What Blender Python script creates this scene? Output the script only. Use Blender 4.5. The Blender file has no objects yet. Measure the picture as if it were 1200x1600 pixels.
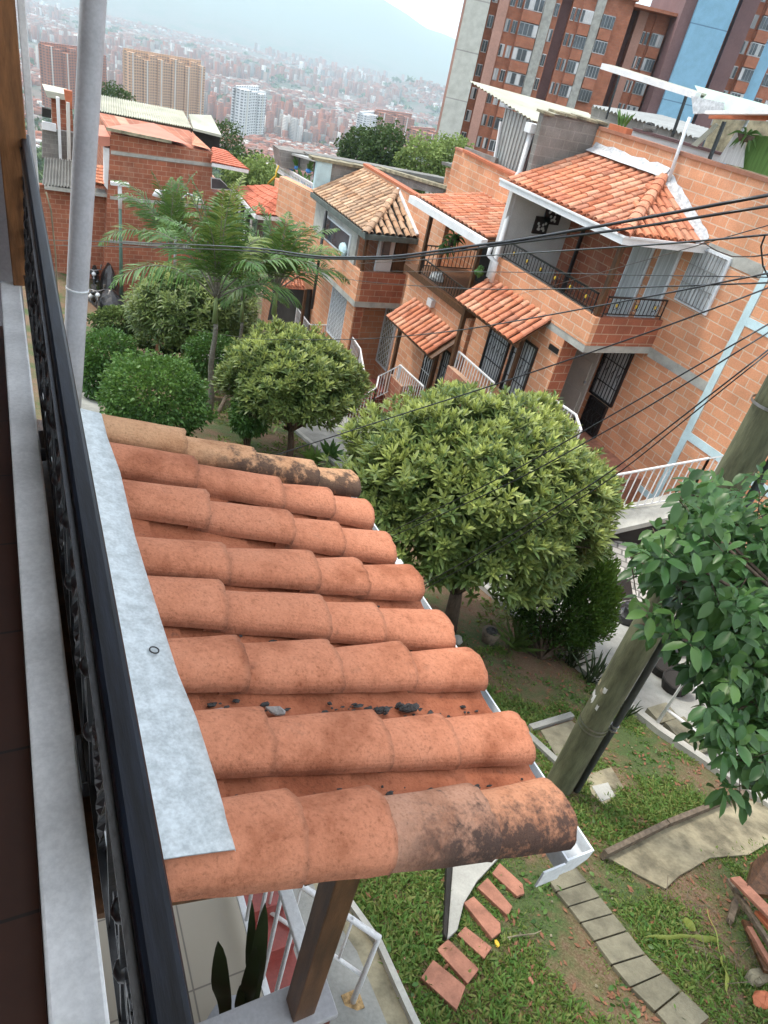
import bpy, math, random
import numpy as np
from mathutils import Vector, Matrix, noise as mnoise
rd = math.radians
random.seed(7); rng = np.random.default_rng(7)
S = bpy.context.scene
COL = S.collection
# ------------------------------------------------------------------ camera
YAW, PIT, ROL, FOC = rd(32.3), rd(33.8), rd(13.55), 1090.0
def _rot(y, p, r):
    cy, sy, cp, sp = math.cos(y), math.sin(y), math.cos(p), math.sin(p)
    f = np.array([sy*cp, cy*cp, -sp]); rt = np.array([cy, -sy, 0.0]); up = np.cross(rt, f)
    c, s = math.cos(r), math.sin(r)
    return c*rt+s*up, -s*rt+c*up, f
CR, CU, CF = _rot(YAW, PIT, ROL)
cam = bpy.data.cameras.new('camera'); camo = bpy.data.objects.new('camera', cam); COL.objects.link(camo)
cam.sensor_fit = 'HORIZONTAL'; cam.sensor_width = 36; cam.lens = 36*FOC/1200
cam.clip_start = 0.02; cam.clip_end = 60000
camo.matrix_world = Matrix([[CR[0], CU[0], -CF[0], 0], [CR[1], CU[1], -CF[1], 0], [CR[2], CU[2], -CF[2], 0], [0, 0, 0, 1]])
S.camera = camo
# ------------------------------------------------------------------ sky, sun, exposure
SUN_EL, SUN_AZ = rd(60), rd(-35)      # azimuth measured from +Y towards +X
W = bpy.data.worlds.new('World'); S.world = W; W.use_nodes = True
nt = W.node_tree; nt.nodes.clear()
out = nt.nodes.new('ShaderNodeOutputWorld'); bg = nt.nodes.new('ShaderNodeBackground')
sky = nt.nodes.new('ShaderNodeTexSky'); sky.sky_type = 'NISHITA'; sky.sun_disc = False
sky.sun_elevation = SUN_EL; sky.sun_rotation = SUN_AZ; sky.altitude = 1600; sky.dust_density = 3.0
tc = nt.nodes.new('ShaderNodeTexCoord'); mp = nt.nodes.new('ShaderNodeMapping'); mp.inputs['Scale'].default_value = (1, 1, 3.2)
nz = nt.nodes.new('ShaderNodeTexNoise'); nz.inputs['Scale'].default_value = 2.6; nz.inputs['Detail'].default_value = 7; nz.inputs['Roughness'].default_value = .55
cr = nt.nodes.new('ShaderNodeValToRGB'); cr.color_ramp.elements[0].position = .38; cr.color_ramp.elements[1].position = .56
mx = nt.nodes.new('ShaderNodeMix'); mx.data_type = 'RGBA'; mx.inputs[7].default_value = (9.5, 9.6, 9.7, 1)
L = nt.links.new
L(tc.outputs['Generated'], mp.inputs['Vector']); L(mp.outputs[0], nz.inputs['Vector']); L(nz.outputs['Fac'], cr.inputs[0])
L(cr.outputs[0], mx.inputs[0]); L(sky.outputs[0], mx.inputs[6]); L(mx.outputs[2], bg.inputs['Color']); L(bg.outputs[0], out.inputs['Surface'])
bg.inputs['Strength'].default_value = 0.15
sl = bpy.data.lights.new('sun', 'SUN'); slo = bpy.data.objects.new('sun', sl); COL.objects.link(slo)
sl.energy = 2.0; sl.angle = rd(12); sl.color = (1, .92, .80)
sd = Vector((math.sin(SUN_AZ)*math.cos(SUN_EL), math.cos(SUN_AZ)*math.cos(SUN_EL), math.sin(SUN_EL)))
slo.rotation_euler = sd.to_track_quat('Z', 'Y').to_euler()
S.view_settings.view_transform = 'Standard'; S.view_settings.look = 'None'; S.view_settings.exposure = 0.98; S.view_settings.gamma = 1
S.cycles.volume_bounces = 5; S.cycles.max_bounces = 8; S.cycles.diffuse_bounces = 3; S.cycles.transparent_max_bounces = 8
# ------------------------------------------------------------------ helpers
def ray(px, py): return CR*((px-600)/FOC) - CU*((py-800)/FOC) + CF
def onx(px, py, X): d = ray(px, py); return Vector(d*X/d[0])
def ony(px, py, Y): d = ray(px, py); return Vector(d*Y/d[1])
def onz(px, py, Z): d = ray(px, py); return Vector(d*Z/d[2])
def dep(px, py, D): return Vector(ray(px, py)*D)
def onroof(px, py, k=0.09):
    d = ray(px, py); return Vector(d*(-(1.4-k)/(d[2]+.32*d[0])))
def cl(v, a, b): return max(a, min(b, v))
def G(x, y): return -4.2-.2*cl(x, -10, 30)-.24*cl(y, -20, 31)
def gp(px, py, off=0.0):
    d = ray(px, py); t = -(4.2-off)/(d[2]+.2*d[0]+.24*d[1]); p = Vector(d*t)
    return p
def sm(t): t = cl(t, 0, 1); return t*t*(3-2*t)
class MB:
    def __init__(s): s.v = []; s.f = []; s.c = []
    def add(s, vs, fs):
        b = len(s.v); s.v += [tuple(v) for v in vs]; s.f += [tuple(b+i for i in f) for f in fs]; return s
    def box(s, x0, x1, y0, y1, z0, z1):
        return s.add([(x0,y0,z0),(x1,y0,z0),(x1,y1,z0),(x0,y1,z0),(x0,y0,z1),(x1,y0,z1),(x1,y1,z1),(x0,y1,z1)],
            [(0,3,2,1),(4,5,6,7),(0,1,5,4),(1,2,6,5),(2,3,7,6),(3,0,4,7)])
    def prism(s, pts, off):
        pts = [Vector(p) for p in pts]; off = Vector(off); n = len(pts)
        nr = Vector((0,0,0))
        for i in range(n): nr += pts[i].cross(pts[(i+1) % n])
        if nr.dot(off) > 0: pts = pts[::-1]
        return s.add(pts+[p+off for p in pts], [tuple(range(n)), tuple(range(2*n-1, n-1, -1))]+[(i, i+n, (i+1) % n+n, (i+1) % n) for i in range(n)])
    def bar(s, a, b, w, h, up=(0, 0, 1)):      # rectangular bar a->b
        a = Vector(a); b = Vector(b); d = (b-a).normalized(); up = Vector(up)
        if abs(d.dot(up)) > .98: up = Vector((1, 0, 0))
        sx = d.cross(up).normalized()*w/2; uz = sx.cross(d).normalized()*h/2
        q = [-sx-uz, sx-uz, sx+uz, -sx+uz]
        return s.add([a+k for k in q]+[b+k for k in q], [(0,1,2,3),(7,6,5,4),(0,4,5,1),(1,5,6,2),(2,6,7,3),(3,7,4,0)])
    def tube(s, pts, r, n=8, cap=True):
        pts = [Vector(p) for p in pts]; m = len(pts)
        rs = r if isinstance(r, (list, tuple)) else [r]*m
        vs = []; prev = None
        for i, p in enumerate(pts):
            d = (pts[min(i+1, m-1)]-pts[max(i-1, 0)]).normalized()
            if prev is None:
                a = Vector((0, 0, 1)) if abs(d.z) < .9 else Vector((1, 0, 0)); u = d.cross(a).normalized()
            else:
                u = (prev-d*prev.dot(d)); u = u.normalized() if u.length > 1e-6 else d.orthogonal().normalized()
            prev = u; w = d.cross(u)
            for k in range(n):
                t = 2*math.pi*k/n; vs.append(p+(u*math.cos(t)+w*math.sin(t))*rs[i])
        fs = [(i*n+k, i*n+(k+1) % n, (i+1)*n+(k+1) % n, (i+1)*n+k) for i in range(m-1) for k in range(n)]
        if cap: fs += [tuple(range(n-1, -1, -1)), tuple(range((m-1)*n, m*n))]
        return s.add(vs, fs)
    def ball(s, c, r, nu=10, nv=7, sc=(1, 1, 1), jit=0):
        c = Vector(c); vs = []
        for j in range(nv+1):
            th = math.pi*j/nv
            for i in range(nu):
                ph = 2*math.pi*i/nu; k = r*(1+random.uniform(-jit, jit))
                vs.append(c+Vector((math.sin(th)*math.cos(ph)*sc[0], math.sin(th)*math.sin(ph)*sc[1], math.cos(th)*sc[2]))*k)
        return s.add(vs, [(j*nu+i, (j+1)*nu+i, (j+1)*nu+(i+1) % nu, j*nu+(i+1) % nu) for j in range(nv) for i in range(nu)])
    def build(s, name, mat=None, parent=None, smooth=False, bevel=0):
        me = bpy.data.meshes.new(name); me.from_pydata(s.v, [], s.f); me.update()
        if mat: me.materials.append(mat)
        if smooth: me.polygons.foreach_set('use_smooth', [True]*len(me.polygons))
        return link(name, me, parent, bevel)
def link(name, me, parent=None, bevel=0):
    o = bpy.data.objects.new(name, me); COL.objects.link(o)
    if parent is not None:
        o.parent = parent; o.matrix_parent_inverse = Matrix.Translation(-parent.location)
    if bevel:
        b = o.modifiers.new('bevel', 'BEVEL'); b.width = bevel; b.segments = 2; b.limit_method = 'ANGLE'
    return o
def fmesh(name, V, F, mat, parent=None, smooth=False, attr=None):   # numpy mesh, all faces the same size
    me = bpy.data.meshes.new(name); V = np.asarray(V, dtype=np.float32); F = np.asarray(F, dtype=np.int32)
    k = F.shape[1]
    me.vertices.add(len(V)); me.vertices.foreach_set('co', V.ravel())
    me.loops.add(F.size); me.loops.foreach_set('vertex_index', F.ravel())
    me.polygons.add(len(F)); me.polygons.foreach_set('loop_start', np.arange(0, F.size, k, dtype=np.int32))
    try: me.polygons.foreach_set('loop_total', np.full(len(F), k, dtype=np.int32))
    except Exception: pass
    if smooth: me.polygons.foreach_set('use_smooth', np.ones(len(F), dtype=bool))
    if attr is not None:
        a = me.attributes.new('tint', 'FLOAT', 'POINT'); a.data.foreach_set('value', np.asarray(attr, dtype=np.float32))
    me.update(calc_edges=True); me.validate()
    me.materials.append(mat)
    return link(name, me, parent)
def tag(o, label=None, cat=None, group=None, kind=None):
    if label: o['label'] = label
    if cat: o['category'] = cat
    if group: o['group'] = group
    if kind: o['kind'] = kind
    return o
def thing(name, label, cat, loc=(0, 0, 0), group=None):
    o = bpy.data.objects.new(name, None); COL.objects.link(o); o.location = loc; o.empty_display_size = .1
    return tag(o, label, cat, group)
# ------------------------------------------------------------------ materials
def nodes(name):
    m = bpy.data.materials.new(name); m.use_nodes = True; t = m.node_tree; t.nodes.clear()
    o = t.nodes.new('ShaderNodeOutputMaterial'); b = t.nodes.new('ShaderNodeBsdfPrincipled'); t.links.new(b.outputs[0], o.inputs[0])
    return m, t, b
def N(t, ty, **kw):
    n = t.nodes.new(ty)
    for k, v in kw.items():
        if k in ('data_type', 'operation', 'blend_type', 'attribute_name', 'feature', 'mode', 'vector_type'): setattr(n, k, v)
        else: n.inputs[k].default_value = v
    return n
def rampn(t, src, stops):
    r = t.nodes.new('ShaderNodeValToRGB'); el = r.color_ramp.elements
    el[0].position, el[0].color = stops[0][0], (*stops[0][1], 1)
    el[1].position, el[1].color = stops[-1][0], (*stops[-1][1], 1)
    for p, c in stops[1:-1]: e = el.new(p); e.color = (*c, 1)
    t.links.new(src, r.inputs[0]); return r.outputs[0]
def mixc(t, fac, a, b, mode='MIX'):
    m = t.nodes.new('ShaderNodeMix'); m.data_type = 'RGBA'; m.blend_type = mode
    for s, v in ((m.inputs[0], fac), (m.inputs[6], a), (m.inputs[7], b)):
        if hasattr(v, 'is_linked') or isinstance(v, bpy.types.NodeSocket): t.links.new(v, s)
        elif isinstance(v, (int, float)): s.default_value = v
        else: s.default_value = (*v, 1)
    return m.outputs[2]
def mathn(t, op, a, b=0.0, clamp=False):
    m = t.nodes.new('ShaderNodeMath'); m.operation = op; m.use_clamp = clamp
    for s, v in ((m.inputs[0], a), (m.inputs[1], b)):
        if isinstance(v, bpy.types.NodeSocket): t.links.new(v, s)
        else: s.default_value = v
    return m.outputs[0]
def pos(t): return t.nodes.new('ShaderNodeNewGeometry').outputs['Position']
def noise(t, vec, scale, det=4, rough=.6):
    n = N(t, 'ShaderNodeTexNoise', Scale=scale, Detail=det, Roughness=rough); t.links.new(vec, n.inputs['Vector']); return n.outputs['Fac']
def bump(t, b, h, strength=.3, dist=.01):
    n = N(t, 'ShaderNodeBump', Strength=strength, Distance=dist); t.links.new(h, n.inputs['Height']); t.links.new(n.outputs[0], b.inputs['Normal'])
def plain(name, c, rough=.7, var=.25, scale=6, metal=0, bm=.15, fine=60, spec=.4, stretch=None):
    m, t, b = nodes(name); p = pos(t)
    if stretch:
        mpn = N(t, 'ShaderNodeMapping', Scale=stretch); t.links.new(p, mpn.inputs['Vector']); p = mpn.outputs[0]
    n1 = noise(t, p, scale, 5); n2 = noise(t, p, fine, 3)
    a = tuple(x*(1-var) for x in c); d = tuple(min(1, x*(1+var)) for x in c)
    col = rampn(t, n1, [(.36, a), (.64, d)])
    col2 = mixc(t, .22, col, rampn(t, n2, [(.35, tuple(x*.6 for x in c)), (.65, tuple(min(1, x*1.25) for x in c))]))
    t.links.new(col2, b.inputs['Base Color']); b.inputs['Roughness'].default_value = rough; b.inputs['Metallic'].default_value = metal
    b.inputs['Specular IOR Level'].default_value = spec
    bump(t, b, n2, bm, .01)
    return m
def brick(name, c1, c2, mortar, bw=.4, bh=.2, ms=.012, dirt=.35, paint=None):
    m, t, b = nodes(name); g = t.nodes.new('ShaderNodeNewGeometry')
    sp = t.nodes.new('ShaderNodeSeparateXYZ'); t.links.new(g.outputs['Position'], sp.inputs[0])
    sn = t.nodes.new('ShaderNodeSeparateXYZ'); t.links.new(g.outputs['True Normal'], sn.inputs[0])
    f = mathn(t, 'GREATER_THAN', mathn(t, 'ABSOLUTE', sn.outputs[0]), .6)
    u = mathn(t, 'ADD', mathn(t, 'MULTIPLY', sp.outputs[1], f), mathn(t, 'MULTIPLY', sp.outputs[0], mathn(t, 'SUBTRACT', 1.0, f)))
    cb = t.nodes.new('ShaderNodeCombineXYZ'); t.links.new(u, cb.inputs[0]); t.links.new(sp.outputs[2], cb.inputs[1])
    bt = N(t, 'ShaderNodeTexBrick', Scale=1.0)
    bt.inputs['Brick Width'].default_value = bw; bt.inputs['Row Height'].default_value = bh; bt.inputs['Mortar Size'].default_value = ms
    bt.inputs['Mortar Smooth'].default_value = .2; bt.inputs['Color1'].default_value = (*c1, 1); bt.inputs['Color2'].default_value = (*c2, 1); bt.inputs['Mortar'].default_value = (*mortar, 1)
    t.links.new(cb.outputs[0], bt.inputs['Vector'])
    n1 = noise(t, g.outputs['Position'], 1.3, 6); n2 = noise(t, g.outputs['Position'], 35, 3)
    dk = rampn(t, n1, [(.32, (1-dirt, 1-dirt, 1-dirt*1.05)), (.62, (1, 1, 1))])
    c = mixc(t, 1.0, bt.outputs['Color'], dk, 'MULTIPLY')
    n4 = noise(t, g.outputs['Position'], .55, 8, .7)
    c = mixc(t, mathn(t, 'MULTIPLY', rampn(t, n4, [(.54, (0, 0, 0)), (.72, (1, 1, 1))]), .32), c, tuple(min(1, x*1.25+.05) for x in mortar))
    c = mixc(t, .35, c, mixc(t, 1.0, c, rampn(t, n2, [(.3, (.6, .6, .6)), (.7, (1.35, 1.3, 1.25))]), 'MULTIPLY'))
    t.links.new(c, b.inputs['Base Color']); b.inputs['Roughness'].default_value = .85
    h = mathn(t, 'SUBTRACT', mathn(t, 'MULTIPLY', n2, .25), bt.outputs['Fac'])
    bump(t, b, h, .6, .01)
    return m
def tilemat(name, cols, dirt=0.25, stain=None, sc=1.0):
    m, t, b = nodes(name); g = t.nodes.new('ShaderNodeNewGeometry'); p = g.outputs['Position']
    stops = [(i/(len(cols)-1), c) for i, c in enumerate(cols)]
    base = rampn(t, g.outputs['Random Per Island'], stops)
    n1 = noise(t, p, 5*sc, 6, .65); n2 = noise(t, p, 45*sc, 5, .7); n3 = noise(t, p, 14*sc, 6, .75)
    c = mixc(t, 1.0, base, rampn(t, n1, [(.34, (.68, .6, .55)), (.5, (1, 1, 1)), (.66, (1.05, 1.10, 1.14))]), 'MULTIPLY')
    c = mixc(t, 1.0, c, rampn(t, n2, [(.27, (.62, .56, .52)), (.40, (.93, .92, .91)), (.70, (1.08, 1.09, 1.10))]), 'MULTIPLY')
    n6 = noise(t, p, 110*sc, 3, .6)
    c = mixc(t, 1.0, c, rampn(t, n6, [(.30, (.72, .70, .68)), (.45, (1, 1, 1)), (.70, (1.07, 1.08, 1.09))]), 'MULTIPLY')
    c = mixc(t, mathn(t, 'MULTIPLY', rampn(t, n3, [(.60, (0, 0, 0)), (.78, (1, 1, 1))]), dirt), c, (.06, .05, .045))
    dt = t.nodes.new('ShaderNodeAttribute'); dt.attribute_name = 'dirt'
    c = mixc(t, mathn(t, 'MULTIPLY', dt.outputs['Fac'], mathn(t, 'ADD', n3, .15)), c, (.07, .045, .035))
    if stain:
        c = mixc(t, stain(t, p, n3, n2), c, (.035, .026, .024))
    t.links.new(c, b.inputs['Base Color']); b.inputs['Roughness'].default_value = .88; b.inputs['Specular IOR Level'].default_value = .25
    n5 = noise(t, p, 160*sc, 3, .6)
    bump(t, b, mathn(t, 'ADD', mathn(t, 'ADD', n2, n3), mathn(t, 'MULTIPLY', n5, .5)), .55, .007)
    return m
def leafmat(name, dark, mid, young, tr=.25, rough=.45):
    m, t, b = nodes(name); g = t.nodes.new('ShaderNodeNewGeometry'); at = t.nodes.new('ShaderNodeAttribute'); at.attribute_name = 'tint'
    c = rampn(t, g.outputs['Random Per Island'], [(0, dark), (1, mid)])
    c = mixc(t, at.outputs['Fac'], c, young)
    t.links.new(c, b.inputs['Base Color']); b.inputs['Roughness'].default_value = rough; b.inputs['Specular IOR Level'].default_value = .35
    tl = t.nodes.new('ShaderNodeBsdfTranslucent'); t.links.new(mixc(t, .5, c, young), tl.inputs[0])
    ms = t.nodes.new('ShaderNodeMixShader'); ms.inputs[0].default_value = tr
    t.links.new(b.outputs[0], ms.inputs[1]); t.links.new(tl.outputs[0], ms.inputs[2])
    t.links.new(ms.outputs[0], t.nodes['Material Output'].inputs[0])
    return m
M = {}
M['brick'] = brick('orange_block', (.69, .335, .185), (.58, .26, .14), (.64, .48, .36), dirt=.22)
M['brick_red_and_shaded'] = brick('red_and_shaded_block', (.40, .135, .072), (.31, .10, .056), (.46, .29, .20), bw=.4, bh=.2, dirt=.35)  # real red brick, also orange brick with shade put into its colour
M['brick_tower'] = brick('tower_brick', (.42, .16, .09), (.36, .135, .08), (.36, .17, .11), bw=.5, bh=.25, ms=.02, dirt=.25)
M['block_grey'] = brick('grey_block', (.26, .25, .235), (.21, .20, .19), (.30, .29, .27), dirt=.4)
M['concrete'] = plain('concrete', (.36, .36, .33), .9, .25, 2.5)
M['concrete_pale'] = brick('pale_concrete', (.56, .57, .52), (.52, .53, .49), (.36, .35, .33), bw=60, bh=4.9, ms=.07, dirt=.2)
M['concrete_path'] = plain('path_concrete', (.27, .275, .255), .9, .3, 1.6, bm=.3, fine=45)
M['slab'] = plain('paving_concrete', (.165, .155, .11), .92, .35, 5, bm=.4, fine=70)
M['slab_yel'] = plain('weathered_concrete', (.24, .215, .145), .92, .55, 3.6, bm=.4, fine=40)
M['brick_paver'] = plain('clay_paver', (.33, .15, .10), .85, .3, 8, bm=.3)
M['white'] = plain('white_paint', (.70, .71, .72), .5, .10, 2.5)
M['white_wall'] = plain('white_wall', (.56, .56, .56), .8, .1, 1.2)
M['ledge'] = plain('ledge_paint', (.80, .81, .82), .45, .14, 5, fine=90, bm=.06)
M['pvc'] = plain('pvc', (.42, .43, .46), .35, .12, 4, bm=.03)
M['ltblue'] = plain('pale_blue_paint', (.50, .66, .70), .7, .12, 4)
M['blue'] = brick('blue_panel', (.23, .44, .60), (.21, .41, .57), (.12, .23, .34), bw=60, bh=7.3, ms=.06, dirt=.15)
M['purple'] = plain('plum_render', (.17, .10, .10), .85, .15, .3, fine=5)
M['pink'] = plain('dusty_pink_render', (.42, .24, .19), .85, .12, .3, fine=5)
M['black'] = plain('black_iron', (.012, .013, .015), .28, .3, 20, spec=.6, bm=.1)
M['rail'] = plain('black_varnish', (.005, .007, .012), .40, .8, 9, spec=.22, bm=.05, fine=60, stretch=(8, .7, 8))
M['wood'] = plain('varnished_wood', (.085, .04, .018), .45, .55, 5, bm=.2, stretch=(6, 6, .8))
M['wood_post'] = plain('balcony_post_wood', (.20, .085, .03), .42, .45, 6, bm=.15, stretch=(5, 5, .7))
M['wood_old'] = plain('old_timber', (.14, .11, .08), .9, .4, 6, bm=.4, stretch=(3, 3, 3))
M['pole_wood'] = plain('treated_pole', (.115, .12, .07), .85, .45, 4, bm=.6, fine=30, stretch=(3, 3, .6))
M['zinc'] = plain('galvanised_sheet', (.46, .50, .515), .42, .20, 30, metal=.25, fine=120, bm=.06)
M['gutter'] = plain('gutter_paint', (.66, .70, .73), .4, .1, 6)
M['sheet'] = plain('cream_roof_sheet', (.44, .44, .36), .7, .22, .8)
M['sheet_dark'] = plain('weathered_roof_sheet', (.16, .16, .15), .8, .3, 1)
M['corr'] = plain('corrugated_grey', (.36, .37, .36), .6, .14, 1.5, metal=.2)
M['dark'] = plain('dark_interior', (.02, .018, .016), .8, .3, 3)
M['glass'] = plain('window_glass', (.06, .07, .08), .15, .5, .8, spec=.7, bm=0)
M['curtain'] = plain('curtain', (.42, .44, .45), .8, .35, 3, bm=.1, stretch=(7, 7, .25))
M['grey_door'] = plain('grey_door', (.66, .64, .58), .55, .08, 2)
M['tile_floor'] = plain('porch_floor_tile', (.40, .36, .29), .45, .08, 2, fine=20, bm=.02)
M['red_step'] = plain('red_step_tile', (.27, .06, .05), .4, .2, 5)
M['asphalt'] = plain('asphalt', (.075, .075, .075), .9, .3, 1, fine=30)
M['plastic_black'] = plain('black_plastic', (.012, .012, .013), .32, .5, 12, spec=.6, bm=.5, fine=18)
M['chrome'] = plain('steel', (.35, .35, .36), .3, .2, 8, metal=.8)
M['rubber'] = plain('rubber', (.015, .015, .015), .8, .2, 8)
M['blue_plastic'] = plain('blue_plastic', (.05, .22, .55), .35, .15, 8)
M['terracotta'] = plain('terracotta', (.42, .13, .06), .7, .15, 8)
M['bark'] = plain('bark', (.085, .06, .042), .9, .4, 10, bm=.6, fine=40, stretch=(2, 2, .6))
M['bark_grey'] = plain('palm_bark', (.17, .16, .13), .9, .3, 8, bm=.5, stretch=(1, 1, 3))
M['yellow'] = plain('yellow_paint', (.62, .42, .04), .5, .2, 8)
M['cloth_green'] = plain('green_cloth', (.10, .20, .05), .9, .3, 3, stretch=(5, 5, .4))
M['cloth_white'] = plain('white_cloth', (.55, .56, .55), .9, .2, 4, stretch=(6, 6, .5))
M['foil'] = plain('silver_flashing', (.50, .52, .54), .45, .25, 14, metal=.2, bm=.6, fine=25)
M['mortar'] = plain('broken_mortar', (.30, .29, .28), .95, .4, 20, bm=.6)
M['debris'] = plain('black_debris', (.05, .05, .05), .9, .5, 30, bm=.8)
M['fern'] = leafmat('frond_green', (.030, .075, .018), (.06, .12, .03), (.20, .22, .05))
M['palm'] = leafmat('palm_green', (.035, .10, .022), (.085, .19, .042), (.26, .30, .07), .20)
M['loquat'] = leafmat('loquat_leaf', (.032, .070, .020), (.088, .155, .042), (.46, .52, .15), .26, .42)
M['bush'] = leafmat('bush_leaf', (.028, .085, .018), (.065, .16, .035), (.16, .27, .05), .25)
M['ficus'] = leafmat('broad_leaf', (.018, .062, .020), (.045, .125, .036), (.12, .23, .055), .26, .36)
M['lighttree'] = leafmat('light_tree', (.06, .11, .03), (.13, .20, .05), (.26, .34, .10), .25, .7)
M['thuja'] = leafmat('thuja_leaf', (.02, .055, .01), (.05, .11, .015), (.13, .22, .03), .2, .6)
M['fartree'] = leafmat('far_tree', (.022, .052, .016), (.05, .10, .026), (.14, .20, .05), .15, .7)
M['snake'] = leafmat('snake_leaf', (.010, .022, .010), (.022, .042, .018), (.09, .11, .04), .05, .35)
M['grass'] = leafmat('grass_blade', (.05, .13, .02), (.11, .24, .04), (.26, .26, .08), .35, .6)
M['dryleaf'] = plain('dry_leaf', (.20, .09, .05), .85, .3, 15)
def nearstain(t, p, n3, n2):
    sp = t.nodes.new('ShaderNodeSeparateXYZ'); t.links.new(p, sp.inputs[0])
    a = mathn(t, 'MULTIPLY', mathn(t, 'SUBTRACT', .765, sp.outputs[1]), 8.0)      # lower flank of the end row
    a = mathn(t, 'ADD', a, mathn(t, 'MULTIPLY', mathn(t, 'SUBTRACT', n3, .5), 3.6))
    a = mathn(t, 'ADD', a, mathn(t, 'MULTIPLY', mathn(t, 'SUBTRACT', n2, .5), 2.4), True)
    a = mathn(t, 'MULTIPLY', a, mathn(t, 'MULTIPLY', mathn(t, 'SUBTRACT', sp.outputs[0], .60), 4.0, True))
    return mathn(t, 'MULTIPLY', a, .9)
def farstain(t, p, n3, n2):
    sp = t.nodes.new('ShaderNodeSeparateXYZ'); t.links.new(p, sp.inputs[0])
    a = mathn(t, 'MULTIPLY', mathn(t, 'SUBTRACT', 2.50, sp.outputs[1]), 14.0)
    a = mathn(t, 'ADD', a, mathn(t, 'MULTIPLY', mathn(t, 'SUBTRACT', n3, .5), 7.0), True)
    a = mathn(t, 'MULTIPLY', a, mathn(t, 'MULTIPLY', mathn(t, 'SUBTRACT', sp.outputs[0], .58), 5.0, True))
    return mathn(t, 'MULTIPLY', a, .85)
TC = [(.45, .145, .068), (.52, .185, .09), (.40, .14, .075), (.50, .235, .15), (.53, .175, .08), (.45, .19, .125), (.49, .165, .078)]
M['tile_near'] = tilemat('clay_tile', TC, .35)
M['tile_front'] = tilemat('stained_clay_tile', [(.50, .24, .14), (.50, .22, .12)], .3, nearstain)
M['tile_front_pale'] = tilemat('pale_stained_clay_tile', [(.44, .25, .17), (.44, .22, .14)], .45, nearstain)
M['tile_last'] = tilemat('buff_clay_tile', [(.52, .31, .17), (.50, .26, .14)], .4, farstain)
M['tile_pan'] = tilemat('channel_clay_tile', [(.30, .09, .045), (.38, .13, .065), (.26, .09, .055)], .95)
M['tile_far'] = tilemat('orange_roof_tile', [(.46, .16, .085), (.62, .25, .14), (.52, .20, .12), (.64, .34, .22), (.40, .17, .11)], .45, sc=.6)
M['tile_tan'] = tilemat('tan_roof_tile', [(.42, .24, .14), (.55, .36, .23), (.33, .22, .15), (.60, .42, .28)], .6, sc=.6)
M['tile_red'] = tilemat('red_roof_tile', [(.50, .15, .09), (.56, .19, .12)], .1, sc=.6)
# ------------------------------------------------------------------ terrain: one sheet from the lawn to the mountains
RT = [(45, -13.5), (75, -22), (130, -45), (220, -70), (420, -112), (1000, -188), (1500, -235), (2500, -275), (6500, -300)]
def az_el(px, py):
    d = ray(px, py); return math.degrees(math.atan2(d[0], d[1])), d[2]/math.hypot(d[0], d[1])
RID = [(-180, .03), (-60, .075)]+[az_el(*q) for q in ((0, -210), (150, -150), (300, -95), (450, -45), (590, -8), (635, 18), (668, 42), (712, 62), (760, 82), (900, 115), (1150, 150))]+[(110, .015), (180, .03)]
def interp(tb, x):
    if x <= tb[0][0]: return tb[0][1]
    for (a, b), (c, d) in zip(tb, tb[1:]):
        if x <= c: return b+(d-b)*(x-a)/(c-a)
    return tb[-1][1]
HILL = az_el(668, 108)[0]
def H(x, y):
    r = math.hypot(x, y); g = G(x, y)
    if r <= 42: return g
    if r < 60: k = sm((r-42)/18)
    else: k = 1
    f = interp(RT, r)
    if r > 250:
        f += 14*mnoise.noise((x/420, y/420, 0))+5*mnoise.noise((x/130, y/130, 3))*min(1, r/900)
    if r > 6300:
        a = math.degrees(math.atan2(x, y)); el = interp(RID, a); top = el*9500+28*mnoise.noise((a/3.0, 0, 5))
        top -= 190*abs(mnoise.noise((x/1500, y/1500, 8)))*(1 if r < 9000 else .4)
        f += (top-f)*sm((r-6500)/2900)
        if r > 9800: f -= (r-9800)*.08
    if 3700 < r < 5600:
        a = math.degrees(math.atan2(x, y)); f += 105*math.exp(-((a-HILL)/3.0)**2-((r-4600)/420)**2)
    return g*(1-k)+f*k
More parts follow.
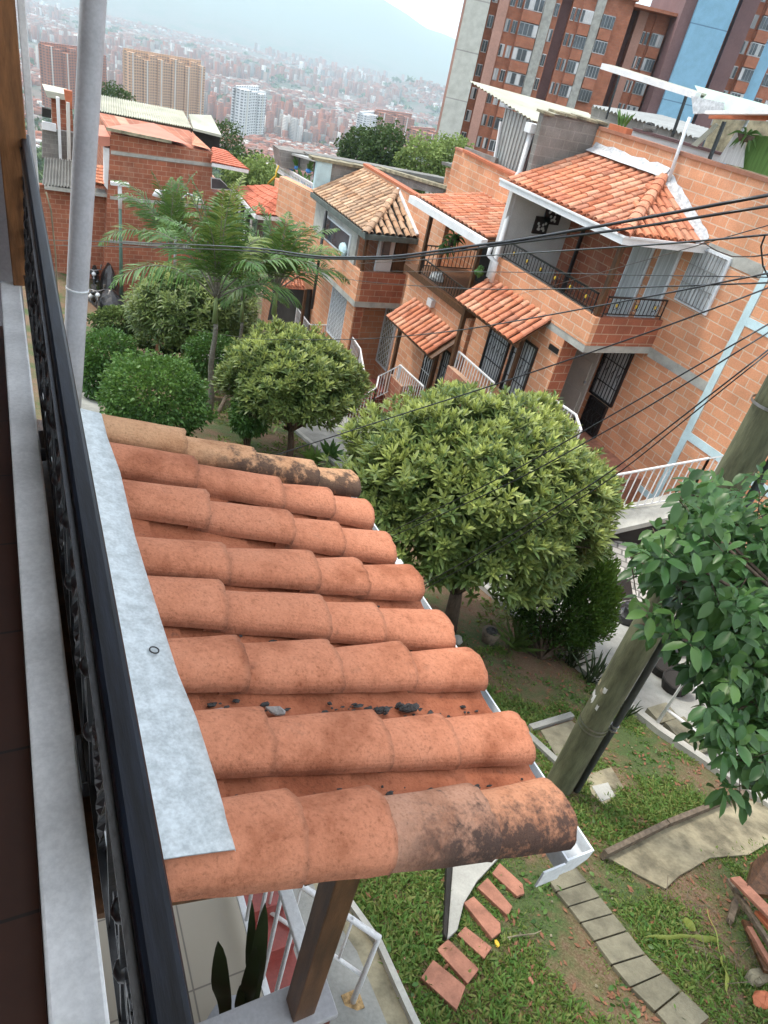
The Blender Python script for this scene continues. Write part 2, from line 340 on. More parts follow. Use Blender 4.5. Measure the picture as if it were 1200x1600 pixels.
def terrain():
    rs = [0, 1, 2.5, 4, 6, 8, 10, 13, 16, 19, 22, 25, 28, 31, 34, 38, 42]
    while rs[-1] < 13500: rs.append(rs[-1]*1.035+.6)
    az = []
    a = -180.0
    while a < 180: az.append(a); a += (.5 if -16 <= a < 74 else 4)
    n = len(az); V = []
    for r in rs[1:]:
        for a in az: x, y = r*math.sin(rd(a)), r*math.cos(rd(a)); V.append((x, y, H(x, y)))
    V.append((0, 0, G(0, 0))); F = []
    m = len(rs)-1
    for j in range(m-1):
        for i in range(n): F.append((j*n+i, (j+1)*n+i, (j+1)*n+(i+1) % n, j*n+(i+1) % n))
    me = bpy.data.meshes.new('ground'); F += [(len(V)-1, i, (i+1) % n) for i in range(n)]
    me.from_pydata(V, [], F); me.update()
    me.polygons.foreach_set('use_smooth', [True]*len(me.polygons))
    if me.polygons[0].normal.z < 0: me.flip_normals()
    mt, t, b = nodes('soil_and_land'); p = pos(t)
    n1 = noise(t, p, .8, 7, .62); n2 = noise(t, p, 9, 6, .7); n3 = noise(t, p, 60, 4, .7)
    soil = rampn(t, n2, [(.3, (.085, .05, .028)), (.52, (.17, .10, .055)), (.7, (.25, .165, .10))])
    soil = mixc(t, .5, soil, rampn(t, n3, [(.3, (.06, .04, .025)), (.5, (.16, .10, .06)), (.72, (.34, .28, .21))]))
    green = rampn(t, n3, [(.3, (.03, .05, .015)), (.7, (.085, .13, .035))])
    near = mixc(t, rampn(t, mathn(t, 'ADD', mathn(t, 'MULTIPLY', n1, .7), mathn(t, 'MULTIPLY', n2, .3)), [(.46, (0, 0, 0)), (.58, (1, 1, 1))]), soil, green)
    f1 = noise(t, p, .0045, 6, .6); f2 = noise(t, p, .04, 5, .75)
    urban = rampn(t, f2, [(.3, (.035, .055, .03)), (.5, (.10, .075, .06)), (.7, (.20, .13, .10))])
    far = mixc(t, rampn(t, f1, [(.5, (0, 0, 0)), (.62, (1, 1, 1))]), urban, (.03, .055, .022))
    ln = N(t, 'ShaderNodeVectorMath', operation='LENGTH'); t.links.new(p, ln.inputs[0])
    d = mathn(t, 'MULTIPLY', mathn(t, 'SUBTRACT', ln.outputs['Value'], 60), .02, True)
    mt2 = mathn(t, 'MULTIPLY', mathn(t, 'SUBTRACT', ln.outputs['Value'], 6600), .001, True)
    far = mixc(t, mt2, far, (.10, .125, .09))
    t.links.new(mixc(t, d, near, far), b.inputs['Base Color']); b.inputs['Roughness'].default_value = .95
    bump(t, b, n3, .5, .03)
    me.materials.append(mt)
    tag(link('ground', me), kind='structure')
terrain()
def on_land(px, py):
    d = ray(px, py); t = 5.0
    while t < 14000:
        p = d*t
        if H(p[0], p[1]) > p[2]: break
        t *= 1.01
    return Vector(d*t)
# ------------------------------------------------------------------ haze
hz = MB().box(-12500, 12500, -12500, 12500, -420, 1150).build('haze')
mt = bpy.data.materials.new('haze'); mt.use_nodes = True; t = mt.node_tree; t.nodes.clear()
o = t.nodes.new('ShaderNodeOutputMaterial'); v = t.nodes.new('ShaderNodeVolumePrincipled')
v.inputs['Color'].default_value = (.72, .90, 1.0, 1); v.inputs['Density'].default_value = 0.000125; v.inputs['Anisotropy'].default_value = .2
t.links.new(v.outputs[0], o.inputs['Volume']); hz.data.materials.append(mt); tag(hz, kind='stuff'); hz.display_type = 'WIRE'
# ------------------------------------------------------------------ city in the valley
def citymat():
    m, t, b = nodes('city_facades'); g = t.nodes.new('ShaderNodeNewGeometry'); p = g.outputs['Position']
    c = rampn(t, g.outputs['Random Per Island'], [(0, (.22, .07, .035)), (.25, (.30, .10, .055)), (.5, (.25, .095, .055)), (.68, (.20, .13, .10)), (.82, (.32, .28, .25)), (.90, (.66, .64, .61)), (.95, (.14, .13, .12)), (1, (.26, .10, .06))])
    sp = t.nodes.new('ShaderNodeSeparateXYZ'); t.links.new(p, sp.inputs[0])
    sn = t.nodes.new('ShaderNodeSeparateXYZ'); t.links.new(g.outputs['True Normal'], sn.inputs[0])
    w = mathn(t, 'GREATER_THAN', mathn(t, 'FRACT', mathn(t, 'MULTIPLY', sp.outputs[2], .33)), .5)
    w2 = mathn(t, 'GREATER_THAN', mathn(t, 'FRACT', mathn(t, 'MULTIPLY', mathn(t, 'ADD', sp.outputs[0], sp.outputs[1]), .25)), .45)
    side = mathn(t, 'LESS_THAN', mathn(t, 'ABSOLUTE', sn.outputs[2]), .5)
    k = mathn(t, 'MULTIPLY', mathn(t, 'MULTIPLY', w, w2), mathn(t, 'MULTIPLY', side, .75))
    t.links.new(mixc(t, k, c, (.07, .075, .08)), b.inputs['Base Color']); b.inputs['Roughness'].default_value = .9
    return m
M['city'] = citymat()
def city():
    V = []; F = []; n = 0; r0 = np.random.default_rng(11)
    for i in range(62000):
        a = r0.uniform(-14, 60); r = 700*(6500/700)**(r0.random()**.72)
        x, y = r*math.sin(rd(a)), r*math.cos(rd(a))
        q = mnoise.noise((x/330, y/330, 1)); q2 = mnoise.noise((x/800, y/800, 9))
        if q < -.17 or (r < 1300 and q < .0): continue
        tall = q2 > .12 and r0.random() < .22
        w = r0.uniform(6, 14)*(1+.35*(r > 3000)); l = r0.uniform(6, 16)*(1+.5*(r > 3000)); h = r0.uniform(22, 58) if tall else r0.uniform(5, 14)
        if r < 1100: h = min(h, r0.uniform(6, 18))
        if (not tall) and r0.random() < .03: w *= 3; l *= 4; h = 9
        z = H(x, y)-3; an = rd(32+18*round(q2*4))+r0.normal()*.05; c, s = math.cos(an), math.sin(an)
        for zz in (z, z+h+3):
            for dx, dy in ((-w, -l), (w, -l), (w, l), (-w, l)):
                dx /= 2; dy /= 2; V.append((x+dx*c-dy*s, y+dx*s+dy*c, zz))
        F += [(n+4, n+5, n+6, n+7), (n, n+1, n+5, n+4), (n+1, n+2, n+6, n+5), (n+2, n+3, n+7, n+6), (n+3, n, n+4, n+7)]; n += 8
    tag(fmesh('city_buildings', V, F, M['city']), kind='stuff')
city()
def clump_mass(name, items, mat, per=120, leaf=.5):     # items: (center, radius xyz)
    V = []; F = []; A = []; n = 0
    for c, rr in items:
        c = np.array(c); rr = np.array(rr)
        d = rng.normal(size=(per, 3)); d /= np.linalg.norm(d, axis=1)[:, None]; d[:, 2] = np.abs(d[:, 2])*1.0-.25
        k = rng.uniform(.55, 1.05, per)[:, None]
        P = c+d*rr*k
        sz = leaf*np.mean(rr)*rng.uniform(.5, 1.1, per)
        for j in range(per):
            u = rng.normal(size=3); u /= np.linalg.norm(u); w = np.cross(u, rng.normal(size=3)); w /= np.linalg.norm(w)+1e-6
            s_ = sz[j]; V += [P[j]+u*s_, P[j]+w*s_*.6, P[j]-u*s_, P[j]-w*s_*.6]; F.append((n, n+1, n+2, n+3)); n += 4
            A += [max(0, min(1, .12+.5*d[j, 2]*k[j, 0]+rng.normal()*.15))]*4
    return fmesh(name, V, F, mat, attr=A)
its = []
for i in range(2600):
    a = rng.uniform(-14, 55); r = 330*(5200/330)**rng.random(); x, y = r*math.sin(rd(a)), r*math.cos(rd(a))
    if r > 1300 and mnoise.noise((x/330, y/330, 1)) > -.02: continue
    q = rng.uniform(5, 11)*(1+r/1800); its.append(((x, y, H(x, y)+q*.3), (q, q, q*.75)))
tag(clump_mass('valley_trees', its, M['fartree'], 26, .42), kind='stuff')
# ------------------------------------------------------------------ apartment blocks standing in the valley
def slab_block(name, label, px0, px1, pyb, hm, colw, mats, dist, depth=14, bays=10, group=None):
    a = Vector(ray(px0, pyb)); b = Vector(ray(px1, pyb+(px1-px0)*.24))
    a = a*(dist/a.xy.length); b = b*(dist*1.05/b.xy.length); z0 = min(a.z, b.z)-8; a.z = b.z = z0
    th = thing(name, label, 'apartment block', a, group)
    d = (b-a); L_ = d.length; d.normalize(); nrm = Vector((d.y, -d.x, 0))
    if nrm.dot(a) > 0: nrm = -nrm
    h0 = hm+8
    for k in range(bays):
        q0 = a+d*(L_*k/bays); q1 = a+d*(L_*(k+1)/bays-.2); off = nrm*(0 if k % 2 else 2.2); hh = h0*(1-.04*(k % 3))
        MB().prism([q0+off, q1+off, q1-nrm*depth, q0-nrm*depth], (0, 0, hh)).build('bay', mats[0], th)
        if k % 2 == 0:
            A_ = q0+(q1-q0)*.42+off+nrm*.3; B_ = q0+(q1-q0)*.58+off+nrm*.3
            MB().prism([A_, B_, B_-nrm*.2, A_-nrm*.2], (0, 0, hh)).build('balcony_column', mats[1], th)
    p0 = a-nrm*(depth*.6); p1 = b-nrm*(depth*.6)
    MB().prism([p0, p1, p1-nrm*3, p0-nrm*3], (0, 0, h0+2.5)).build('roof_tank', mats[0], th)
def facade(name, c, win=(.06, .065, .075), fh=2.9, bw=3.2):
    m, t, b = nodes(name); g = t.nodes.new('ShaderNodeNewGeometry'); p = g.outputs['Position']
    sp = t.nodes.new('ShaderNodeSeparateXYZ'); t.links.new(p, sp.inputs[0]); sn = t.nodes.new('ShaderNodeSeparateXYZ'); t.links.new(g.outputs['True Normal'], sn.inputs[0])
    w = mathn(t, 'GREATER_THAN', mathn(t, 'FRACT', mathn(t, 'MULTIPLY', sp.outputs[2], 1/fh)), .5)
    w2 = mathn(t, 'GREATER_THAN', mathn(t, 'FRACT', mathn(t, 'MULTIPLY', sp.outputs[0], 1/bw)), .42)
    k = mathn(t, 'MULTIPLY', mathn(t, 'MULTIPLY', w, w2), mathn(t, 'MULTIPLY', mathn(t, 'LESS_THAN', mathn(t, 'ABSOLUTE', sn.outputs[2]), .5), .85))
    t.links.new(mixc(t, k, c, win), b.inputs['Base Color']); b.inputs['Roughness'].default_value = .85; return m
M['far_brick'] = facade('far_brick', (.34, .14, .085))
M['far_tan'] = facade('far_tan', (.52, .32, .19))
M['far_white'] = facade('far_white', (.62, .63, .64), (.10, .11, .12), 3.0, 4.0)
M['far_plain'] = plain('far_plain', (.55, .54, .50), .9, .1, .05, fine=1)
M['far_win_'] = plain('far_window', (.06, .065, .075), .5, .3, .05, fine=1)
slab_block('apartment_block', 'long tan and brick apartment block with many tall bays, widest one in the valley', 201, 316, 160, 62, 1, (M['far_tan'], M['far_plain']), 1000, bays=11)
slab_block('apartment_block', 'brown apartment block behind the leaning grey drainpipe', 76, 168, 140, 56, 1, (M['far_brick'], M['far_plain']), 1050, bays=8)
slab_block('apartment_tower', 'white apartment tower with dark balcony bays right of the long tan block', 376, 410, 190, 40, 1, (M['far_white'], M['far_plain']), 960, bays=3)
slab_block('apartment_tower', 'cluster of slim reddish towers left of the big concrete-sided tower', 588, 640, 218, 46, 1, (M['far_brick'], M['far_plain']), 1250, bays=6)
slab_block('apartment_tower', 'pale tower beside the slim reddish tower cluster', 567, 587, 213, 36, 1, (M['far_white'], M['far_plain']), 1200, bays=2)
slab_block('apartment_block', 'low brick blocks at the foot of the concrete-sided tower', 645, 682, 226, 22, 1, (M['far_brick'], M['far_plain']), 1000, bays=4)
def hall(px, py, w, l, h, ang, label, mat):
    p = on_land(px, py); th = thing('school_building', label, 'building', p)
    c, s = math.cos(ang), math.sin(ang)
    def R_(x, y, z): return p+Vector((x*c-y*s, x*s+y*c, z))
    m = MB(); m.prism([R_(-w, -l, -4), R_(w, -l, -4), R_(w, l, -4), R_(-w, l, -4)], (0, 0, h+4)); m.build('wall', mat, th)
    m = MB(); m.prism([R_(-w-.6, -l-.6, h), R_(w+.6, -l-.6, h), R_(w+.6, l+.6, h), R_(-w-.6, l+.6, h)], (0, 0, .6)); m.build('roof', M['far_white'], th)
hall(520, 232, 14, 9, 9, -.55, 'white flat-roofed building beyond the rooftops, nearer of two', M['far_white'])
hall(505, 222, 12, 7, 9, -.55, 'white flat-roofed building beyond the rooftops, set behind its twin', M['far_white'])
# ------------------------------------------------------------------ the two big towers on the right
TA = ony(725, 0, 85.0); TE = Vector((math.cos(rd(30.5)), -math.sin(rd(30.5)), 0)); TN = Vector((math.sin(rd(30.5)), math.cos(rd(30.5)), 0))
def tp(px, py):
    d = Vector(ray(px, py)); return d*(TA.dot(TN)/d.dot(TN))
def TX(px, py): return (tp(px, py)-TA).dot(TE)
def TB(u0, u1, v0, v1, z0, z1):
    o_ = Vector((TA.x, TA.y, z0)); q = [o_+TE*u0+TN*v0, o_+TE*u1+TN*v0, o_+TE*u1+TN*v1, o_+TE*u0+TN*v1]
    return MB().prism(q, (0, 0, z1-z0))
def tower(name, label, strips, z0, zt, back=14, maxwin=100):
    o_ = TA+TE*TX(*strips[0][0]); th = thing(name, label, 'apartment tower', (o_.x, o_.y, z0)); wn = 0; FH = 2.42
    for (pa, pb, kind, dy) in strips:
        xa, xb = TX(*pa), TX(*pb); y = dy
        m = {'c': M['concrete_pale'], 'b': M['brick_tower'], 'p': M['purple'], 'k': M['pink'], 'g': M['concrete'], 'u': M['blue']}[kind[0]]
        TB(xa, xb, y, back, z0, zt-.01*dy).build({'c': 'concrete_panel', 'b': 'brick_bay', 'p': 'pier', 'k': 'pier', 'g': 'concrete_strip', 'u': 'blue_panel'}[kind[0]], m, th)
        if kind[0] == 'b' and len(kind) > 1:
            nb = int(kind[1]); bw = (xb-xa)/nb; bal = kind[2:] == 'y'; off = .6 if bal else .06
            for f in range(40):
                z = zt-2.4-f*FH
                if z < -21: break
                for q in range(nb):
                    if wn >= maxwin: break
                    u0 = xa+bw*(q+(.04 if bal else .16)); u1 = xa+bw*(q+(.97 if bal else .84)); wn += 1
                    fr = TB(u0, u1, y-off, y+.01, z-.62, z+.62).build('window', M['white'] if random.random() < .35 else M['chrome'], th)
                    n_ = 4 if bal else 2
                    gm = {}
                    for e in range(n_):
                        mm = random.choice(['glass', 'glass', 'curtain', 'white_wall', 'glass', 'glass']); gm.setdefault(mm, MB())
                        w = u1-u0; pr_ = TB(u0+w*(e+.08)/n_, u0+w*(e+.92)/n_, y-off-.05, y-off-.01, z-.54, z+.54); gm[mm].add(pr_.v, pr_.f)
                    for mm, g_ in gm.items(): g_.build('pane', M[mm], fr)
                if bal and wn < maxwin: TB(xa+.08, xb-.08, y-.75, y-.02, z-1.72, z-.66).build('balcony_front', M['brick_tower'], th)
    TB(TX(*strips[0][0])-.2, TX(*strips[-1][1])+.2, -.1, back+.1, zt, zt+.3).build('roof_slab', M['brick_tower'], th)
    return th
tower('apartment_tower', 'tall brick apartment tower with bare concrete end panel and many small windows',
    [((725, 0), (729, 0), 'k', .0), ((729, 0), (767, 0), 'c', 0), ((760, 33), (773, 33), 'b1', 1.6), ((773, 33), (789, 33), 'k', .3),
     ((789, 33), (812, 33), 'b2', .9), ((812, 33), (842, 43), 'b1y', .5), ((842, 43), (858, 43), 'g', 0), ((858, 43), (868, 43), 'b1', .6), ((868, 43), (886, 43), 'p', 1.8),
     ((886, 43), (902, 43), 'b2', .6), ((902, 43), (922, 43), 'b1y', .5), ((922, 43), (936, 43), 'g', 0), ((936, 43), (958, 43), 'b1y', .5), ((958, 43), (982, 43), 'b2', .6)], -75, tp(1000, 3).z)
tower('apartment_tower', 'lower recessed brick tower wing between the brick tower and the blue panel',
    [((983, 43), (998, 43), 'p', 4), ((998, 43), (1013, 43), 'k', 2.2), ((1013, 43), (1027, 43), 'b2', 2.6), ((1027, 43), (1048, 43), 'b1y', 2.2), ((1048, 43), (1052, 43), 'b', 2.6)], -75, tp(1056, 26).z, back=16)
tower('apartment_tower', 'tall apartment tower with wide plain blue panel and plum coloured piers',
    [((1052, 43), (1070, 43), 'p', -1.5), ((1070, 43), (1130, 43), 'u', -2), ((1130, 43), (1141, 43), 'b1', .2), ((1141, 43), (1168, 43), 'p', -.8), ((1168, 43), (1182, 43), 'b1', .2), ((1182, 43), (1205, 43), 'b1y', 0), ((1205, 43), (1225, 43), 'u', -.3), ((1225, 43), (1262, 43), 'b2', 0)], -75, tp(1080, 0).z+14, back=17)
# ------------------------------------------------------------------ tiles
def arch(mb, P, s, e, n, L_, r0, r1, h, th=.014, seg=8, inv=False, lift=0.0):
    """clay barrel tile: P uphill end, s downhill direction, e sideways, n up"""
    vs = []
    for (q, r, dz) in ((0, r0, 0), (1, r1, lift)):
        for k_, hh in ((0, h), (1, h-th)):
            rr = r-(th if k_ else 0)
            for i in range(seg+1):
                a = math.pi*i/seg; ca = math.cos(a); sa = math.sin(a)
                sa = sa**.72 if sa > 1e-6 else 0
                z = hh*sa
                if inv: z = h-hh*sa-(0 if not k_ else 0)
                vs.append(P+s*(L_*q)+e*(rr*ca)+n*(z+dz))
    m = seg+1; f = []
    for i in range(seg):
        f += [(i, i+1, 2*m+i+1, 2*m+i), (m+i, 3*m+i, 3*m+i+1, m+i+1), (2*m+i, 2*m+i+1, 3*m+i+1, 3*m+i), (i, m+i, m+i+1, i+1)]
    f += [(0, 2*m, 3*m, m), (m-1, 2*m-1, 4*m-1, 3*m-1)]
    mb.add(vs, f)
def tile_roof(name, O, e, s, W_, L_, mat, parent, pitch=.25, expo=.30, r=.088, h=.07, clip=None, seg=5, jit=.012, pan=None):
    """O = upper corner of the plane; e along the eave, s downhill"""
    O = Vector(O); e = Vector(e).normalized(); s = Vector(s).normalized(); n = e.cross(s); n = n if n.z > 0 else -n
    mb = MB(); nc = int(W_/pitch); nr = int(math.ceil(L_/expo))
    for i in range(nc):
        u = (i+.5)*pitch; ph = random.uniform(0, expo*.5)
        for j in range(nr, -2, -1):
            v = L_-(nr-j)*expo-expo+ph*0
            if v < -expo: continue
            v0 = max(v-.05, -.03)
            if clip and not clip(u, v+expo*.5): continue
            P = O+e*(u+random.uniform(-jit, jit))+s*v0+n*(.02)
            ee = (e+s*random.uniform(-.03, .03)).normalized()
            arch(mb, P, s, ee, n, v+expo-v0, r*.9, r*random.uniform(1.0, 1.06), h, .012, seg, lift=random.uniform(.010, .022))
    mb.build(name, mat, parent)
# ------------------------------------------------------------------ the balcony we stand on
LZ = -1.35
bal = thing('balcony', 'dark brown tiled balcony floor with long white painted ledge along its edge', 'balcony', (-.4, 1, LZ-.3))
MB().box(-3, -.068, -2.5, 3.95, LZ-.45, LZ-.30).build('floor_slab', brick('brown_floor_tile', (.085, .026, .015), (.075, .024, .014), (.02, .01, .008), bw=.45, bh=.45, ms=.006, dirt=.3), bal)
fl = MB().box(-3, -.07, -2.5, 3.95, LZ-.30, LZ-.285)
fm, t, b = nodes('floor_tiles'); gpos = pos(t)
bt = N(t, 'ShaderNodeTexBrick', Scale=1.0); bt.offset = 0; bt.inputs['Brick Width'].default_value = .42; bt.inputs['Row Height'].default_value = .42; bt.inputs['Mortar Size'].default_value = .004
bt.inputs['Color1'].default_value = (.075, .026, .015, 1); bt.inputs['Color2'].default_value = (.062, .022, .013, 1); bt.inputs['Mortar'].default_value = (.02, .012, .01, 1)
t.links.new(gpos, bt.inputs['Vector']); t.links.new(mixc(t, .5, bt.outputs['Color'], mixc(t, 1, bt.outputs['Color'], rampn(t, noise(t, gpos, 6), [(.3, (.7, .7, .7)), (.7, (1.3, 1.3, 1.3))]), 'MULTIPLY')), b.inputs['Base Color']); b.inputs['Roughness'].default_value = .4
fl.build('floor_tiles', fm, bal)
MB().box(-.056, .030, -2.5, 3.82, LZ-.5, LZ).build('ledge', M['ledge'], bal, bevel=.006)
MB().box(-3, .1, -2.5, 4.1, 1.15, 1.3).build('ceiling', M['white_wall'], bal)
MB().box(-3.2, -3.0, -2.5, 4.1, LZ-.4, 1.15).build('room_wall', M['white_wall'], bal)
nb = thing('partition_wall', 'lilac grey painted wall at the far end of the balcony behind the wooden post', 'wall', (-.5, 4, LZ))
MB().box(-3, .04, 3.97, 4.1, LZ-.6, 1.15).build('plaster', plain('lilac_wall', (.36, .34, .36), .8, .1, 2), nb)
MB().box(-3, .005, 3.93, 3.968, -.62, 1.1).build('dark_board', M['dark'], nb)
pw = [dep(40, 443, 3.30), dep(36, 200, 3.0)]
p0 = onz(40, 442, LZ)
post = MB().box(p0.x-.055, p0.x+.055, p0.y-.05, p0.y+.07, LZ, 1.15).build('wooden_post', M['wood_post'], bevel=.006)
tag(post, 'varnished brown wooden post standing on the far end of the white ledge', 'post')
bt_ = MB(); bt_.box(p0.x+.068, p0.x+.10, p0.y+.16, p0.y+.19, LZ-.5, 1.15)
tag(bt_.build('painted_batten', M['white'], bevel=.004), 'thin white painted batten upright just right of the wooden post', 'trim')
a = dep(77, 305, 3.5); c_ = dep(86, 395, 3.6)
tag(MB().tube([dep(72, 300, 3.5), dep(80, 330, 3.5), dep(84, 370, 3.55), dep(87, 400, 3.6), dep(90, 470, 3.8)], .004, 6).build('cable', M['slab_yel'], smooth=True), 'thin beige cable hanging between white batten and grey drainpipe', 'cable')
# drainpipe
P1, P2 = dep(146, 0, 3.05), dep(115, 560, 3.9); dd = (P1-P2)
pp = thing('drainpipe', 'thick grey plastic drainpipe rising outside the balcony railing', 'pipe', P2-dd*.35)
MB().tube([P2-dd*.5, P2, P1, P1+dd*.6], .055, 20).build('pipe', M['pvc'], pp, True)
q = P2+dd*.235; dn = dd.normalized()
MB().tube([q-dn*.006, q+dn*.006], .0575, 20).build('wire_tie', M['gutter'], pp, True)
# railing
rl = thing('balcony_railing', 'black wrought iron balcony railing under a broad black varnished wooden handrail', 'railing', (.06, 1, LZ))
RA, RB = Vector((.0565, -.3, -.735)), Vector((.108, 3.87, -.705))
hb = MB().bar(RA, RB, .036, .034).build('handrail', M['rail'], rl, bevel=.007)
MB().bar(RA+Vector((-.012, 0, -.024)), RB+Vector((-.012, 0, -.024)), .03, .012).build('top_strip', M['black'], rl)
lo0, lo1 = Vector((.05, -.3, LZ+.05)), Vector((.06, 3.87, LZ+.05))
MB().bar(lo0, lo1, .022, .01).build('bottom_strip', M['black'], rl)
def along(t_): return lo0.lerp(lo1, t_), (RA+Vector((-.012, 0, -.03))).lerp(RB+Vector((-.012, 0, -.03)), t_)
nbar = 30
for i in range(nbar):
    t_ = (i+.5)/nbar; a, b2 = along(t_)
    if i % 3 == 1:      # twisted bar
        m = MB(); n_ = 22; vs = []; fs = []
        for k in range(n_+1):
            c = a.lerp(b2, k/n_); an = k*.55
            for q in range(4): vs.append(c+Vector((math.cos(an+q*math.pi/2), math.sin(an+q*math.pi/2), 0))*.010)
        fs = [(k*4+q, k*4+(q+1) % 4, (k+1)*4+(q+1) % 4, (k+1)*4+q) for k in range(n_) for q in range(4)]
        m.add(vs, fs); m.build('twisted_bar', M['black'], rl)
    elif i % 3 == 0:
        MB().bar(a, b2, .012, .012).build('bar', M['black'], rl)
    else:               # scroll panel: flat strap bent in C and S shapes
        m = MB(); dY = (lo1-lo0).normalized()
        for sgn in (1, -1):
            for (z0, R_, tt) in ((.42, .075, 1), (.18, .085, -1)):
                pts = []
                for k in range(22):
                    an = k/21*math.pi*2.6; rr = R_*(1-.62*k/21)
                    pts.append(a.lerp(b2, z0/.62)+dY*(sgn*(.008+R_-rr*math.cos(an)*1.0-.0))*.62+Vector((0, 0, rr*math.sin(an)*tt)))
                for u, w in zip(pts, pts[1:]): m.bar(u, w, .020, .006, (1, 0, 0))
        m.bar(a, b2, .014, .014)
        m.build('scroll', M['black'], rl)
        for hh in (.3, .62):
            c = a.lerp(b2, hh); MB().ball(c, .017, 8, 6, (1, 1, 1.5)).build('knuckle', M['black'], rl, True)
for py in (690, 1190):
    q = onz(68 if py < 1000 else 122, py, LZ+.02)
    MB().box(.030, .046, q.y-.06, q.y+.06, LZ-.02, LZ+.03).build('foot_clip', M['black'], rl, bevel=.003)
# ------------------------------------------------------------------ own porch roof
rf = thing('porch_roof', 'terracotta barrel-tiled lean-to roof with long galvanised flashing below the balcony', 'roof', (.2, 1.5, -1.9))
SL = Vector((1, 0, -.32)).normalized(); EY = Vector((0, 1, 0)); NR = EY.cross(SL); NR = NR if NR.z > 0 else -NR
def rp(x, y, k=0.0): return Vector((x, y, -1.4-.32*x))+NR*k
def arch_near(mb, P, s, e, n, L_, r0, r1, h, th, lift, seed):
    to = .055/L_; TT = [0, to-.03, to, to+.04, to+.09, .42, .6, .8, .95, 1]; seg, nq = 20, 9; vs = []; DV = []
    for q in range(nq+1):
        t = TT[q]; r = r0+(r1-r0)*t
        for k_ in (0, 1):
            rr = r-(th if k_ else 0)
            for i in range(seg+1):
                a = math.pi*i/seg; ca, sa = math.cos(a), math.sin(a)**.72 if 0 < i < seg else 0
                v = P+s*(L_*t)+e*(rr*ca)+n*((h-(th if k_ else 0))*sa+lift*t)
                w = Vector((v.x*7+seed*3.1, v.y*7, seed)); d = mnoise.noise(w)
                v = v+n*(.0045*d*sa)+e*(.004*mnoise.noise(w*1.3+Vector((5, 0, 0))))
                if q in (0, nq): v = v+s*(.010*mnoise.noise(w*3.3)+.006*mnoise.noise(w*9))
                if i in (0, seg): v = v+n*(.005*mnoise.noise(w*4)+.003*mnoise.noise(w*11))
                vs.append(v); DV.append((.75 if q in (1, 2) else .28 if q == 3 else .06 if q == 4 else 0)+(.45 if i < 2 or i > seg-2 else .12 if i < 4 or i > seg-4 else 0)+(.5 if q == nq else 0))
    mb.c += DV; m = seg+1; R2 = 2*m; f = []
    for q in range(nq):
        o_ = q*R2
        for i in range(seg): f += [(o_+i, o_+i+1, o_+R2+i+1, o_+R2+i), (o_+m+i, o_+R2+m+i, o_+R2+m+i+1, o_+m+i+1)]
        f += [(o_, o_+R2, o_+R2+m, o_+m), (o_+m-1, o_+2*m-1, o_+R2+2*m-1, o_+R2+m-1)]
    o_ = nq*R2; f += [(i, m+i, m+i+1, i+1) for i in range(seg)]+[(o_+i, o_+i+1, o_+m+i+1, o_+m+i) for i in range(seg)]
    mb.add(vs, f)
SEAM = [[(465, 1392), (601, 1371), (762, 1347), (884, 1335)], [(420, 1219), (606, 1214), (708, 1204), (824, 1200)], [(375, 1089), (528, 1090), (643, 1089), (752, 1085)], [(348, 991), (505, 1003), (594, 1012), (703, 1026)],
        [(350, 917), (488, 929), (567, 940), (650, 946)], [(322, 834), (455, 860), (531, 870), (612, 889)], [(303, 771), (437, 795), (513, 812), (578, 830)], [(285, 722), (395, 742), (487, 762), (556, 783)]]
RW = []
for i, row in enumerate(SEAM):
    q = [onroof(px, py, .018) for px, py in row]; sx = (q[3].y-q[0].y)/(q[3].x-q[0].x); RW.append((q[0].y-sx*q[0].x, sx))
    xs = [p.x for p in q]; RR = .106 if i == 0 else .097; HH = .088 if i == 0 else .066
    for j in range(3, -1, -1):
        x1 = xs[j]; x0 = max(.075, (xs[j-1] if j else x1-.34)-.055)
        L_ = (x1-x0)/SL.x; sd_ = Vector((1, sx, -.32)).normalized(); e_ = Vector((random.uniform(-.02, .02)-sx, 1, 0)).normalized()
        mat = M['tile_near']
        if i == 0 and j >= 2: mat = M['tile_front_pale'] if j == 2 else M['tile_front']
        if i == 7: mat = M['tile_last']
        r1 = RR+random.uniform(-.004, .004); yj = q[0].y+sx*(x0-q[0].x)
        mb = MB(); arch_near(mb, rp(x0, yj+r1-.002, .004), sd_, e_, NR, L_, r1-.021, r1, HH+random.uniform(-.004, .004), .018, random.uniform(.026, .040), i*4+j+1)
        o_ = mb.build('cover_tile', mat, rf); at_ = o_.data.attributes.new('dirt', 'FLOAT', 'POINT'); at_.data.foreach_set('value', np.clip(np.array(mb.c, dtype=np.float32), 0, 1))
for i in range(7):      # channels between covers
    for j in range(4):
        x0, x1 = max(.07, -.05+j*.34), .33+j*.34; vs = []; seg = 8
        for x, dz in ((x0, .002), (x1, .014)):
            yc = ((RW[i][0]+RW[i][1]*x+.19)+(RW[i+1][0]+RW[i+1][1]*x))/2+.01
            for k in range(seg+1):
                a_ = math.pi*k/seg; vs.append(rp(min(x, 1.33), yc-.105*math.cos(a_))+NR*(.030-.034*math.sin(a_)+dz))
        f = [(k, k+1, seg+2+k, seg+1+k) for k in range(seg)]
        MB().add(vs, f).add([v-NR*.012 for v in vs], [tuple(reversed(q)) for q in f]).build('channel_tile', M['tile_pan'], rf)
MB().prism([rp(.0, .70, -.03), rp(1.27, .70, -.03), rp(1.27, 2.60, -.03), rp(0, 2.60, -.03)], (0, 0, -.02)).build('deck_board', M['wood'], rf)
for y_ in (.80, 1.4, 2.0, 2.55):
    MB().bar(rp(0, y_, -.09), rp(1.24, y_, -.09), .055, .07).build('rafter', M['wood'], rf)
MB().bar(rp(1.22, .72, -.11), rp(1.22, 2.62, -.11), .07, .09).build('eave_beam', M['wood'], rf)
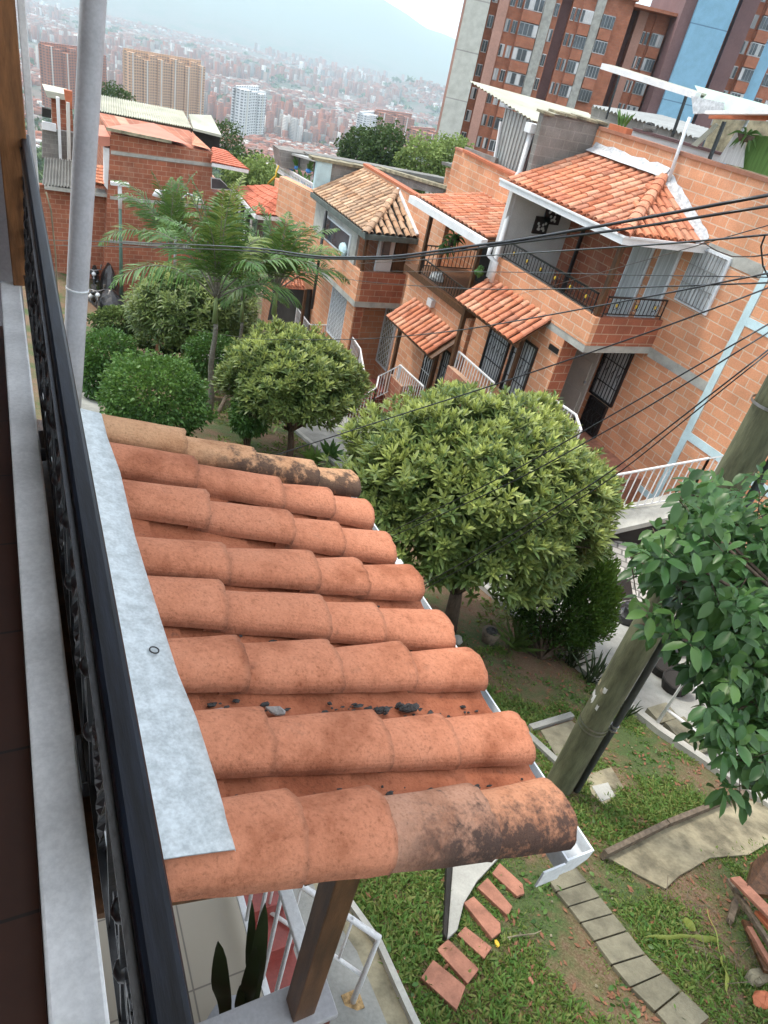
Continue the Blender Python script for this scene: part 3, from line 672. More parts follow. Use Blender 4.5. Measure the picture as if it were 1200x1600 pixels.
MB().bar(rp(.62, .78, -.18), rp(.62, 2.6, -.18), .08, .08).build('tie_beam', M['wood'], rf)
# flashing
fe = [(150, 640), (166, 680), (186, 735), (209, 835), (241, 940), (276, 1050), (305, 1120), (335, 1215), (366, 1327)]
m = MB(); vs = []
fe2 = [onroof(*q, .118) for q in fe]
fe2[0] = fe2[1]+Vector((-.0, .16, .002))
for q in fe2:
    vs += [Vector((.055, q.y, -1.4+.17)), Vector((.09, q.y, -1.4-.32*.09+.115)), (Vector((.09, q.y, -1.4-.32*.09+.115))+q)/2+Vector((0, 0, .003)), q, q+Vector((.004, 0, -.008))]
f = [(5*i+k, 5*i+5+k, 5*i+6+k, 5*i+1+k) for i in range(len(fe2)-1) for k in range(4)]
vs2 = [v-Vector((0, 0, .003)) for v in vs]
m.add(vs, f); m.add(vs2, [tuple(reversed(q)) for q in f]); fl = m.build('flashing', M['zinc'], rf, True)
c = onroof(241, 1016, .1235)
m = MB(); m.tube([c+Vector((.011*math.cos(k*.45), .011*math.sin(k*.45), .001-.0035*math.cos(k*.45))) for k in range(15)], .0020, 5); m.build('sealant_ring', M['debris'], fl)
# gutter
g0, g1 = .62, 2.62
m = MB(); prof = [(0, .0), (0, -.078), (.055, -.078), (.096, -.045), (.102, -.0), (.096, -.0), (.090, -.041), (.052, -.072), (.006, -.072), (.006, .0)]
gx, gz = 1.283, -1.842
for y_ in (g0, g1):
    for (x_, z_) in prof: m.v.append((gx+x_, y_, gz+z_))
k = len(prof); m.f += [(i, (i+1) % k, k+(i+1) % k, k+i) for i in range(k)]
gt = m.build('gutter', M['gutter'], rf)
MB().prism([(gx, g0, gz), (gx, g0, gz-.078), (gx+.055, g0, gz-.078), (gx+.096, g0, gz-.045), (gx+.102, g0, gz)], (0, -.006, 0)).build('end_cap', M['gutter'], gt)
MB().box(gx-.09, gx-.01, g0-.012, g0-.006, gz-.08, gz-.002).build('fascia_plate', M['gutter'], rf)
for y_ in (g0+.12, g0+.20, 1.3, 1.95, 2.5):
    MB().box(gx-.01, gx+.108, y_, y_+.028, gz+.001, gz+.006).build('bracket', M['white'], gt)
# broken mortar and rubbish lying in the channels
for (px, py, s1, mt_, lab, cat) in ((352, 1117, .030, 'mortar', 'flat pinkish grey mortar flake in the roof channel nearest the flashing', 'mortar flake'), (432, 1112, .026, 'mortar', 'grey broken mortar piece in the middle of the roof channel', 'mortar flake'),
        (637, 1107, .030, 'debris', 'crumpled black and silver scrap in the roof channel near the gutter', 'scrap'), (594, 1112, .016, 'debris', 'small dark scrap on a roof tile left of the crumpled black scrap', 'scrap'),
        (508, 1120, .020, 'debris', 'dark crust of debris along the tile edge in the roof channel', 'scrap')):
    c = onroof(px, py, .026); m = MB()
    pts = []
    for k in range(7):
        a_ = k*math.pi*2/7; rr = s1*random.uniform(.65, 1.25); pts.append(c+SL*(rr*math.cos(a_)*1.3)+EY*(rr*math.sin(a_)*.62)+NR*random.uniform(0, .012))
    top = c+NR*.022
    m.add(pts+[top]+[p-NR*.006 for p in pts], [(i, (i+1) % 7, 7) for i in range(7)]+[(i, 8+i, 8+(i+1) % 7, (i+1) % 7) for i in range(7)])
    if mt_ == 'debris':
        for k in range(9):
            q = c+SL*random.uniform(-s1, s1)*1.4+EY*random.uniform(-s1, s1)*.4+NR*.008; m.ball(q, random.uniform(.004, .010), 6, 4, (1.4, 1, .6), .3)
    tag(m.build('debris' if mt_ == 'debris' else 'mortar_flake', M[mt_]), lab, cat)
m = MB(); rq = random.Random(12)
for k in range(150):
    i = rq.choice([0, 0, 1, 1, 1, 2, 3, 5]); x = rq.uniform(.34, 1.28)
    yc = RW[i][0]+RW[i][1]*x+.197+rq.uniform(0, .055); s = rq.uniform(.002, .0075)
    m.ball(rp(x, yc)+NR*.014, s, 6, 4, (rq.uniform(1, 2.6), 1, .6), .35)
tag(m.build('roof_grit', M['debris']), kind='stuff')
q = onroof(603, 1108, .02)
tag(MB().tube([onroof(555, 1114, .028), onroof(585, 1108, .03), onroof(613, 1105, .03)], .0022, 5).build('twig', M['debris']), 'thin dark twig lying across the roof channel', 'twig')
# ------------------------------------------------------------------ porch under the roof
PF = -3.7
po = thing('porch', 'raised porch with large beige floor tiles and white topped parapet under the tiled roof', 'porch', (.3, 1.5, PF))
fm2, t, b = nodes('porch_tiles'); gpos = pos(t)
bt = N(t, 'ShaderNodeTexBrick', Scale=1.0); bt.offset = 0; bt.inputs['Brick Width'].default_value = .44; bt.inputs['Row Height'].default_value = .44; bt.inputs['Mortar Size'].default_value = .004
bt.inputs['Color1'].default_value = (.42, .375, .30, 1); bt.inputs['Color2'].default_value = (.39, .35, .28, 1); bt.inputs['Mortar'].default_value = (.20, .18, .15, 1)
t.links.new(gpos, bt.inputs['Vector']); t.links.new(bt.outputs['Color'], b.inputs['Base Color']); b.inputs['Roughness'].default_value = .35
MB().box(-1.5, .74, .70, 4.2, PF-.9, PF).build('floor', fm2, po)
MB().box(-.2, .70, .70, .83, PF-1.2, -2.63).build('parapet', plain('red_painted_parapet', (.16, .05, .035), .7, .2, 5), po)
MB().box(-.22, .725, .70, .835, -2.63, -2.60).build('parapet_cap', plain('grey_cap', (.40, .40, .42), .6, .12, 4), po, bevel=.004)
MB().box(-1.5, .03, .2, 9.5, -7.5, LZ-.46).build('house_front', M['white_wall'], po)
wp = MB().bar((.615, .765, -2.60), (.615, .765, -1.66), .074, .074, (0, 1, 0)).build('porch_post', M['wood'], bevel=.004)
tag(wp, 'square brown wooden post between porch parapet and roof tiles', 'post')
# porch rail
pr = thing('porch_railing', 'white metal porch railing with flat top bar beside the red steps', 'railing', (.77, 1.6, PF))
MB().bar((.725, .85, -2.76), (.725, 3.2, -2.76), .05, .03).build('top_bar', M['white'], pr, bevel=.004)
MB().bar((.725, .85, -3.60), (.725, 3.2, -3.60), .03, .03).build('bottom_bar', M['white'], pr)
for k in range(17):
    y_ = .95+k*.135; MB().tube([(.725, y_, -3.60), (.725, y_, -2.77)], .0095, 8).build('bar', M['white'], pr, True)
# red steps beyond
st = thing('red_steps', 'flight of red tiled steps beside the porch railing', 'steps', (1.0, 1.8, -4.8))
for k in range(8):
    y1_ = 2.75-k*.19; z_ = -3.78-k*.125
    m = MB().box(.83, 1.06+.012*k, y1_-.19, y1_+.03, z_-.45, z_); m.build('step', M['red_step'], st, bevel=.006)
# lower handrail
hr = thing('path_handrail', 'short white tubular handrail on a rusty foot plate beside the concrete path', 'handrail', (1.5, 1.4, -4.8))
f0 = gp(558, 1553, .02); T0 = f0+Vector((0, 0, .92))
d0 = (onz(480, 1390, T0.z)-onz(592, 1465, T0.z))
T0 = onz(592, 1465, f0.z+.86); f0 = Vector((T0.x, T0.y, G(T0.x, T0.y)+.03))
T1 = onz(480, 1390, f0.z+.86); T1 = T0+(T1-T0)*1.8; dd = T1-T0
MB().tube([f0, T0, T1], .019, 10).build('top_tube', M['white'], hr, True)
MB().tube([f0+Vector((0, 0, .36)), f0+Vector((0, 0, .36))+dd], .013, 8).build('lower_tube', M['white'], hr, True)
nn = int(dd.length/.16)
for k in range(1, nn):
    a = f0+Vector((0, 0, .36))+dd*(k/nn); MB().tube([a, a+Vector((0, 0, .50))], .008, 7).build('bar', M['white'], hr, True)
MB().box(f0.x-.055, f0.x+.055, f0.y-.055, f0.y+.055, f0.z-.02, f0.z+.012).build('foot_plate', plain('rusty_plate', (.33, .22, .10), .8, .5, 30), hr)
# snake plant in the porch
def blades(name, spec, mat, parent=None):    # spec: base, tip, width, bend
    V = []; F = []; n = 0
    for (a, b_, w, bend) in spec:
        a, b_ = Vector(a), Vector(b_); side = (b_-a).cross(Vector((CF[0], CF[1], CF[2]))).normalized(); k_ = 9
        nrm = side.cross((b_-a).normalized())
        for i in range(k_+1):
            t_ = i/k_; c = a.lerp(b_, t_)+Vector(bend)*(math.sin(t_*math.pi)); ww = w*(.6+.9*t_ if t_ < .45 else 1.0*(1-((t_-.45)/.55)**2.2)+.02)
            c = c+nrm*(.012*math.sin(t_*9))
            V += [c-side*ww, c-nrm*.004, c+side*ww]
        for i in range(k_): b0 = n+i*3; F += [(b0, b0+1, b0+4, b0+3), (b0+1, b0+2, b0+5, b0+4)]
        n += (k_+1)*3
    return fmesh(name, V, F, mat, parent, attr=[.15]*len(V))
sp_ = thing('snake_plant', 'dark snake plant with long upright leaves in a pot behind the porch parapet', 'plant', (.5, 1.0, PF))
def sz(px, py, z, o=0): return onz(px, py, z)
base = onz(372, 1600, -3.3)
blades('leaves', [(onz(352, 1595, -3.2), onz(340, 1472, -2.75), .035, (.0, .0, 0)), (onz(392, 1570, -3.2), onz(393, 1408, -2.65), .020, (0, 0, 0)), (onz(395, 1575, -3.2), onz(414, 1412, -2.60), .030, (.0, 0, 0)), (onz(375, 1595, -3.2), onz(376, 1540, -3.0), .02, (0, 0, 0)), (onz(380, 1590, -3.2), onz(400, 1480, -2.8), .03, (0, 0, 0))], M['snake'], sp_)
pc = onz(375, 1598, -3.3)
MB().tube([(pc.x, pc.y, -3.69), (pc.x, pc.y, -3.40)], [.10, .14], 14).build('pot', M['pvc'], sp_, True)
# ------------------------------------------------------------------ parts for the houses across the lawn
XF = 12.4
def PX(mb, X, pts, th=.1, proud=0):       # polygon read on the plane X = const, thickness going away from the street
    q = [onx(a, b, X) for a, b in pts]; mb.prism([p-Vector((proud, 0, 0)) for p in q], (th, 0, 0)); return mb
def PY(mb, Y, pts, th=.1):
    q = [ony(a, b, Y) for a, b in pts]; mb.prism(q, (0, th, 0)); return mb
def grille(th, x, y0, y1, z0, z1, facing='x', name='window', curtain='curtain', step=.11, frame='black', diamond=False, bars='black', knots=True):
    """barred window: frame > pane, bars. facing x: lies in plane X=x looking to -X; facing y: plane Y=x, span y0..y1 is X"""
    def P(a, z, d): return (x-d, a, z) if facing == 'x' else (a, x-d, z)
    def bx(mb, a0, a1, z0_, z1_, d0, d1):
        p, q = P(a0, z0_, d0), P(a1, z1_, d1); return mb.box(min(p[0], q[0]), max(p[0], q[0]), min(p[1], q[1]), max(p[1], q[1]), min(z0_, z1_), max(z0_, z1_))
    m = MB(); f = .045
    bx(m, y0, y0+f, z0, z1, -.02, .05); bx(m, y1-f, y1, z0, z1, -.02, .05); bx(m, y0+f, y1-f, z0, z0+f, -.02, .05); bx(m, y0+f, y1-f, z1-f, z1, -.02, .05)
    fr = m.build(name, M[frame], th)
    bx(MB(), y0+f, y1-f, z0+f, z1-f, -.015, .004).build('pane', M[curtain], fr)
    b = MB()
    if diamond:
        w, h = y1-y0, z1-z0; s = step
        k = -h
        while k < w:
            for sg in (1, -1):
                a0, a1 = (k, k+h)
                t0, t1 = max(0, -a0)/h, min(1, (w-a0)/h)
                if t1 > t0:
                    A_ = (a0+h*t0, t0*h); B_ = (a0+h*t1, t1*h)
                    if sg < 0: A_ = (A_[0], h-A_[1]); B_ = (B_[0], h-B_[1])
                    b.bar(P(y0+A_[0], z0+A_[1], .04), P(y0+B_[0], z0+B_[1], .04), .014, .014)
            k += s
    else:
        n = max(2, int((y1-y0)/step))
        for i in range(1, n):
            a = y0+(y1-y0)*i/n; b.bar(P(a, z0, .045), P(a, z1, .045), .014, .014)
        for zz in (.3, .7): bx(b, y0, y1, z0+(z1-z0)*zz-.008, z0+(z1-z0)*zz+.008, .035, .055)
        if knots:
            for i in range(1, n, 2):
                a = y0+(y1-y0)*i/n
                for zz in (.5,):
                    c = Vector(P(a, z0+(z1-z0)*zz, .05)); pts = [c+Vector(((0, 1, 0) if facing == 'x' else (1, 0, 0)))*(.06*math.cos(k*.7))*(1-k*.04)+Vector((0, 0, .16*math.sin(k*.35))) for k in range(14)]
                    b.tube(pts, .007, 4)
    b.build('bars', M[bars], fr)
    return fr
def rail_run(th, a, b, h, mat='white', step=.12, post=.02, name='bar', tr=.018, ornate=False):
    a, b = Vector(a), Vector(b); up = Vector((0, 0, h)); L_ = (b-a).length
    MB().bar(a+up, b+up, .045 if not ornate else .05, .03).build('top_rail', M[mat], th)
    MB().bar(a+Vector((0, 0, .07)), b+Vector((0, 0, .07)), .02, .02).build('bottom_rail', M[mat], th)
    n = max(2, int(L_/step)); m = MB()
    for i in range(n+1):
        p = a.lerp(b, i/n); m.bar(p+Vector((0, 0, .0 if i in (0, n) else .07)), p+up, tr if i in (0, n) else post*.75, tr if i in (0, n) else post*.75)
    m.build('bars', M[mat], th)
    if ornate:
        dY = (b-a).normalized()
        for k in range(int(L_/.55)):
            c = a+dY*(.3+k*.55)+Vector((0, 0, h*.55)); mm = MB()
            for sg in (1, -1):
                mm.tube([c+dY*(sg*(.045+.045*math.cos(t*.6)))+Vector((0, 0, .07*math.sin(t*.6)))*sg for t in range(11)], .007, 4)
            mm.ball(c, .022, 6, 5, (1, 1, 1.8)).build('scroll', M[mat], th) if k % 2 else mm.build('scroll', M[mat], th)
            MB().ball(c+Vector((-.02, 0, .02)), .022, 6, 4, (1, 1, 2)).build('leaf_ornament', M['yellow'], th)
# ================================================================== nearest house
h1 = thing('brick_house', 'nearest orange block house with white-guttered hipped roof over its balcony', 'house', (XF, 11, G(XF, 11)))
w = MB(); w.box(XF, XF+.15, -4, 14.5, -9.5, -.86); w.build('front_wall', M['brick'], h1)
MB().box(XF-.04, XF+.19, -4, 14.44, -.86, -.79).build('coping', plain('brown_coping', (.30, .14, .09), .8, .2, 3), h1)
MB().box(XF+.15, 18, -4, 14.5, -2.0, -1.85).build('terrace_floor', M['concrete'], h1)
# concrete bands and pale blue mortar stripes
MB().box(XF-.012, XF, 8.78, 10.5, -4.68, -4.47).build('concrete_band', M['concrete'], h1)
MB().box(XF-.012, XF, 8.80, 10.18, -2.36, -2.12).build('concrete_band', M['concrete'], h1)
MB().box(XF-.015, XF, 8.62, 8.78, -9.2, -2.18).build('blue_stripe', M['ltblue'], h1)
MB().box(XF-.013, XF, 5.0, 8.62, -3.2, -3.03).build('blue_stripe', M['ltblue'], h1)
MB().box(XF-.013, XF, 5.0, 8.62, -5.72, -5.54).build('blue_stripe', M['ltblue'], h1)
MB().box(XF-.013, XF, 8.78, 10.3, -7.40, -7.24).build('blue_stripe', M['ltblue'], h1)
# balcony
MB().box(10.5, XF, 10.5, 14.5, -4.62, -4.46).build('balcony_slab', M['concrete'], h1)
MB().box(10.49, 10.62, 10.49, 14.3, -4.46, -3.86).build('balcony_parapet', M['brick'], h1)
MB().box(10.62, XF, 10.49, 10.62, -4.46, -3.86).build('balcony_parapet', M['brick_red_and_shaded'], h1)  # end face of the orange parapet, shade painted by darker brick
MB().box(10.56, XF, 14.34, 14.5, -4.46, -2.2).build('party_wall', M['white_wall'], h1)
MB().box(XF-.02, XF, 12.1, 14.34, -4.46, -2.0).build('shaded_brick_sheet', M['brick_red_and_shaded'], h1)  # darker brick sheet on the orange wall, balcony shade put into its colour
MB().box(10.45, 10.555, 14.36, 14.5, -4.4, -2.2).build('corner_pillar', M['white_wall'], h1)
MB().bar((10.6, 10.62, -3.86), (10.6, 10.62, -2.26), .10, .10, (0, 1, 0)).build('corner_post', M['wood'], h1)
MB().bar((12.2, 13.6, -4.4), (12.2, 13.6, -2.2), .07, .07, (0, 1, 0)).build('dark_post', M['black'], h1)
for (y0, y1) in ((10.72, 11.25), (11.45, 12.05)):
    d = MB().box(XF-.05, XF-.005, y0, y1, -4.44, -2.35).build('door', M['gutter'], h1)
    MB().box(XF-.07, XF-.05, y0+.05, y1-.05, -4.38, -2.42).build('curtain', M['curtain'], d)
MB().box(10.7, 12.0, 11.2, 13.6, -4.45, -4.42).build('rug', M['cloth_green'], h1)
rail_run(h1, (10.55, 10.72, -3.86), (10.55, 14.2, -3.86), .42, 'black', .11, .016, ornate=True)
rail_run(h1, (10.70, 10.55, -3.86), (XF-.05, 10.55, -3.86), .42, 'black', .11, .016, ornate=True)
# side window with white frame
fr = MB(); fr.box(XF-.05, XF, 9.52, 10.42, -3.36, -2.22); f_ = fr.build('window', M['gutter'], h1)
MB().box(XF-.065, XF-.05, 9.58, 10.36, -3.30, -2.28).build('pane', M['curtain'], f_)
bb = MB()
for k in range(9): y_ = 9.60+k*.095; bb.bar((XF-.09, y_, -3.32), (XF-.09, y_, -2.26), .012, .012)
for z_ in (-3.3, -2.95, -2.6, -2.28): bb.box(XF-.10, XF-.085, 9.56, 10.38, z_-.008, z_+.008)
bb.build('bars', M['chrome'], f_)
# roof: hip
ez, ex, ey = -2.2, 10.25, 10.3; az, ay = -1.36, 12.0
MB().add([(ex, ey, ez-.02), (ex, 14.45, ez-.02), (XF, 14.45, az-.02), (XF, ay, az-.02)], [(0, 1, 2, 3)]).add([(ex, ey, ez-.02), (XF, ay, az-.02), (XF, ey, ez-.02)], [(0, 1, 2)]).build('roof_deck', M['tile_pan'], h1)
sA = Vector((ex-XF, 0, ez-az)); LA = sA.length
def clipA(u, v):      # u along Y from 14.45 down, v downhill
    y = 14.45-u; xx = XF+(ex-XF)*v/LA; return y > ey+(ay-ey)*(xx-ex)/(XF-ex)-.02
tile_roof('roof_tiles', (XF, 14.45, az), (0, -1, 0), sA, 4.2, LA, M['tile_far'], h1, .225, .30, .080, .065, clipA, 6)
sB = Vector((0, ey-ay, ez-az)); LB = sB.length
def clipB(u, v):
    xx = XF-u; yy = ay+(ey-ay)*v/LB; return yy < ey+(ay-ey)*(xx-ex)/(XF-ex)+.02
tile_roof('roof_tiles', (XF-.12, ay, az), (-1, 0, 0), sB, 2.1, LB, M['tile_far'], h1, .225, .30, .080, .065, clipB, 6)
hd = Vector((ex-XF, ey-ay, ez-az)); hl = hd.length; hn = hd.normalized(); he = hn.cross(Vector((0, 0, 1))).normalized(); hup = he.cross(hn); hup = hup if hup.z > 0 else -hup
mb = MB(); k = .05
while k < hl:
    arch(mb, Vector((XF, ay, az))+hn*k+hup*.05, hn, he, hup, .36, .105, .125, .10, .014, 6, lift=.02); k += .29
mb.build('hip_tiles', M['tile_far'], h1)
m = MB(); z_ = .11
for (p, q) in (((XF-.01, 14.4, az+z_), (XF-.01, ay-.1, az+z_)), ((XF-.01, ay, az+z_), (XF-.01, ey-.05, ez+.05))):
    p, q = Vector(p), Vector(q); n_ = 12; vs = []
    for i in range(n_+1):
        c = p.lerp(q, i/n_); j1 = random.uniform(-.03, .03); vs += [c+Vector((0, 0, .13+j1)), c+Vector((-.05, 0, .03)), c+Vector((-.24+j1, 0, -.06))]
    m.add(vs, [(3*i+k_, 3*i+3+k_, 3*i+4+k_, 3*i+1+k_) for i in range(n_) for k_ in (0, 1)])
m.build('foil_flashing', M['foil'], h1)
gg = MB(); gg.box(ex-.14, ex, ey-.14, 14.5, ez-.13, ez+.0); gg.box(ex-.17, ex-.14, ey-.17, 14.5, ez-.01, ez+.03); gg.build('gutter', M['white'], h1)
gg = MB(); gg.box(ex, XF, ey-.14, ey-.01, ez-.13, ez-.001); gg.box(ex-.14, XF, ey-.17, ey-.14, ez-.012, ez+.028); gg.build('gutter', M['white'], h1)
MB().box(ex, XF, ey, 14.4, ez-.10, ez-.06).build('soffit', M['white_wall'], h1)
# ground floor
MB().box(10.5, 10.95, 11.15, 14.5, -9.2, -4.62).build('ground_wall', M['brick'], h1)
MB().box(10.52, 10.93, 11.138, 11.15, -9.0, -4.62).build('pier_side_shade', M['brick_red_and_shaded'], h1)  # thin sheet on the orange pier, side shade put into its colour
MB().box(10.95, XF, 14.2, 14.5, -9.2, -4.62).build('ground_wall', M['brick_red_and_shaded'], h1)  # recess wall in the darker brick, its shade put into the colour
MB().box(10.4, XF, 9.2, 14.4, -9.2, -7.08).build('entrance_floor', M['brick_paver'], h1)
d = MB().box(XF-.06, XF-.01, 11.78, 12.75, -7.05, -4.85).build('door', M['grey_door'], h1)
m = MB()
for z0, z1 in ((-6.9, -6.3), (-6.1, -5.5), (-5.3, -5.0)): m.box(XF-.075, XF-.06, 11.9, 12.62, z0, z1)
m.build('door_panel', M['grey_door'], d)
MB().ball((XF-.10, 11.88, -6.0), .035).build('handle', M['chrome'], d)
grille(h1, XF-.02, 10.85, 11.68, -6.15, -4.78, 'x', 'window', 'curtain', .10)
g1 = grille(h1, XF-.02, 10.95, 11.6, -7.05, -6.2, 'x', 'gate', 'dark', .09)
m = MB().box(XF-.04, XF-.005, 11.05, 11.35, -4.98, -4.8)
grille(h1, 10.5, 12.85, 13.75, -6.55, -5.12, 'x', 'window', 'curtain', .10)
grille(h1, 10.5, 11.85, 12.72, -6.55, -5.12, 'x', 'window', 'curtain', .10)
# small tiled canopy
c1 = thing('tiled_canopy', 'small terracotta tiled canopy below the nearest house balcony rail', 'canopy', (10, 13, -5))
MB().prism([(9.72, 11.75, -4.98), (9.72, 14.35, -4.98), (10.5, 14.35, -4.44), (10.5, 11.75, -4.44)], (0, 0, -.05)).build('deck_board', M['wood'], c1)
sc_ = Vector((-.82, 0, -.56)); tile_roof('roof_tiles', (10.5, 14.4, -4.42), (0, -1, 0), sc_, 2.75, 1.02, M['tile_far'], c1, .225, .29, .082, .065, None, 6)
MB().bar((9.85, 14.1, -7.6), (9.85, 14.1, -4.95), .10, .10, (0, 1, 0)).build('post', M['wood'], c1)
MB().bar((10.35, 12.3, -7.3), (10.35, 12.3, -4.8), .09, .09, (0, 1, 0)).build('post', M['wood'], c1)
MB().bar((9.85, 11.8, -5.05), (9.85, 14.3, -5.05), .09, .10).build('beam', M['wood'], c1)
# wall pictures, plate
for (px, py, sz_, lab) in ((845, 352, .21, 'dark framed flower picture on the white balcony wall, lower of two'), (864, 335, .24, 'dark framed flower picture on the white balcony wall, upper one nearer the brickwork')):
    c = ony(px, py, 14.33); m = MB(); m.box(c.x-sz_, c.x+sz_, 14.30, 14.338, c.z-sz_*.95, c.z+sz_*.95)
    pt = thing('framed_picture', lab, 'picture', (c.x, 14.33, c.z)); m.build('frame', M['black'], pt)
    f = MB()
    for k in range(9): f.ball((c.x+random.uniform(-.6, .6)*sz_, 14.297, c.z+random.uniform(-.6, .3)*sz_), .035, 6, 4, (1, .3, 1))
    f.build('flowers', M['cloth_white'], pt)
c = onx(858, 551, 10.49); 
np_ = thing('house_plate', 'small dark name plate with pale lettering on the brick pier by the grey door', 'plate', c)
MB().box(10.47, 10.499, 11.2, 11.52, -4.98, -4.86).build('plate', M['black'], np_)
# ================================================================== grey party wall with tiles on top
gw = thing('block_wall', 'grey concrete block party wall rising above the hipped roof, topped with broken coping', 'wall', (11.6, 14.6, -2.4))
MB().prism([ony(824, 286, 14.52), ony(850, 176, 14.52), ony(948, 194, 14.52), (12.9, 14.52, -1.0), (12.9, 14.52, -4.4), (10.85, 14.52, -4.4)], (0, .16, 0)).build('blocks', M['block_grey'], gw)
cp = MB(); a, b2 = ony(848, 176, 14.48), ony(950, 194, 14.48)
for k in range(6):
    p, q = a.lerp(b2, k/6), a.lerp(b2, (k+.93)/6); j = random.uniform(-.02, .03); cp.prism([p+Vector((0, -.05, j)), q+Vector((0, -.05, j-.02)), q+Vector((0, .25, j)), p+Vector((0, .25, j+.01))], (0, 0, .05))
cp.build('coping', M['slab_yel'], gw)
# shed roof behind
sh = thing('roof_shed', 'rooftop shed with cream corrugated roof and ribbed grey metal side', 'shed', (13, 17, -2.5))
A1, A2 = onx(733, 126, 12.6), onx(832, 188, 12.6)
def corr_sheet(mb, a, b, d, nf, amp, th=.012):      # a->b across the ribs, d = along
    a, b, d = Vector(a), Vector(b), Vector(d); n_ = nf*4; up = (b-a).cross(d).normalized(); up = up if up.z > 0 else -up
    top = [a.lerp(b, i/n_)+up*amp*math.sin(i*math.pi/2) for i in range(n_+1)]
    v = top+[p+d for p in top]; m_ = n_+1
    mb.add(v, [(i, i+1, m_+i+1, m_+i) for i in range(n_)]).add([p-up*th for p in v], [(i, m_+i, m_+i+1, i+1) for i in range(n_)])
m = MB(); corr_sheet(m, A1, A2, Vector((4.2, -.6, -.15)), 18, .018); m.build('roof_sheet', M['sheet'], sh)
m = MB(); S1 = onx(772, 262, 12.65); S2 = onx(795, 270, 12.65)
corr_sheet(m, onx(785, 185, 12.7), onx(838, 195, 12.7), onx(778, 262, 12.7)-onx(785, 185, 12.7), 8, .02); 
v0 = [onx(790, 168, 12.75), onx(838, 190, 12.75), onx(806, 292, 12.75), onx(768, 262, 12.75)]
MB().prism(v0, (.03, 0, 0)).build('side_wall', M['corr'], sh)
rb = MB()
for k in range(9):
    p = v0[0].lerp(v0[1], (k+.5)/9); q = v0[3].lerp(v0[2], (k+.5)/9); rb.bar(p-Vector((.02, 0, 0)), q-Vector((.02, 0, 0)), .03, .02)
rb.build('ribs', M['corr'], sh)
MB().bar(onx(783, 190, 12.7), onx(771, 258, 12.7), .06, .06).build('white_post', M['white'], sh)
# white downpipes beside it
dpz = thing('downpipe', 'white downpipe with square hopper descending beside the grey block wall', 'pipe', (10.4, 14.8, -3))
q = [onx(830, 206, 10.9), onx(812, 268, 10.9), onx(800, 286, 10.75), onx(801, 300, 10.7), onx(792, 345, 10.5), onx(776, 400, 10.4), onx(766, 436, 10.3)]
MB().tube(q, .06, 10).build('pipe', M['white'], dpz, True)
c = q[0]; MB().box(c.x-.13, c.x+.13, c.y-.12, c.y+.12, c.z-.02, c.z+.17).build('hopper', M['white'], dpz)
q = [onx(767, 386, 10.0), onx(763, 398, 10.0), onx(775, 411, 10.1), onx(768, 440, 10.2)]
tag(MB().tube(q, .055, 10).build('downpipe', M['white'], smooth=True), 'short white S-bent downpipe under the end of the fascia of the second house', 'pipe')
bars_ = thing('window_bars', 'black vertical bars beside the white hopper downpipe under the cream roof', 'bars', (11, 15, -2))
for k in range(3):
    a = onx(836+k*5, 196, 11.4); b2 = onx(808+k*5, 272, 11.4); MB().bar(a, b2, .03, .03).build('bar', M['black'], bars_)
# terrace items of nearest house
tg = thing('terrace_wall', 'low pale grey rendered wall with plum coping on the nearest roof terrace', 'wall', (14, 12, -1.8))
MB().prism([onx(990, 203, 13.6), onx(1130, 243, 13.6), onx(1110, 262, 13.6), onx(975, 222, 13.6)], (.12, 0, 0)).build('wall', M['white_wall'], tg)
MB().prism([onx(988, 199, 13.55), onx(1130, 239, 13.55), onx(1130, 244, 13.55), onx(988, 204, 13.55)], (.2, 0, 0)).build('coping', M['purple'], tg)
pl = thing('planter', 'rectangular terracotta planter with spiky plant on the brick parapet', 'planter', onx(965, 205, 12.5))
c = onx(966, 212, 12.47); MB().prism([c+Vector((-.09, .30, 0)), c+Vector((.09, .30, 0)), c+Vector((.09, -.30, 0)), c+Vector((-.09, -.30, 0))], (0, 0, .19)).build('box', M['terracotta'], pl)
blades('leaves', [(c+Vector((0, .1*k_-.1, .18)), c+Vector((random.uniform(-.12, .12), .1*k_-.1+random.uniform(-.2, .2), .18+random.uniform(.18, .34))), .018, (0, 0, .02)) for k_ in range(3) for _ in range(5)], M['bush'], pl)
p2_ = thing('planter', 'small grey pot on the plum coping of the terrace wall', 'planter', onx(1010, 203, 13.6))
c = onx(1012, 206, 13.65); MB().tube([c, c+Vector((0, 0, .14))], [.12, .16], 10).build('bowl', M['block_grey'], p2_, True)
MB().ball(c+Vector((0, 0, .15)), .13, 8, 5, (1, 1, .35), .2).build('moss', M['debris'], p2_)
# corrugated roof behind the terrace
cr_ = thing('corrugated_roof', 'weathered corrugated roof sheets behind the terracotta planter', 'roof', (17, 15, -1))
m = MB(); corr_sheet(m, onx(925, 165, 15), onx(1085, 214, 15), Vector((3.0, .3, .12)), 24, .03); m.build('sheets', M['corr'], cr_)
MB().prism([onx(925, 166, 15.1), onx(1085, 216, 15.1), onx(1080, 260, 15.1), onx(920, 200, 15.1)], (.1, 0, 0)).build('wall', M['block_grey'], cr_)
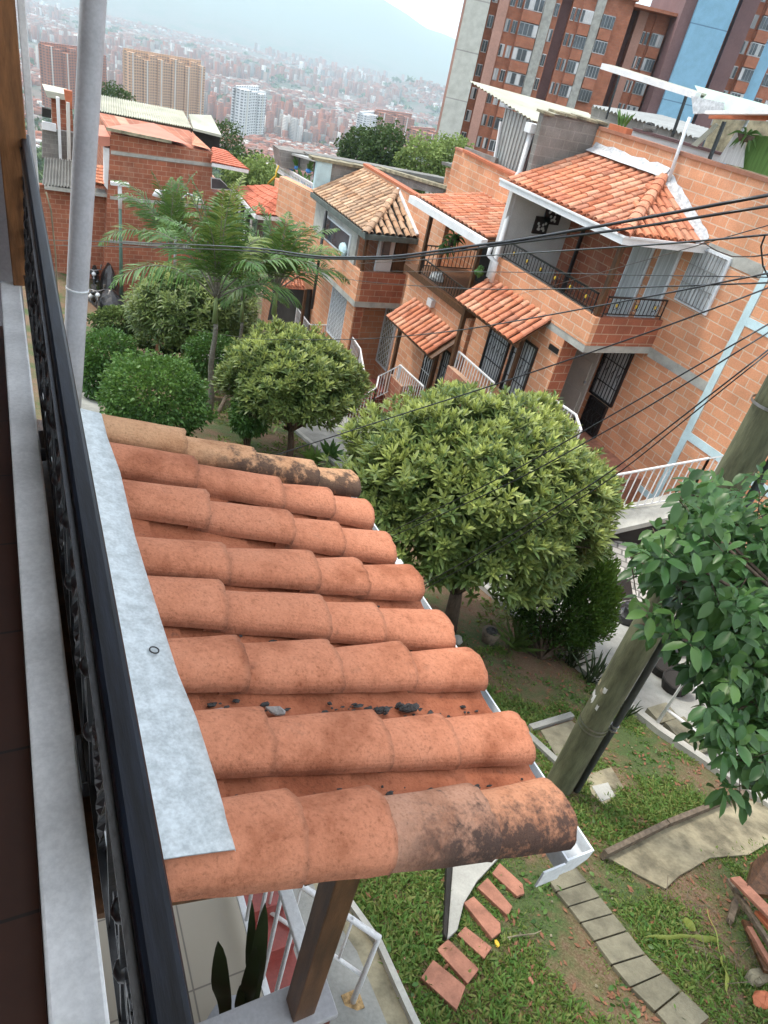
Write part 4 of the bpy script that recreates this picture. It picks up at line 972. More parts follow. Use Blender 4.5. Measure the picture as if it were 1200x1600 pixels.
# awning on the terrace
aw = thing('terrace_awning', 'rooftop awning with pale sheet roof and long white gutter on slim posts', 'awning', (12.5, 12, -1.8))
a, b2 = onx(943, 104, 12.9), onx(1090, 150, 12.9)
MB().bar(a, b2, .16, .12).build('long_gutter', M['white'], aw)
MB().bar(a+Vector((.25, 0, .05)), b2+Vector((.25, 0, .05)), .3, .04).build('sheet_edge', M['sheet'], aw)
B2 = onx(1205, 200, 12.3); B1 = onx(1085, 165, 12.5)
MB().add([onx(1085, 133, 13.6), onx(1215, 168, 13.6), onx(1215, 182, 11.9), onx(1105, 172, 12.6)], [(0, 1, 2, 3)]).build('roof_sheet', plain('pale_green_sheet', (.36, .48, .40), .6, .15, 2), aw)
MB().prism([onx(1080, 150, 12.55), onx(1130, 160, 12.4), onx(1128, 176, 12.4), onx(1083, 178, 12.5)], (.05, 0, .0)).build('foil_patch', M['foil'], aw)
MB().bar(onx(1105, 176, 12.3), onx(1215, 176, 11.9), .12, .06).build('gutter', M['white'], aw)
MB().bar(onx(1110, 182, 12.5), onx(1215, 184, 12.2), .08, .08).build('timber', M['terracotta'], aw)
MB().tube([onx(1041, 292, 12.32), onx(1078, 183, 12.32)], .035, 8).build('post', M['gutter'], aw, True)
MB().tube([onx(1145, 232, 12.9), onx(1170, 185, 12.9)], .03, 8).build('post', M['gutter'], aw, True)
MB().bar(onx(947, 186, 13.2), onx(970, 112, 13.2), .035, .035).build('post', M['black'], aw)
MB().bar(onx(1050, 214, 13.4), onx(1073, 148, 13.4), .05, .05).build('post', M['black'], aw)
MB().bar(onx(1108, 250, 13.2), onx(1132, 190, 13.2), .06, .06).build('post', M['black'], aw)
tg_ = [('hanging_cloth', 'white cloth hanging on the terrace beside the awning post', 'cloth', 'cloth_white', [(1150, 205), (1165, 208), (1160, 262), (1120, 252)], 12.9), ('hanging_cloth', 'green cloth hanging at the right end of the terrace', 'cloth', 'cloth_green', [(1172, 210), (1215, 214), (1200, 275), (1155, 262)], 13.0),
       ('leaning_board', 'pale boards leaning diagonally under the awning', 'board', 'sheet', [(1080, 226), (1118, 192), (1122, 196), (1088, 229)], 13.3), ('back_wall', 'beige wall at the back of the covered terrace', 'wall', 'slab_yel', [(1095, 240), (1115, 186), (1220, 190), (1220, 290)], 15.0)]
for nm, lab, ct, mt_, pts, X in tg_: tag(PX(MB(), X, pts, .03).build(nm, M[mt_]), lab, ct)
fp = thing('hanging_planter', 'small hanging planter with trailing leaves in front of the white terrace cloth', 'planter', onx(1160, 212, 12.7))
c = onx(1165, 214, 12.7); MB().tube([c-Vector((0, 0, .08)), c+Vector((0, 0, .04))], [.10, .17], 10).build('basket', M['bark'], fp, True)
blades('leaves', [(c+Vector((0, 0, .03)), c+Vector((random.uniform(-.25, .25), random.uniform(-.3, .3), random.uniform(-.25, .12))), .025, (0, 0, .06)) for _ in range(16)], M['bush'], fp)
# ================================================================== second house
h2 = thing('brick_house', 'orange block house with white fascia, low tiled roof and hanging plants on its balcony', 'house', (XF, 16.5, G(XF, 16.5)))
MB().box(XF, XF+.15, 14.66, 18.4, -9.8, -2.47).build('front_wall', M['brick'], h2)
MB().box(XF-.03, XF+.2, 14.66, 20.5, -2.47, -2.41).build('coping', plain('clay_coping', (.42, .17, .11), .8, .2, 3), h2)
MB().box(XF, XF+.15, 18.4, 20.5, -9.8, -2.475).build('front_wall', M['brick'], h2)
MB().box(10.3, XF, 14.66, 18.4, -5.55, -5.38).build('balcony_slab', M['wood'], h2)
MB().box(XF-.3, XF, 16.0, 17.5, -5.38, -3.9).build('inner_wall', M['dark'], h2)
tr = MB(); z0_, z1_ = -3.55, -3.27
MB().prism([(10.2, 14.55, z0_-.04), (10.2, 18.42, z0_-.04), (XF, 18.42, z1_-.04), (XF, 14.55, z1_-.04)], (0, 0, -.06)).build('roof_deck', M['wood'], h2)
tile_roof('roof_tiles', (XF, 18.45, z1_), (0, -1, 0), (-2.2, 0, z0_-z1_), 3.95, 2.2, M['tile_far'], h2, .215, .29, .080, .06, None, 6)
MB().box(10.02, 10.19, 14.45, 18.42, z0_-.16, z0_+.02).build('fascia', M['white'], h2)
for p in ((10.35, 17.55), (10.35, 14.9)): MB().bar((*p, -5.4), (*p, -3.65), .09, .09, (0, 1, 0)).build('post', M['wood'], h2)
MB().bar((12.0, 15.5, -5.4), (12.0, 15.5, -3.5), .07, .07, (0, 1, 0)).build('post', M['black'], h2)
rail_run(h2, (10.35, 17.5, -5.38), (10.35, 14.75, -5.38), .45, 'black', .13, .02)
rail_run(h2, (10.4, 17.5, -5.2), (XF, 17.5, -5.2), .62, 'black', .13, .02)
MB().box(10.5, 11.2, 14.68, 18.38, -9.6, -5.55).build('ground_wall', M['brick'], h2)
MB().box(10.36, 10.5, 16.55, 16.8, -6.0, -5.80).build('white_patch', M['white_wall'], h2)
grille(h2, 10.5, 15.7, 16.4, -8.2, -6.75, 'x', 'window', 'dark', .10, bars='gutter')
grille(h2, 10.5, 14.75, 15.5, -8.2, -6.75, 'x', 'window', 'curtain', .09)
c2 = thing('tiled_canopy', 'small terracotta tiled canopy over the barred windows of the second house', 'canopy', (10, 16.5, -6.5))
MB().prism([(9.75, 14.9, -6.78), (9.75, 17.7, -6.78), (10.5, 17.7, -6.22), (10.5, 14.9, -6.22)], (0, 0, -.05)).build('deck_board', M['wood'], c2)
tile_roof('roof_tiles', (10.5, 17.75, -6.2), (0, -1, 0), (-.78, 0, -.56), 2.9, .98, M['tile_far'], c2, .225, .29, .082, .065, None, 6)
MB().bar((9.95, 17.2, -9.0), (9.95, 17.2, -6.75), .10, .10, (0, 1, 0)).build('post', M['wood'], c2)
MB().bar((10.3, 15.55, -8.9), (10.3, 15.55, -6.6), .09, .09, (0, 1, 0)).build('post', M['wood'], c2)
pp_ = thing('hanging_planter', 'hanging basket of trailing plants under the white fascia', 'planter', (10.6, 16, -4.4))
for (px, py, s) in ((705, 378, .16), (712, 372, .14), (699, 388, .12)):
    c = onx(px, py, 10.8); MB().tube([c-Vector((0, 0, .10)), c], [.07, .12], 8).build('basket', M['bark'], pp_, True)
    blades('leaves', [(c, c+Vector((random.uniform(-.3, .3), random.uniform(-.3, .3), random.uniform(-.3, .2))), .03, (0, 0, .08)) for _ in range(18)], M['bush'], pp_)
    MB().tube([c, c+Vector((0, 0, .55))], .006, 4).build('hanger', M['black'], pp_)
lb = tag(MB().ball(onx(683, 435, 10.7), .22, 10, 7, (1, 1, .8), .18).build('laundry_bundle', M['cloth_white']), 'white laundry bundle behind the black balcony rail of the second house', 'laundry')
tag(MB().ball(onx(749, 425, 10.2), .12, 8, 6, (1, 1, 1.2), .3).build('pot_plant', M['bush']), 'round pale green plant at the right end of the second balcony rail', 'plant')
# white stair railings and steps
def steps(name, label, x0, x1, ya, yb, za, zb, n, mat):
    th = thing(name, label, 'steps', ((x0+x1)/2, (ya+yb)/2, min(za, zb)))
    for k in range(n):
        p = k/n; q = (k+1)/n; xx0 = x0+(x1-x0)*p; xx1 = x0+(x1-x0)*q+.02
        MB().box(min(xx0, xx1), max(xx0, xx1), ya, yb, min(za, zb)-.7, za+(zb-za)*(k+.5)/n).build('step', mat, th)
    return th
M['step_brick'] = brick('red_tread', (.20, .045, .03), (.17, .04, .03), (.35, .22, .16), bw=.3, bh=.16, dirt=.2)
steps('brick_steps', 'dark red tiled steps between white railings at the lattice door', 11.2, 8.6, 18.55, 19.55, -9.35, -10.75, 7, M['step_brick'])
steps('brick_steps', 'brick entrance steps of the nearest house behind the big tree', 10.4, 8.6, 9.6, 10.9, -7.1, -8.0, 5, M['brick_paver'])
def rail(label, pts, h=.85, X=None):
    q = [Vector(p) for p in pts]; th = thing('stair_railing', label, 'railing', q[0], 'white railings in front of the brick houses')
    for a, b2 in zip(q, q[1:]): rail_run(th, a-Vector((0, 0, h)), b2-Vector((0, 0, h)), h, 'white', .12, .022, tr=.03)
rail('white stair railing nearest the grey door, rising behind the big round tree', [onx(867, 625, 10.3), onx(900, 648, 10.3), onx(908, 672, 10.1)])
rail('white sloping railing in front of the barred windows with blue curtains', [onx(717, 549, 9.9), onx(772, 598, 9.9)])
rail('white sloping railing below the canopy of the second house', [onx(625, 570, 9.8), onx(662, 604, 9.8)], .8)
rail('white railing running down beside the dark red steps on their right', [onx(627, 570, 9.9), onx(592, 588, 9.5), onx(588, 606, 9.3), onx(545, 635, 8.6)], .8)
rail('white stair railing left of the lattice door and red steps', [onx(551, 527, 10.0), onx(563, 545, 9.9), onx(569, 580, 9.3)], .8)
rail('white railing in front of the third house porch, beside the dark drainpipe', [onx(464, 481, 9.8), onx(484, 507, 9.8), onx(517, 508, 10.3)], .75)
for (lab, y0, y1, x0, x1, z1) in (('brick porch parapet right of the barred windows of the second house', 12.2, 14.1, 9.75, 9.9, -6.6), ('brick porch parapet below the second house canopy', 16.1, 16.9, 9.75, 9.9, -8.2), ('brick porch parapet of the third house beside the dark drainpipe', 21.4, 23.2, 9.7, 9.85, -9.35)):
    m = MB().box(x0, x1, y0, y1, z1-2.6, z1); m.box(x0+.15, 10.5, y0, y0+.14, z1-2.6, z1)
    tag(m.build('porch_parapet', M['brick_red_and_shaded']), lab, 'parapet')
# fence in front of the side wall
fn = thing('white_fence', 'long white metal fence on a concrete ledge in front of the blue striped brick wall', 'fence', onx(1000, 760, 10.5))
FA, FB, FC = ony(964, 742, 8.2), onx(1108, 716, 11.7), onx(1184, 705, 11.7)
for a, b2 in ((FA, FB), (FB+Vector((0, 0, 0)), FC)): rail_run(fn, a-Vector((0, 0, .98)), b2-Vector((0, 0, .98)), .98, 'white', .14, .024, tr=.035)
MB().prism([FA+Vector((-.2, .1, -1.0)), FB+Vector((0, .3, -1.0)), FB+Vector((0, -.35, -1.0)), FA+Vector((-.1, -.5, -1.0))], (0, 0, -.12)).build('ledge', M['concrete'], fn)
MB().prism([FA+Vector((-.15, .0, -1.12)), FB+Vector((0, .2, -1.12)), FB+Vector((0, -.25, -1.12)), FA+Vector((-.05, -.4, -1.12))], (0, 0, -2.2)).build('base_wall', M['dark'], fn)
# ================================================================== third house with tan hip roof
h3 = thing('brick_house', 'brick house with weathered tan tiled hip roof over an enclosed brick balcony', 'house', (11.4, 21, G(11.4, 21)))
MB().box(11.4, 11.55, 18.42, 24.7, -12, -3.95).build('front_wall', M['brick'], h3)
MB().box(11.37, 11.6, 18.42, 24.7, -3.95, -3.88).build('coping', M['terracotta'], h3)
MB().box(9.75, 11.4, 20.1, 24.6, -7.38, -7.2).build('balcony_slab', M['concrete'], h3)
MB().box(9.75, 9.88, 20.1, 24.6, -7.2, -6.25).build('balcony_parapet', M['brick'], h3)
MB().box(9.88, 11.4, 20.1, 20.22, -7.2, -6.25).build('balcony_parapet', M['brick_red_and_shaded'], h3)  # orange parapet's end face, its shade painted with the darker brick
MB().box(9.78, 9.86, 20.75, 24.6, -6.25, -5.1).build('balcony_wall', M['concrete'], h3)
MB().box(10.35, 10.9, 20.3, 20.4, -6.25, -5.1).build('balcony_wall', M['white_wall'], h3)
f_ = MB().box(10.42, 10.75, 20.26, 20.3, -5.85, -5.2).build('window', M['chrome'], h3); MB().box(10.45, 10.72, 20.245, 20.26, -5.8, -5.25).build('pane', M['glass'], f_)
MB().box(10.95, 11.38, 20.3, 20.4, -6.25, -5.1).build('wooden_door', M['wood'], h3)
MB().bar((9.85, 20.2, -6.25), (9.85, 20.2, -5.1), .09, .09, (0, 1, 0)).build('corner_post', M['wood'], h3)
f_ = MB().box(9.74, 9.78, 21.2, 23.6, -6.2, -5.45).build('window', M['gutter'], h3); MB().box(9.73, 9.74, 21.28, 23.52, -6.14, -5.5).build('pane', M['glass'], f_)
tag(MB().ball((9.7, 21.5, -6.0), .24, 10, 7, (.5, 1.1, .9), .2).build('cloth_bundle', M['ltblue']), 'pale blue bundle of cloth in the window under the tan roof', 'bundle')
ex3, ey3, ez3 = 9.62, 19.85, -5.02; ax3, ay3, az3 = 11.4, 21.75, -4.12
MB().add([(ex3, ey3, ez3-.02), (ex3, 24.7, ez3-.02), (ax3, 24.7, az3-.02), (ax3, ay3, az3-.02)], [(0, 1, 2, 3)]).add([(ex3, ey3, ez3-.02), (ax3, ay3, az3-.02), (ax3, ey3, ez3-.02)], [(0, 1, 2)]).build('roof_deck', M['dark'], h3)
s3_ = Vector((ex3-ax3, 0, ez3-az3)); L3 = s3_.length
tile_roof('roof_tiles', (ax3, 24.75, az3), (0, -1, 0), s3_, 4.9, L3, M['tile_tan'], h3, .25, .31, .085, .07, lambda u, v: (24.75-u) > ey3+(ay3-ey3)*((ax3+(ex3-ax3)*v/L3)-ex3)/(ax3-ex3)-.02, 5, .03)
s3b = Vector((0, ey3-ay3, ez3-az3)); L3b = s3b.length
tile_roof('roof_tiles', (ax3, ay3, az3), (-1, 0, 0), s3b, 1.8, L3b, M['tile_tan'], h3, .25, .31, .085, .07, lambda u, v: (ay3+(ey3-ay3)*v/L3b) < ey3+(ay3-ey3)*((ax3-u)-ex3)/(ax3-ex3)+.02, 5, .03)
hd = Vector((ex3-ax3, ey3-ay3, ez3-az3)); hl = hd.length; hn = hd.normalized(); he = hn.cross(Vector((0, 0, 1))).normalized(); hup = he.cross(hn); hup = hup if hup.z > 0 else -hup
mb = MB(); k = 0
while k < hl: arch(mb, Vector((ax3, ay3, az3))+hn*k+hup*.05, hn, he, hup, .38, .10, .12, .09, .014, 6, lift=.02); k += .31
mb.build('hip_tiles', M['tile_tan'], h3)
MB().bar((ax3-.03, ay3, az3+.12), (ax3-.03, ey3, ez3+.12), .12, .06).build('edge_strip', M['gutter'], h3)
MB().box(ex3-.06, ex3, ey3-.06, 24.7, ez3-.16, ez3+.0).build('fascia', plain('dark_green_fascia', (.10, .12, .11), .7, .3, 4), h3)
MB().box(ex3, ax3, ey3-.06, ey3, ez3-.16, ez3+.0).build('fascia', bpy.data.materials['dark_green_fascia'], h3)
MB().box(10.2, 11.4, 21.0, 24.6, -12, -7.38).build('ground_wall', M['brick'], h3)
MB().box(9.9, 10.25, 20.35, 21.0, -12, -7.38).build('pier', M['brick'], h3)
MB().box(9.95, 10.22, 20.338, 20.35, -12, -7.4).build('pier_side_shade', M['brick_red_and_shaded'], h3)  # sheet over the pier's turned-away side, darker brick painted for shade
grille(h3, 10.19, 21.4, 22.9, -9.35, -7.6, 'x', 'window', 'curtain', .2, 'gutter', True, 'gutter')
grille(h3, 11.39, 20.0, 20.9, -9.6, -7.5, 'x', 'door', 'slab_yel', .22, 'gutter', True, 'gutter')
grille(h3, 11.39, 19.0, 19.75, -8.7, -7.5, 'x', 'window', 'glass', .16, 'gutter', True, 'gutter')
tag(MB().tube([onx(510, 330, 9.6), onx(487, 482, 9.6)], .055, 8).build('dark_pipe', M['black'], smooth=True), 'long dark vertical pipe in front of the third house', 'pipe')
# roof blocks behind the tan roof
rbk = thing('roof_block', 'grey block rooftop room with pale blue edge behind the tan hip roof', 'roof room', (13, 25, -5))
MB().prism([ony(519, 253, 24.8), ony(591, 267, 24.8), ony(583, 296, 24.8), ony(515, 296, 24.8)], (0, .15, 0)).build('blocks', M['block_grey'], rbk)
MB().prism([ony(496, 252, 24.75), ony(520, 251, 24.75), ony(514, 296, 24.75), ony(490, 297, 24.75)], (0, .15, 0)).build('rendered_edge', M['ltblue'], rbk)
MB().prism([ony(488, 245, 24.7), ony(600, 266, 24.7), ony(600, 270, 24.7), ony(488, 250, 24.7)], (0, .4, 0)).build('coping', M['slab_yel'], rbk)
MB().prism([onx(590, 262, 13.2), onx(694, 296, 13.2), onx(690, 304, 13.2), onx(590, 284, 13.2)], (.15, 0, 0)).build('wall', M['block_grey'], rbk)
MB().prism([onx(588, 259, 13.1), onx(697, 291, 13.1), onx(697, 296, 13.1), onx(588, 264, 13.1)], (.3, 0, 0)).build('wall_coping', M['slab_yel'], rbk)
rr = thing('flat_roof', 'long dark flat roof edge with pale coping beyond the tan hip roof', 'roof', (16, 30, -6))
MB().prism([ony(436, 233, 33), ony(700, 282, 33), ony(700, 300, 33), ony(440, 262, 33)], (0, 1.0, 0)).build('roof', M['block_grey'], rr)
MB().prism([ony(480, 240, 32.8), ony(700, 280, 32.8), ony(700, 287, 32.8), ony(480, 246, 32.8)], (0, .5, 0)).build('coping', M['sheet_dark'], rr)
# small room right of it with dark corrugated roof
sr = thing('roof_room', 'narrow orange brick roof room with dark corrugated lid by the ribbed shed', 'roof room', onx(710, 290, 13.5))
PX(MB(), 13.5, [(697, 262), (716, 262), (708, 308), (690, 306)], .5).build('wall', M['brick'], sr)
PX(MB(), 13.3, [(690, 252), (722, 262), (722, 266), (690, 257)], .9).build('lid', M['sheet_dark'], sr)
ow = thing('parapet_wall', 'high orange block parapet with clay coping below the ribbed shed', 'wall', onx(770, 280, 12.3))
PX(MB(), 12.36, [(723, 237), (802, 277), (798, 318), (708, 304)], .03).build('blocks', M['brick'], ow)
PX(MB(), 12.5, [(726, 229), (775, 247), (770, 262), (724, 240)], .1).build('rear_wall', M['block_grey'], ow)
PX(MB(), 12.3, [(723, 233), (803, 273), (803, 278), (723, 238)], .16).build('coping', M['terracotta'], ow)
# ================================================================== fourth house and the ones beyond
h4 = thing('brick_house', 'brick house with smooth red hip roof partly hidden by the palms', 'house', (11, 29, G(11, 29)))
MB().box(11.0, 11.2, 24.8, 33, -13, -6.3).build('front_wall', M['brick'], h4)
MB().prism([ony(437, 275, 27.5), ony(497, 305, 24.9), ony(486, 372, 24.9), ony(430, 335, 27.5)], (.3, .1, 0)).build('side_wall', M['brick'], h4)
a4 = [onx(364, 292, 9.9), onx(396, 338, 9.6), onx(467, 342, 10.9), onx(446, 298, 11.2)]
ap = onx(446, 299, 11.1)
q0, q1, q2, q3 = onx(366, 294, 9.7), onx(402, 336, 9.55), ony(465, 341, onx(402, 336, 9.55).y), onx(444, 300, 11.0)
def tri_tiles(th, quad, nc, mat, name='roof_tiles', r=.115):     # rows run from the top edge down to the eave; quad = eave0, eave1, top1, top0
    e0, e1, t1, t0 = [Vector(p) for p in quad]; mb = MB(); dk = MB(); dz_ = Vector((0, 0, -.015))
    for i in range(nc): f0, f1 = i/nc, (i+1)/nc; dk.prism([t0.lerp(t1, f0)+dz_, t0.lerp(t1, f1)+dz_, e0.lerp(e1, f1)+dz_, e0.lerp(e1, f0)+dz_], (0, 0, -.04))
    dk.build('roof_deck', M['tile_pan'], th)
    for i in range(nc):
        f = (i+.5)/nc; a = t0.lerp(t1, f); b2 = e0.lerp(e1, f); s = b2-a; L_ = s.length
        if L_ < .15: continue
        s.normalize(); e = (e1-e0).normalized(); n = e.cross(s).normalized(); n = n if n.z > 0 else -n; k = 0
        while k < L_: arch(mb, a+s*k+n*.015, s, e, n, min(.36, L_-k+.02), r*.85, r, .09, .012, 4, lift=.03); k += .33
    return mb.build(name, mat, th)
tri_tiles(h4, (q0, q1, q3, onx(420, 292, 11.2)), 17, M['tile_red'])
tri_tiles(h4, (q1, q2, q3, q3), 12, M['tile_red'])
MB().bar(q3, q2, .16, .08).build('edge_strip', M['white'], h4)
MB().bar(q0-Vector((.05, 0, .08)), q1-Vector((.05, 0, .08)), .08, .16).build('fascia', M['white'], h4)
MB().bar(q1-Vector((0, .05, .08)), q2-Vector((0, .05, .08)), .08, .16).build('fascia', M['white'], h4)
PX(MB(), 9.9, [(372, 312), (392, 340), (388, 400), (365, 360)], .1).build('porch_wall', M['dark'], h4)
for k in range(3):
    a = onx(375+k*9, 318+k*11, 9.7); MB().bar(a-Vector((0, 0, 2.0)), a, .08, .08, (0, 1, 0)).build('white_post', M['white'], h4)
c4 = thing('tiled_canopy', 'small orange tiled canopy beside the dark pipe, below the palm fronds', 'canopy', onx(455, 430, 9.6))
k0, k1, k2, k3 = onx(434, 448, 9.5), onx(478, 451, 9.4), onx(470, 425, 10.5), onx(446, 416, 10.6)
tri_tiles(c4, (k0, k1, k2, k3), 9, M['tile_far'])
for a in (k0, k1): MB().bar(a-Vector((0, 0, 2.2)), a-Vector((0, 0, .02)), .09, .09, (0, 1, 0)).build('post', M['wood'], c4)
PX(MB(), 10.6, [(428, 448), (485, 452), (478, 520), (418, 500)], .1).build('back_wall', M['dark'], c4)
# rooftop garden with pergola on the fourth house
rg = thing('rooftop_pergola', 'rooftop pergola with white lattice rail and hanging blue pots', 'pergola', onx(460, 280, 11.6))
for (px, py, b_) in ((441, 240, 268), (468, 246, 283), (492, 252, 300)): MB().bar(onx(px, py, 11.8), onx(px-2, b_, 11.8), .07, .07).build('post', M['black'], rg)
MB().bar(onx(434, 234, 11.9), onx(500, 252, 11.9), .5, .08).build('roof', M['corr'], rg)
lr = MB(); a, b2 = onx(433, 268, 11.7), onx(492, 304, 11.7)
for k in range(26): p = a.lerp(b2, k/26); lr.bar(p, p+Vector((0, .2, .35)), .03, .03); lr.bar(p+Vector((0, 0, .35)), p+Vector((0, .2, 0)), .03, .03)
lr.bar(a, b2, .06, .05); lr.bar(a+Vector((0, 0, .35)), b2+Vector((0, 0, .35)), .06, .05); lr.build('lattice_rail', M['white'], rg)
for (px, py) in ((455, 264), (482, 267), (474, 283), (484, 292), (464, 262)):
    c = onx(px, py, 11.9); MB().ball(c, .14, 8, 6, (1, 1, .7)).build('blue_pot', M['blue_plastic'], rg, True)
    blades('plant', [(c, c+Vector((random.uniform(-.3, .3), random.uniform(-.4, .4), random.uniform(-.1, .5))), .04, (0, 0, .05)) for _ in range(12)], M['bush'], rg)
tag(MB().tube([onx(436, 258, 11.6), onx(432, 268, 11.5), onx(431, 275, 11.4), onx(419, 287, 11.3)], .05, 8).build('yellow_pipe', M['yellow'], smooth=True), 'bent yellow pipe at the left corner of the rooftop pergola', 'pipe')
# ================================================================== big brick building across the end of the lawn
YB = 35.0
bb1 = thing('brick_building', 'large plain red brick building with flat salmon roof behind the palms', 'house', (7, YB, -12))
def yb(px, py, Y=YB): return ony(px, py, Y)
q = [yb(173, 208), yb(332, 238), yb(331, 300), yb(368, 310), yb(366, 352), yb(340, 470), yb(160, 470)]
MB().prism(q, (0, 5, 0)).build('wall', M['brick_red_and_shaded'], bb1)
for (a, b2) in (((173, 236), (331, 260)), ((172, 306), (368, 331)), ((171, 371), (300, 392))):
    p, r_ = yb(*a, YB-.02), yb(*b2, YB-.02); p.z = r_.z = (p.z+r_.z)/2
    MB().bar(p, r_, .05, .14).build('concrete_band', M['concrete'], bb1)
apx = yb(238, 192, YB+4); e0, e1, e2 = yb(165, 206, YB-.25), yb(265, 220, YB-.25), yb(300, 226, YB+.1)
MB().add([yb(166, 199, YB-.3), yb(268, 220, YB-.3), yb(240, 192, YB+5), yb(196, 193, YB+5)], [(0, 1, 2, 3)]).add([yb(268, 220, YB-.3), yb(296, 226, YB), yb(240, 192, YB+5)], [(0, 1, 2)]).build('roof', plain('salmon_roof', (.50, .20, .14), .8, .12, 1), bb1)
MB().bar(yb(166, 201, YB-.35), yb(268, 222, YB-.35), .1, .12).build('roof_edge', M['slab_yel'], bb1)
MB().prism([yb(149, 212, YB-.1), yb(172, 214, YB-.1), yb(172, 228, YB-.1), yb(156, 229, YB-.1)], (0, 2, .1)).build('small_roof', bpy.data.materials['salmon_roof'], bb1)
f_ = PY(MB(), YB-.06, [(330, 277), (345, 280), (363, 298), (330, 295)], .06).build('window', M['white'], bb1); PY(MB(), YB-.09, [(331, 279), (344, 281), (360, 296), (331, 294)], .03).build('pane', M['glass'], f_)
m1, m2, m3, m4 = yb(331, 257, YB-1.2), yb(388, 268, YB-1.2), yb(352, 238, YB+1.5), yb(333, 233, YB+1.5)
tri_tiles(bb1, (m1, m2, m3, m4), 16, M['tile_red'], 'porch_tiles')
MB().bar(m1, m2, .1, .14).build('porch_fascia', M['white'], bb1)
g0_, g1_, g2_, g3_ = yb(300, 226, YB), yb(330, 234, YB), yb(306, 212, YB+3), yb(300, 205, YB+3)
MB().add([g0_, g1_, g2_, g3_], [(0, 1, 2, 3)]).build('ridge_tiles_deck', M['tile_far'], bb1)
lw = thing('perimeter_wall', 'lower brick wall left of the big brick building, behind the parked motorcycles', 'wall', (2, YB, -12))
MB().prism([yb(60, 288, YB+.6), yb(172, 302, YB+.6), yb(172, 440, YB+.6), yb(60, 425, YB+.6)], (0, .3, 0)).build('bricks', M['brick_red_and_shaded'], lw)
MB().prism([yb(70, 290, YB+.2), yb(172, 304, YB+.2), yb(172, 309, YB+.2), yb(70, 296, YB+.2)], (0, .8, 0)).build('coping', M['concrete'], lw)
# cluster behind: long cream roof and shacks
lr_ = thing('long_roof_building', 'long building with cream sheet roof and grey block gable behind the brick one', 'building', (8, 44, -10))
MB().prism([ony(150, 176, 42), ony(300, 200, 42), ony(330, 250, 42), ony(150, 290, 42)], (0, 3, 0)).build('wall', M['block_grey'], lr_)
m = MB(); corr_sheet(m, ony(148, 172, 41.5), ony(300, 200, 41.5), ony(150, 147, 47)-ony(148, 172, 41.5), 40, .04); m.build('roof_sheet', M['sheet'], lr_)
MB().prism([ony(295, 178, 43), ony(330, 180, 44), ony(346, 211, 41.5), ony(302, 200, 41.5)], (0, 0, -.12)).build('end_roof', M['sheet'], lr_)
MB().prism([ony(300, 203, 41.8), ony(344, 212, 41.8), ony(342, 250, 41.8), ony(300, 245, 41.8)], (0, .2, 0)).build('end_wall', M['dark'], lr_)
sk = thing('shack', 'rooftop shack with corrugated lids and exposed brick beside the drainpipe', 'shack', (1, 42, -10))
for (nm, pts, Y, mt_) in (('block_wall', [(66, 200), (120, 208), (120, 255), (66, 247)], 40, 'block_grey'), ('brick_wall', [(80, 150), (112, 155), (115, 208), (82, 203)], 41, 'brick_red_and_shaded'), ('sheet_lid', [(70, 141), (110, 149), (112, 158), (74, 152)], 40.5, 'sheet'),
    ('dark_opening', [(66, 168), (80, 172), (80, 185), (66, 182)], 39.9, 'dark'), ('white_board', [(66, 190), (88, 195), (88, 206), (66, 202)], 39.8, 'white'), ('post', [(88, 152), (93, 153), (97, 252), (93, 252)], 39.7, 'white'),
    ('tall_panel', [(100, 140), (113, 143), (113, 170), (104, 168)], 39.6, 'terracotta'), ('edge_post', [(104, 160), (109, 161), (111, 255), (106, 255)], 39.4, 'far_plain')):
    PY(MB(), Y, pts, .3 if nm != 'sheet_lid' else 2).build(nm, M[mt_], sk)
lo_ = thing('lean_to', 'low lean-to with dark ribbed roof sheets beside the drainpipe', 'lean-to', (2, 37, -9))
m = MB(); corr_sheet(m, ony(66, 289, YB+.2), ony(145, 296, YB+.2), ony(70, 246, YB+4)-ony(66, 289, YB+.2), 16, .05); m.build('roof_sheets', M['sheet_dark'], lo_)
z0_, z1_, z2_, z3_ = yb(143, 287, YB+.1), yb(166, 292, YB+.1), yb(162, 262, YB+2), yb(144, 260, YB+2)
tri_tiles(lo_, (z0_, z1_, z2_, z3_), 7, M['tile_far'])
PY(MB(), YB+.05, [(163, 230), (171, 232), (171, 300), (163, 290)], .4).build('white_end', M['white'], lo_)
# ------------------------------------------------------------------ paving, kerbs, slabs
def strip(name, L0, L1, zoff, th, mat):      # two XY lines, follows the slope
    n = len(L0); v = []
    for a, b2 in zip(L0, L1):
        for x, y in (a, b2): v.append((x, y, G(x, y)+zoff))
    for a, b2 in zip(L0, L1):
        for x, y in (a, b2): v.append((x, y, G(x, y)+zoff-th))
    f = []; k = 2*n
    for i in range(n-1):
        a = 2*i; f += [(a, a+1, a+3, a+2), (k+a, k+a+2, k+a+3, k+a+1), (a, a+2, k+a+2, k+a), (a+1, k+a+1, k+a+3, a+3)]
    f += [(0, k, k+1, 1), (2*n-2, 2*n-1, k+2*n-1, k+2*n-2)]
    return MB().add(v, f).build(name, mat)
YS = [-3, -1, 0, 1, 2, 3, 4, 5, 6, 8, 10, 12, 14, 16, 18, 20, 22, 24, 26, 28, 31, 33]
def kx(y): return 6.5+.25*max(0, 3.2-y)*.9+(.0 if y < 20 else -.03*(y-20))
tag(strip('footpath', [(kx(y), y) for y in YS], [(8.75, y) for y in YS], .02, .3, M['concrete_path']), kind='structure')
tag(strip('house_forecourt', [(8.75, y) for y in YS], [(12.38, y) for y in YS], .012, .3, M['concrete_path']), kind='structure')
tag(strip('path_kerb', [(kx(y)-.13, y) for y in YS], [(kx(y), y) for y in YS], .085, .3, M['concrete']), kind='structure')
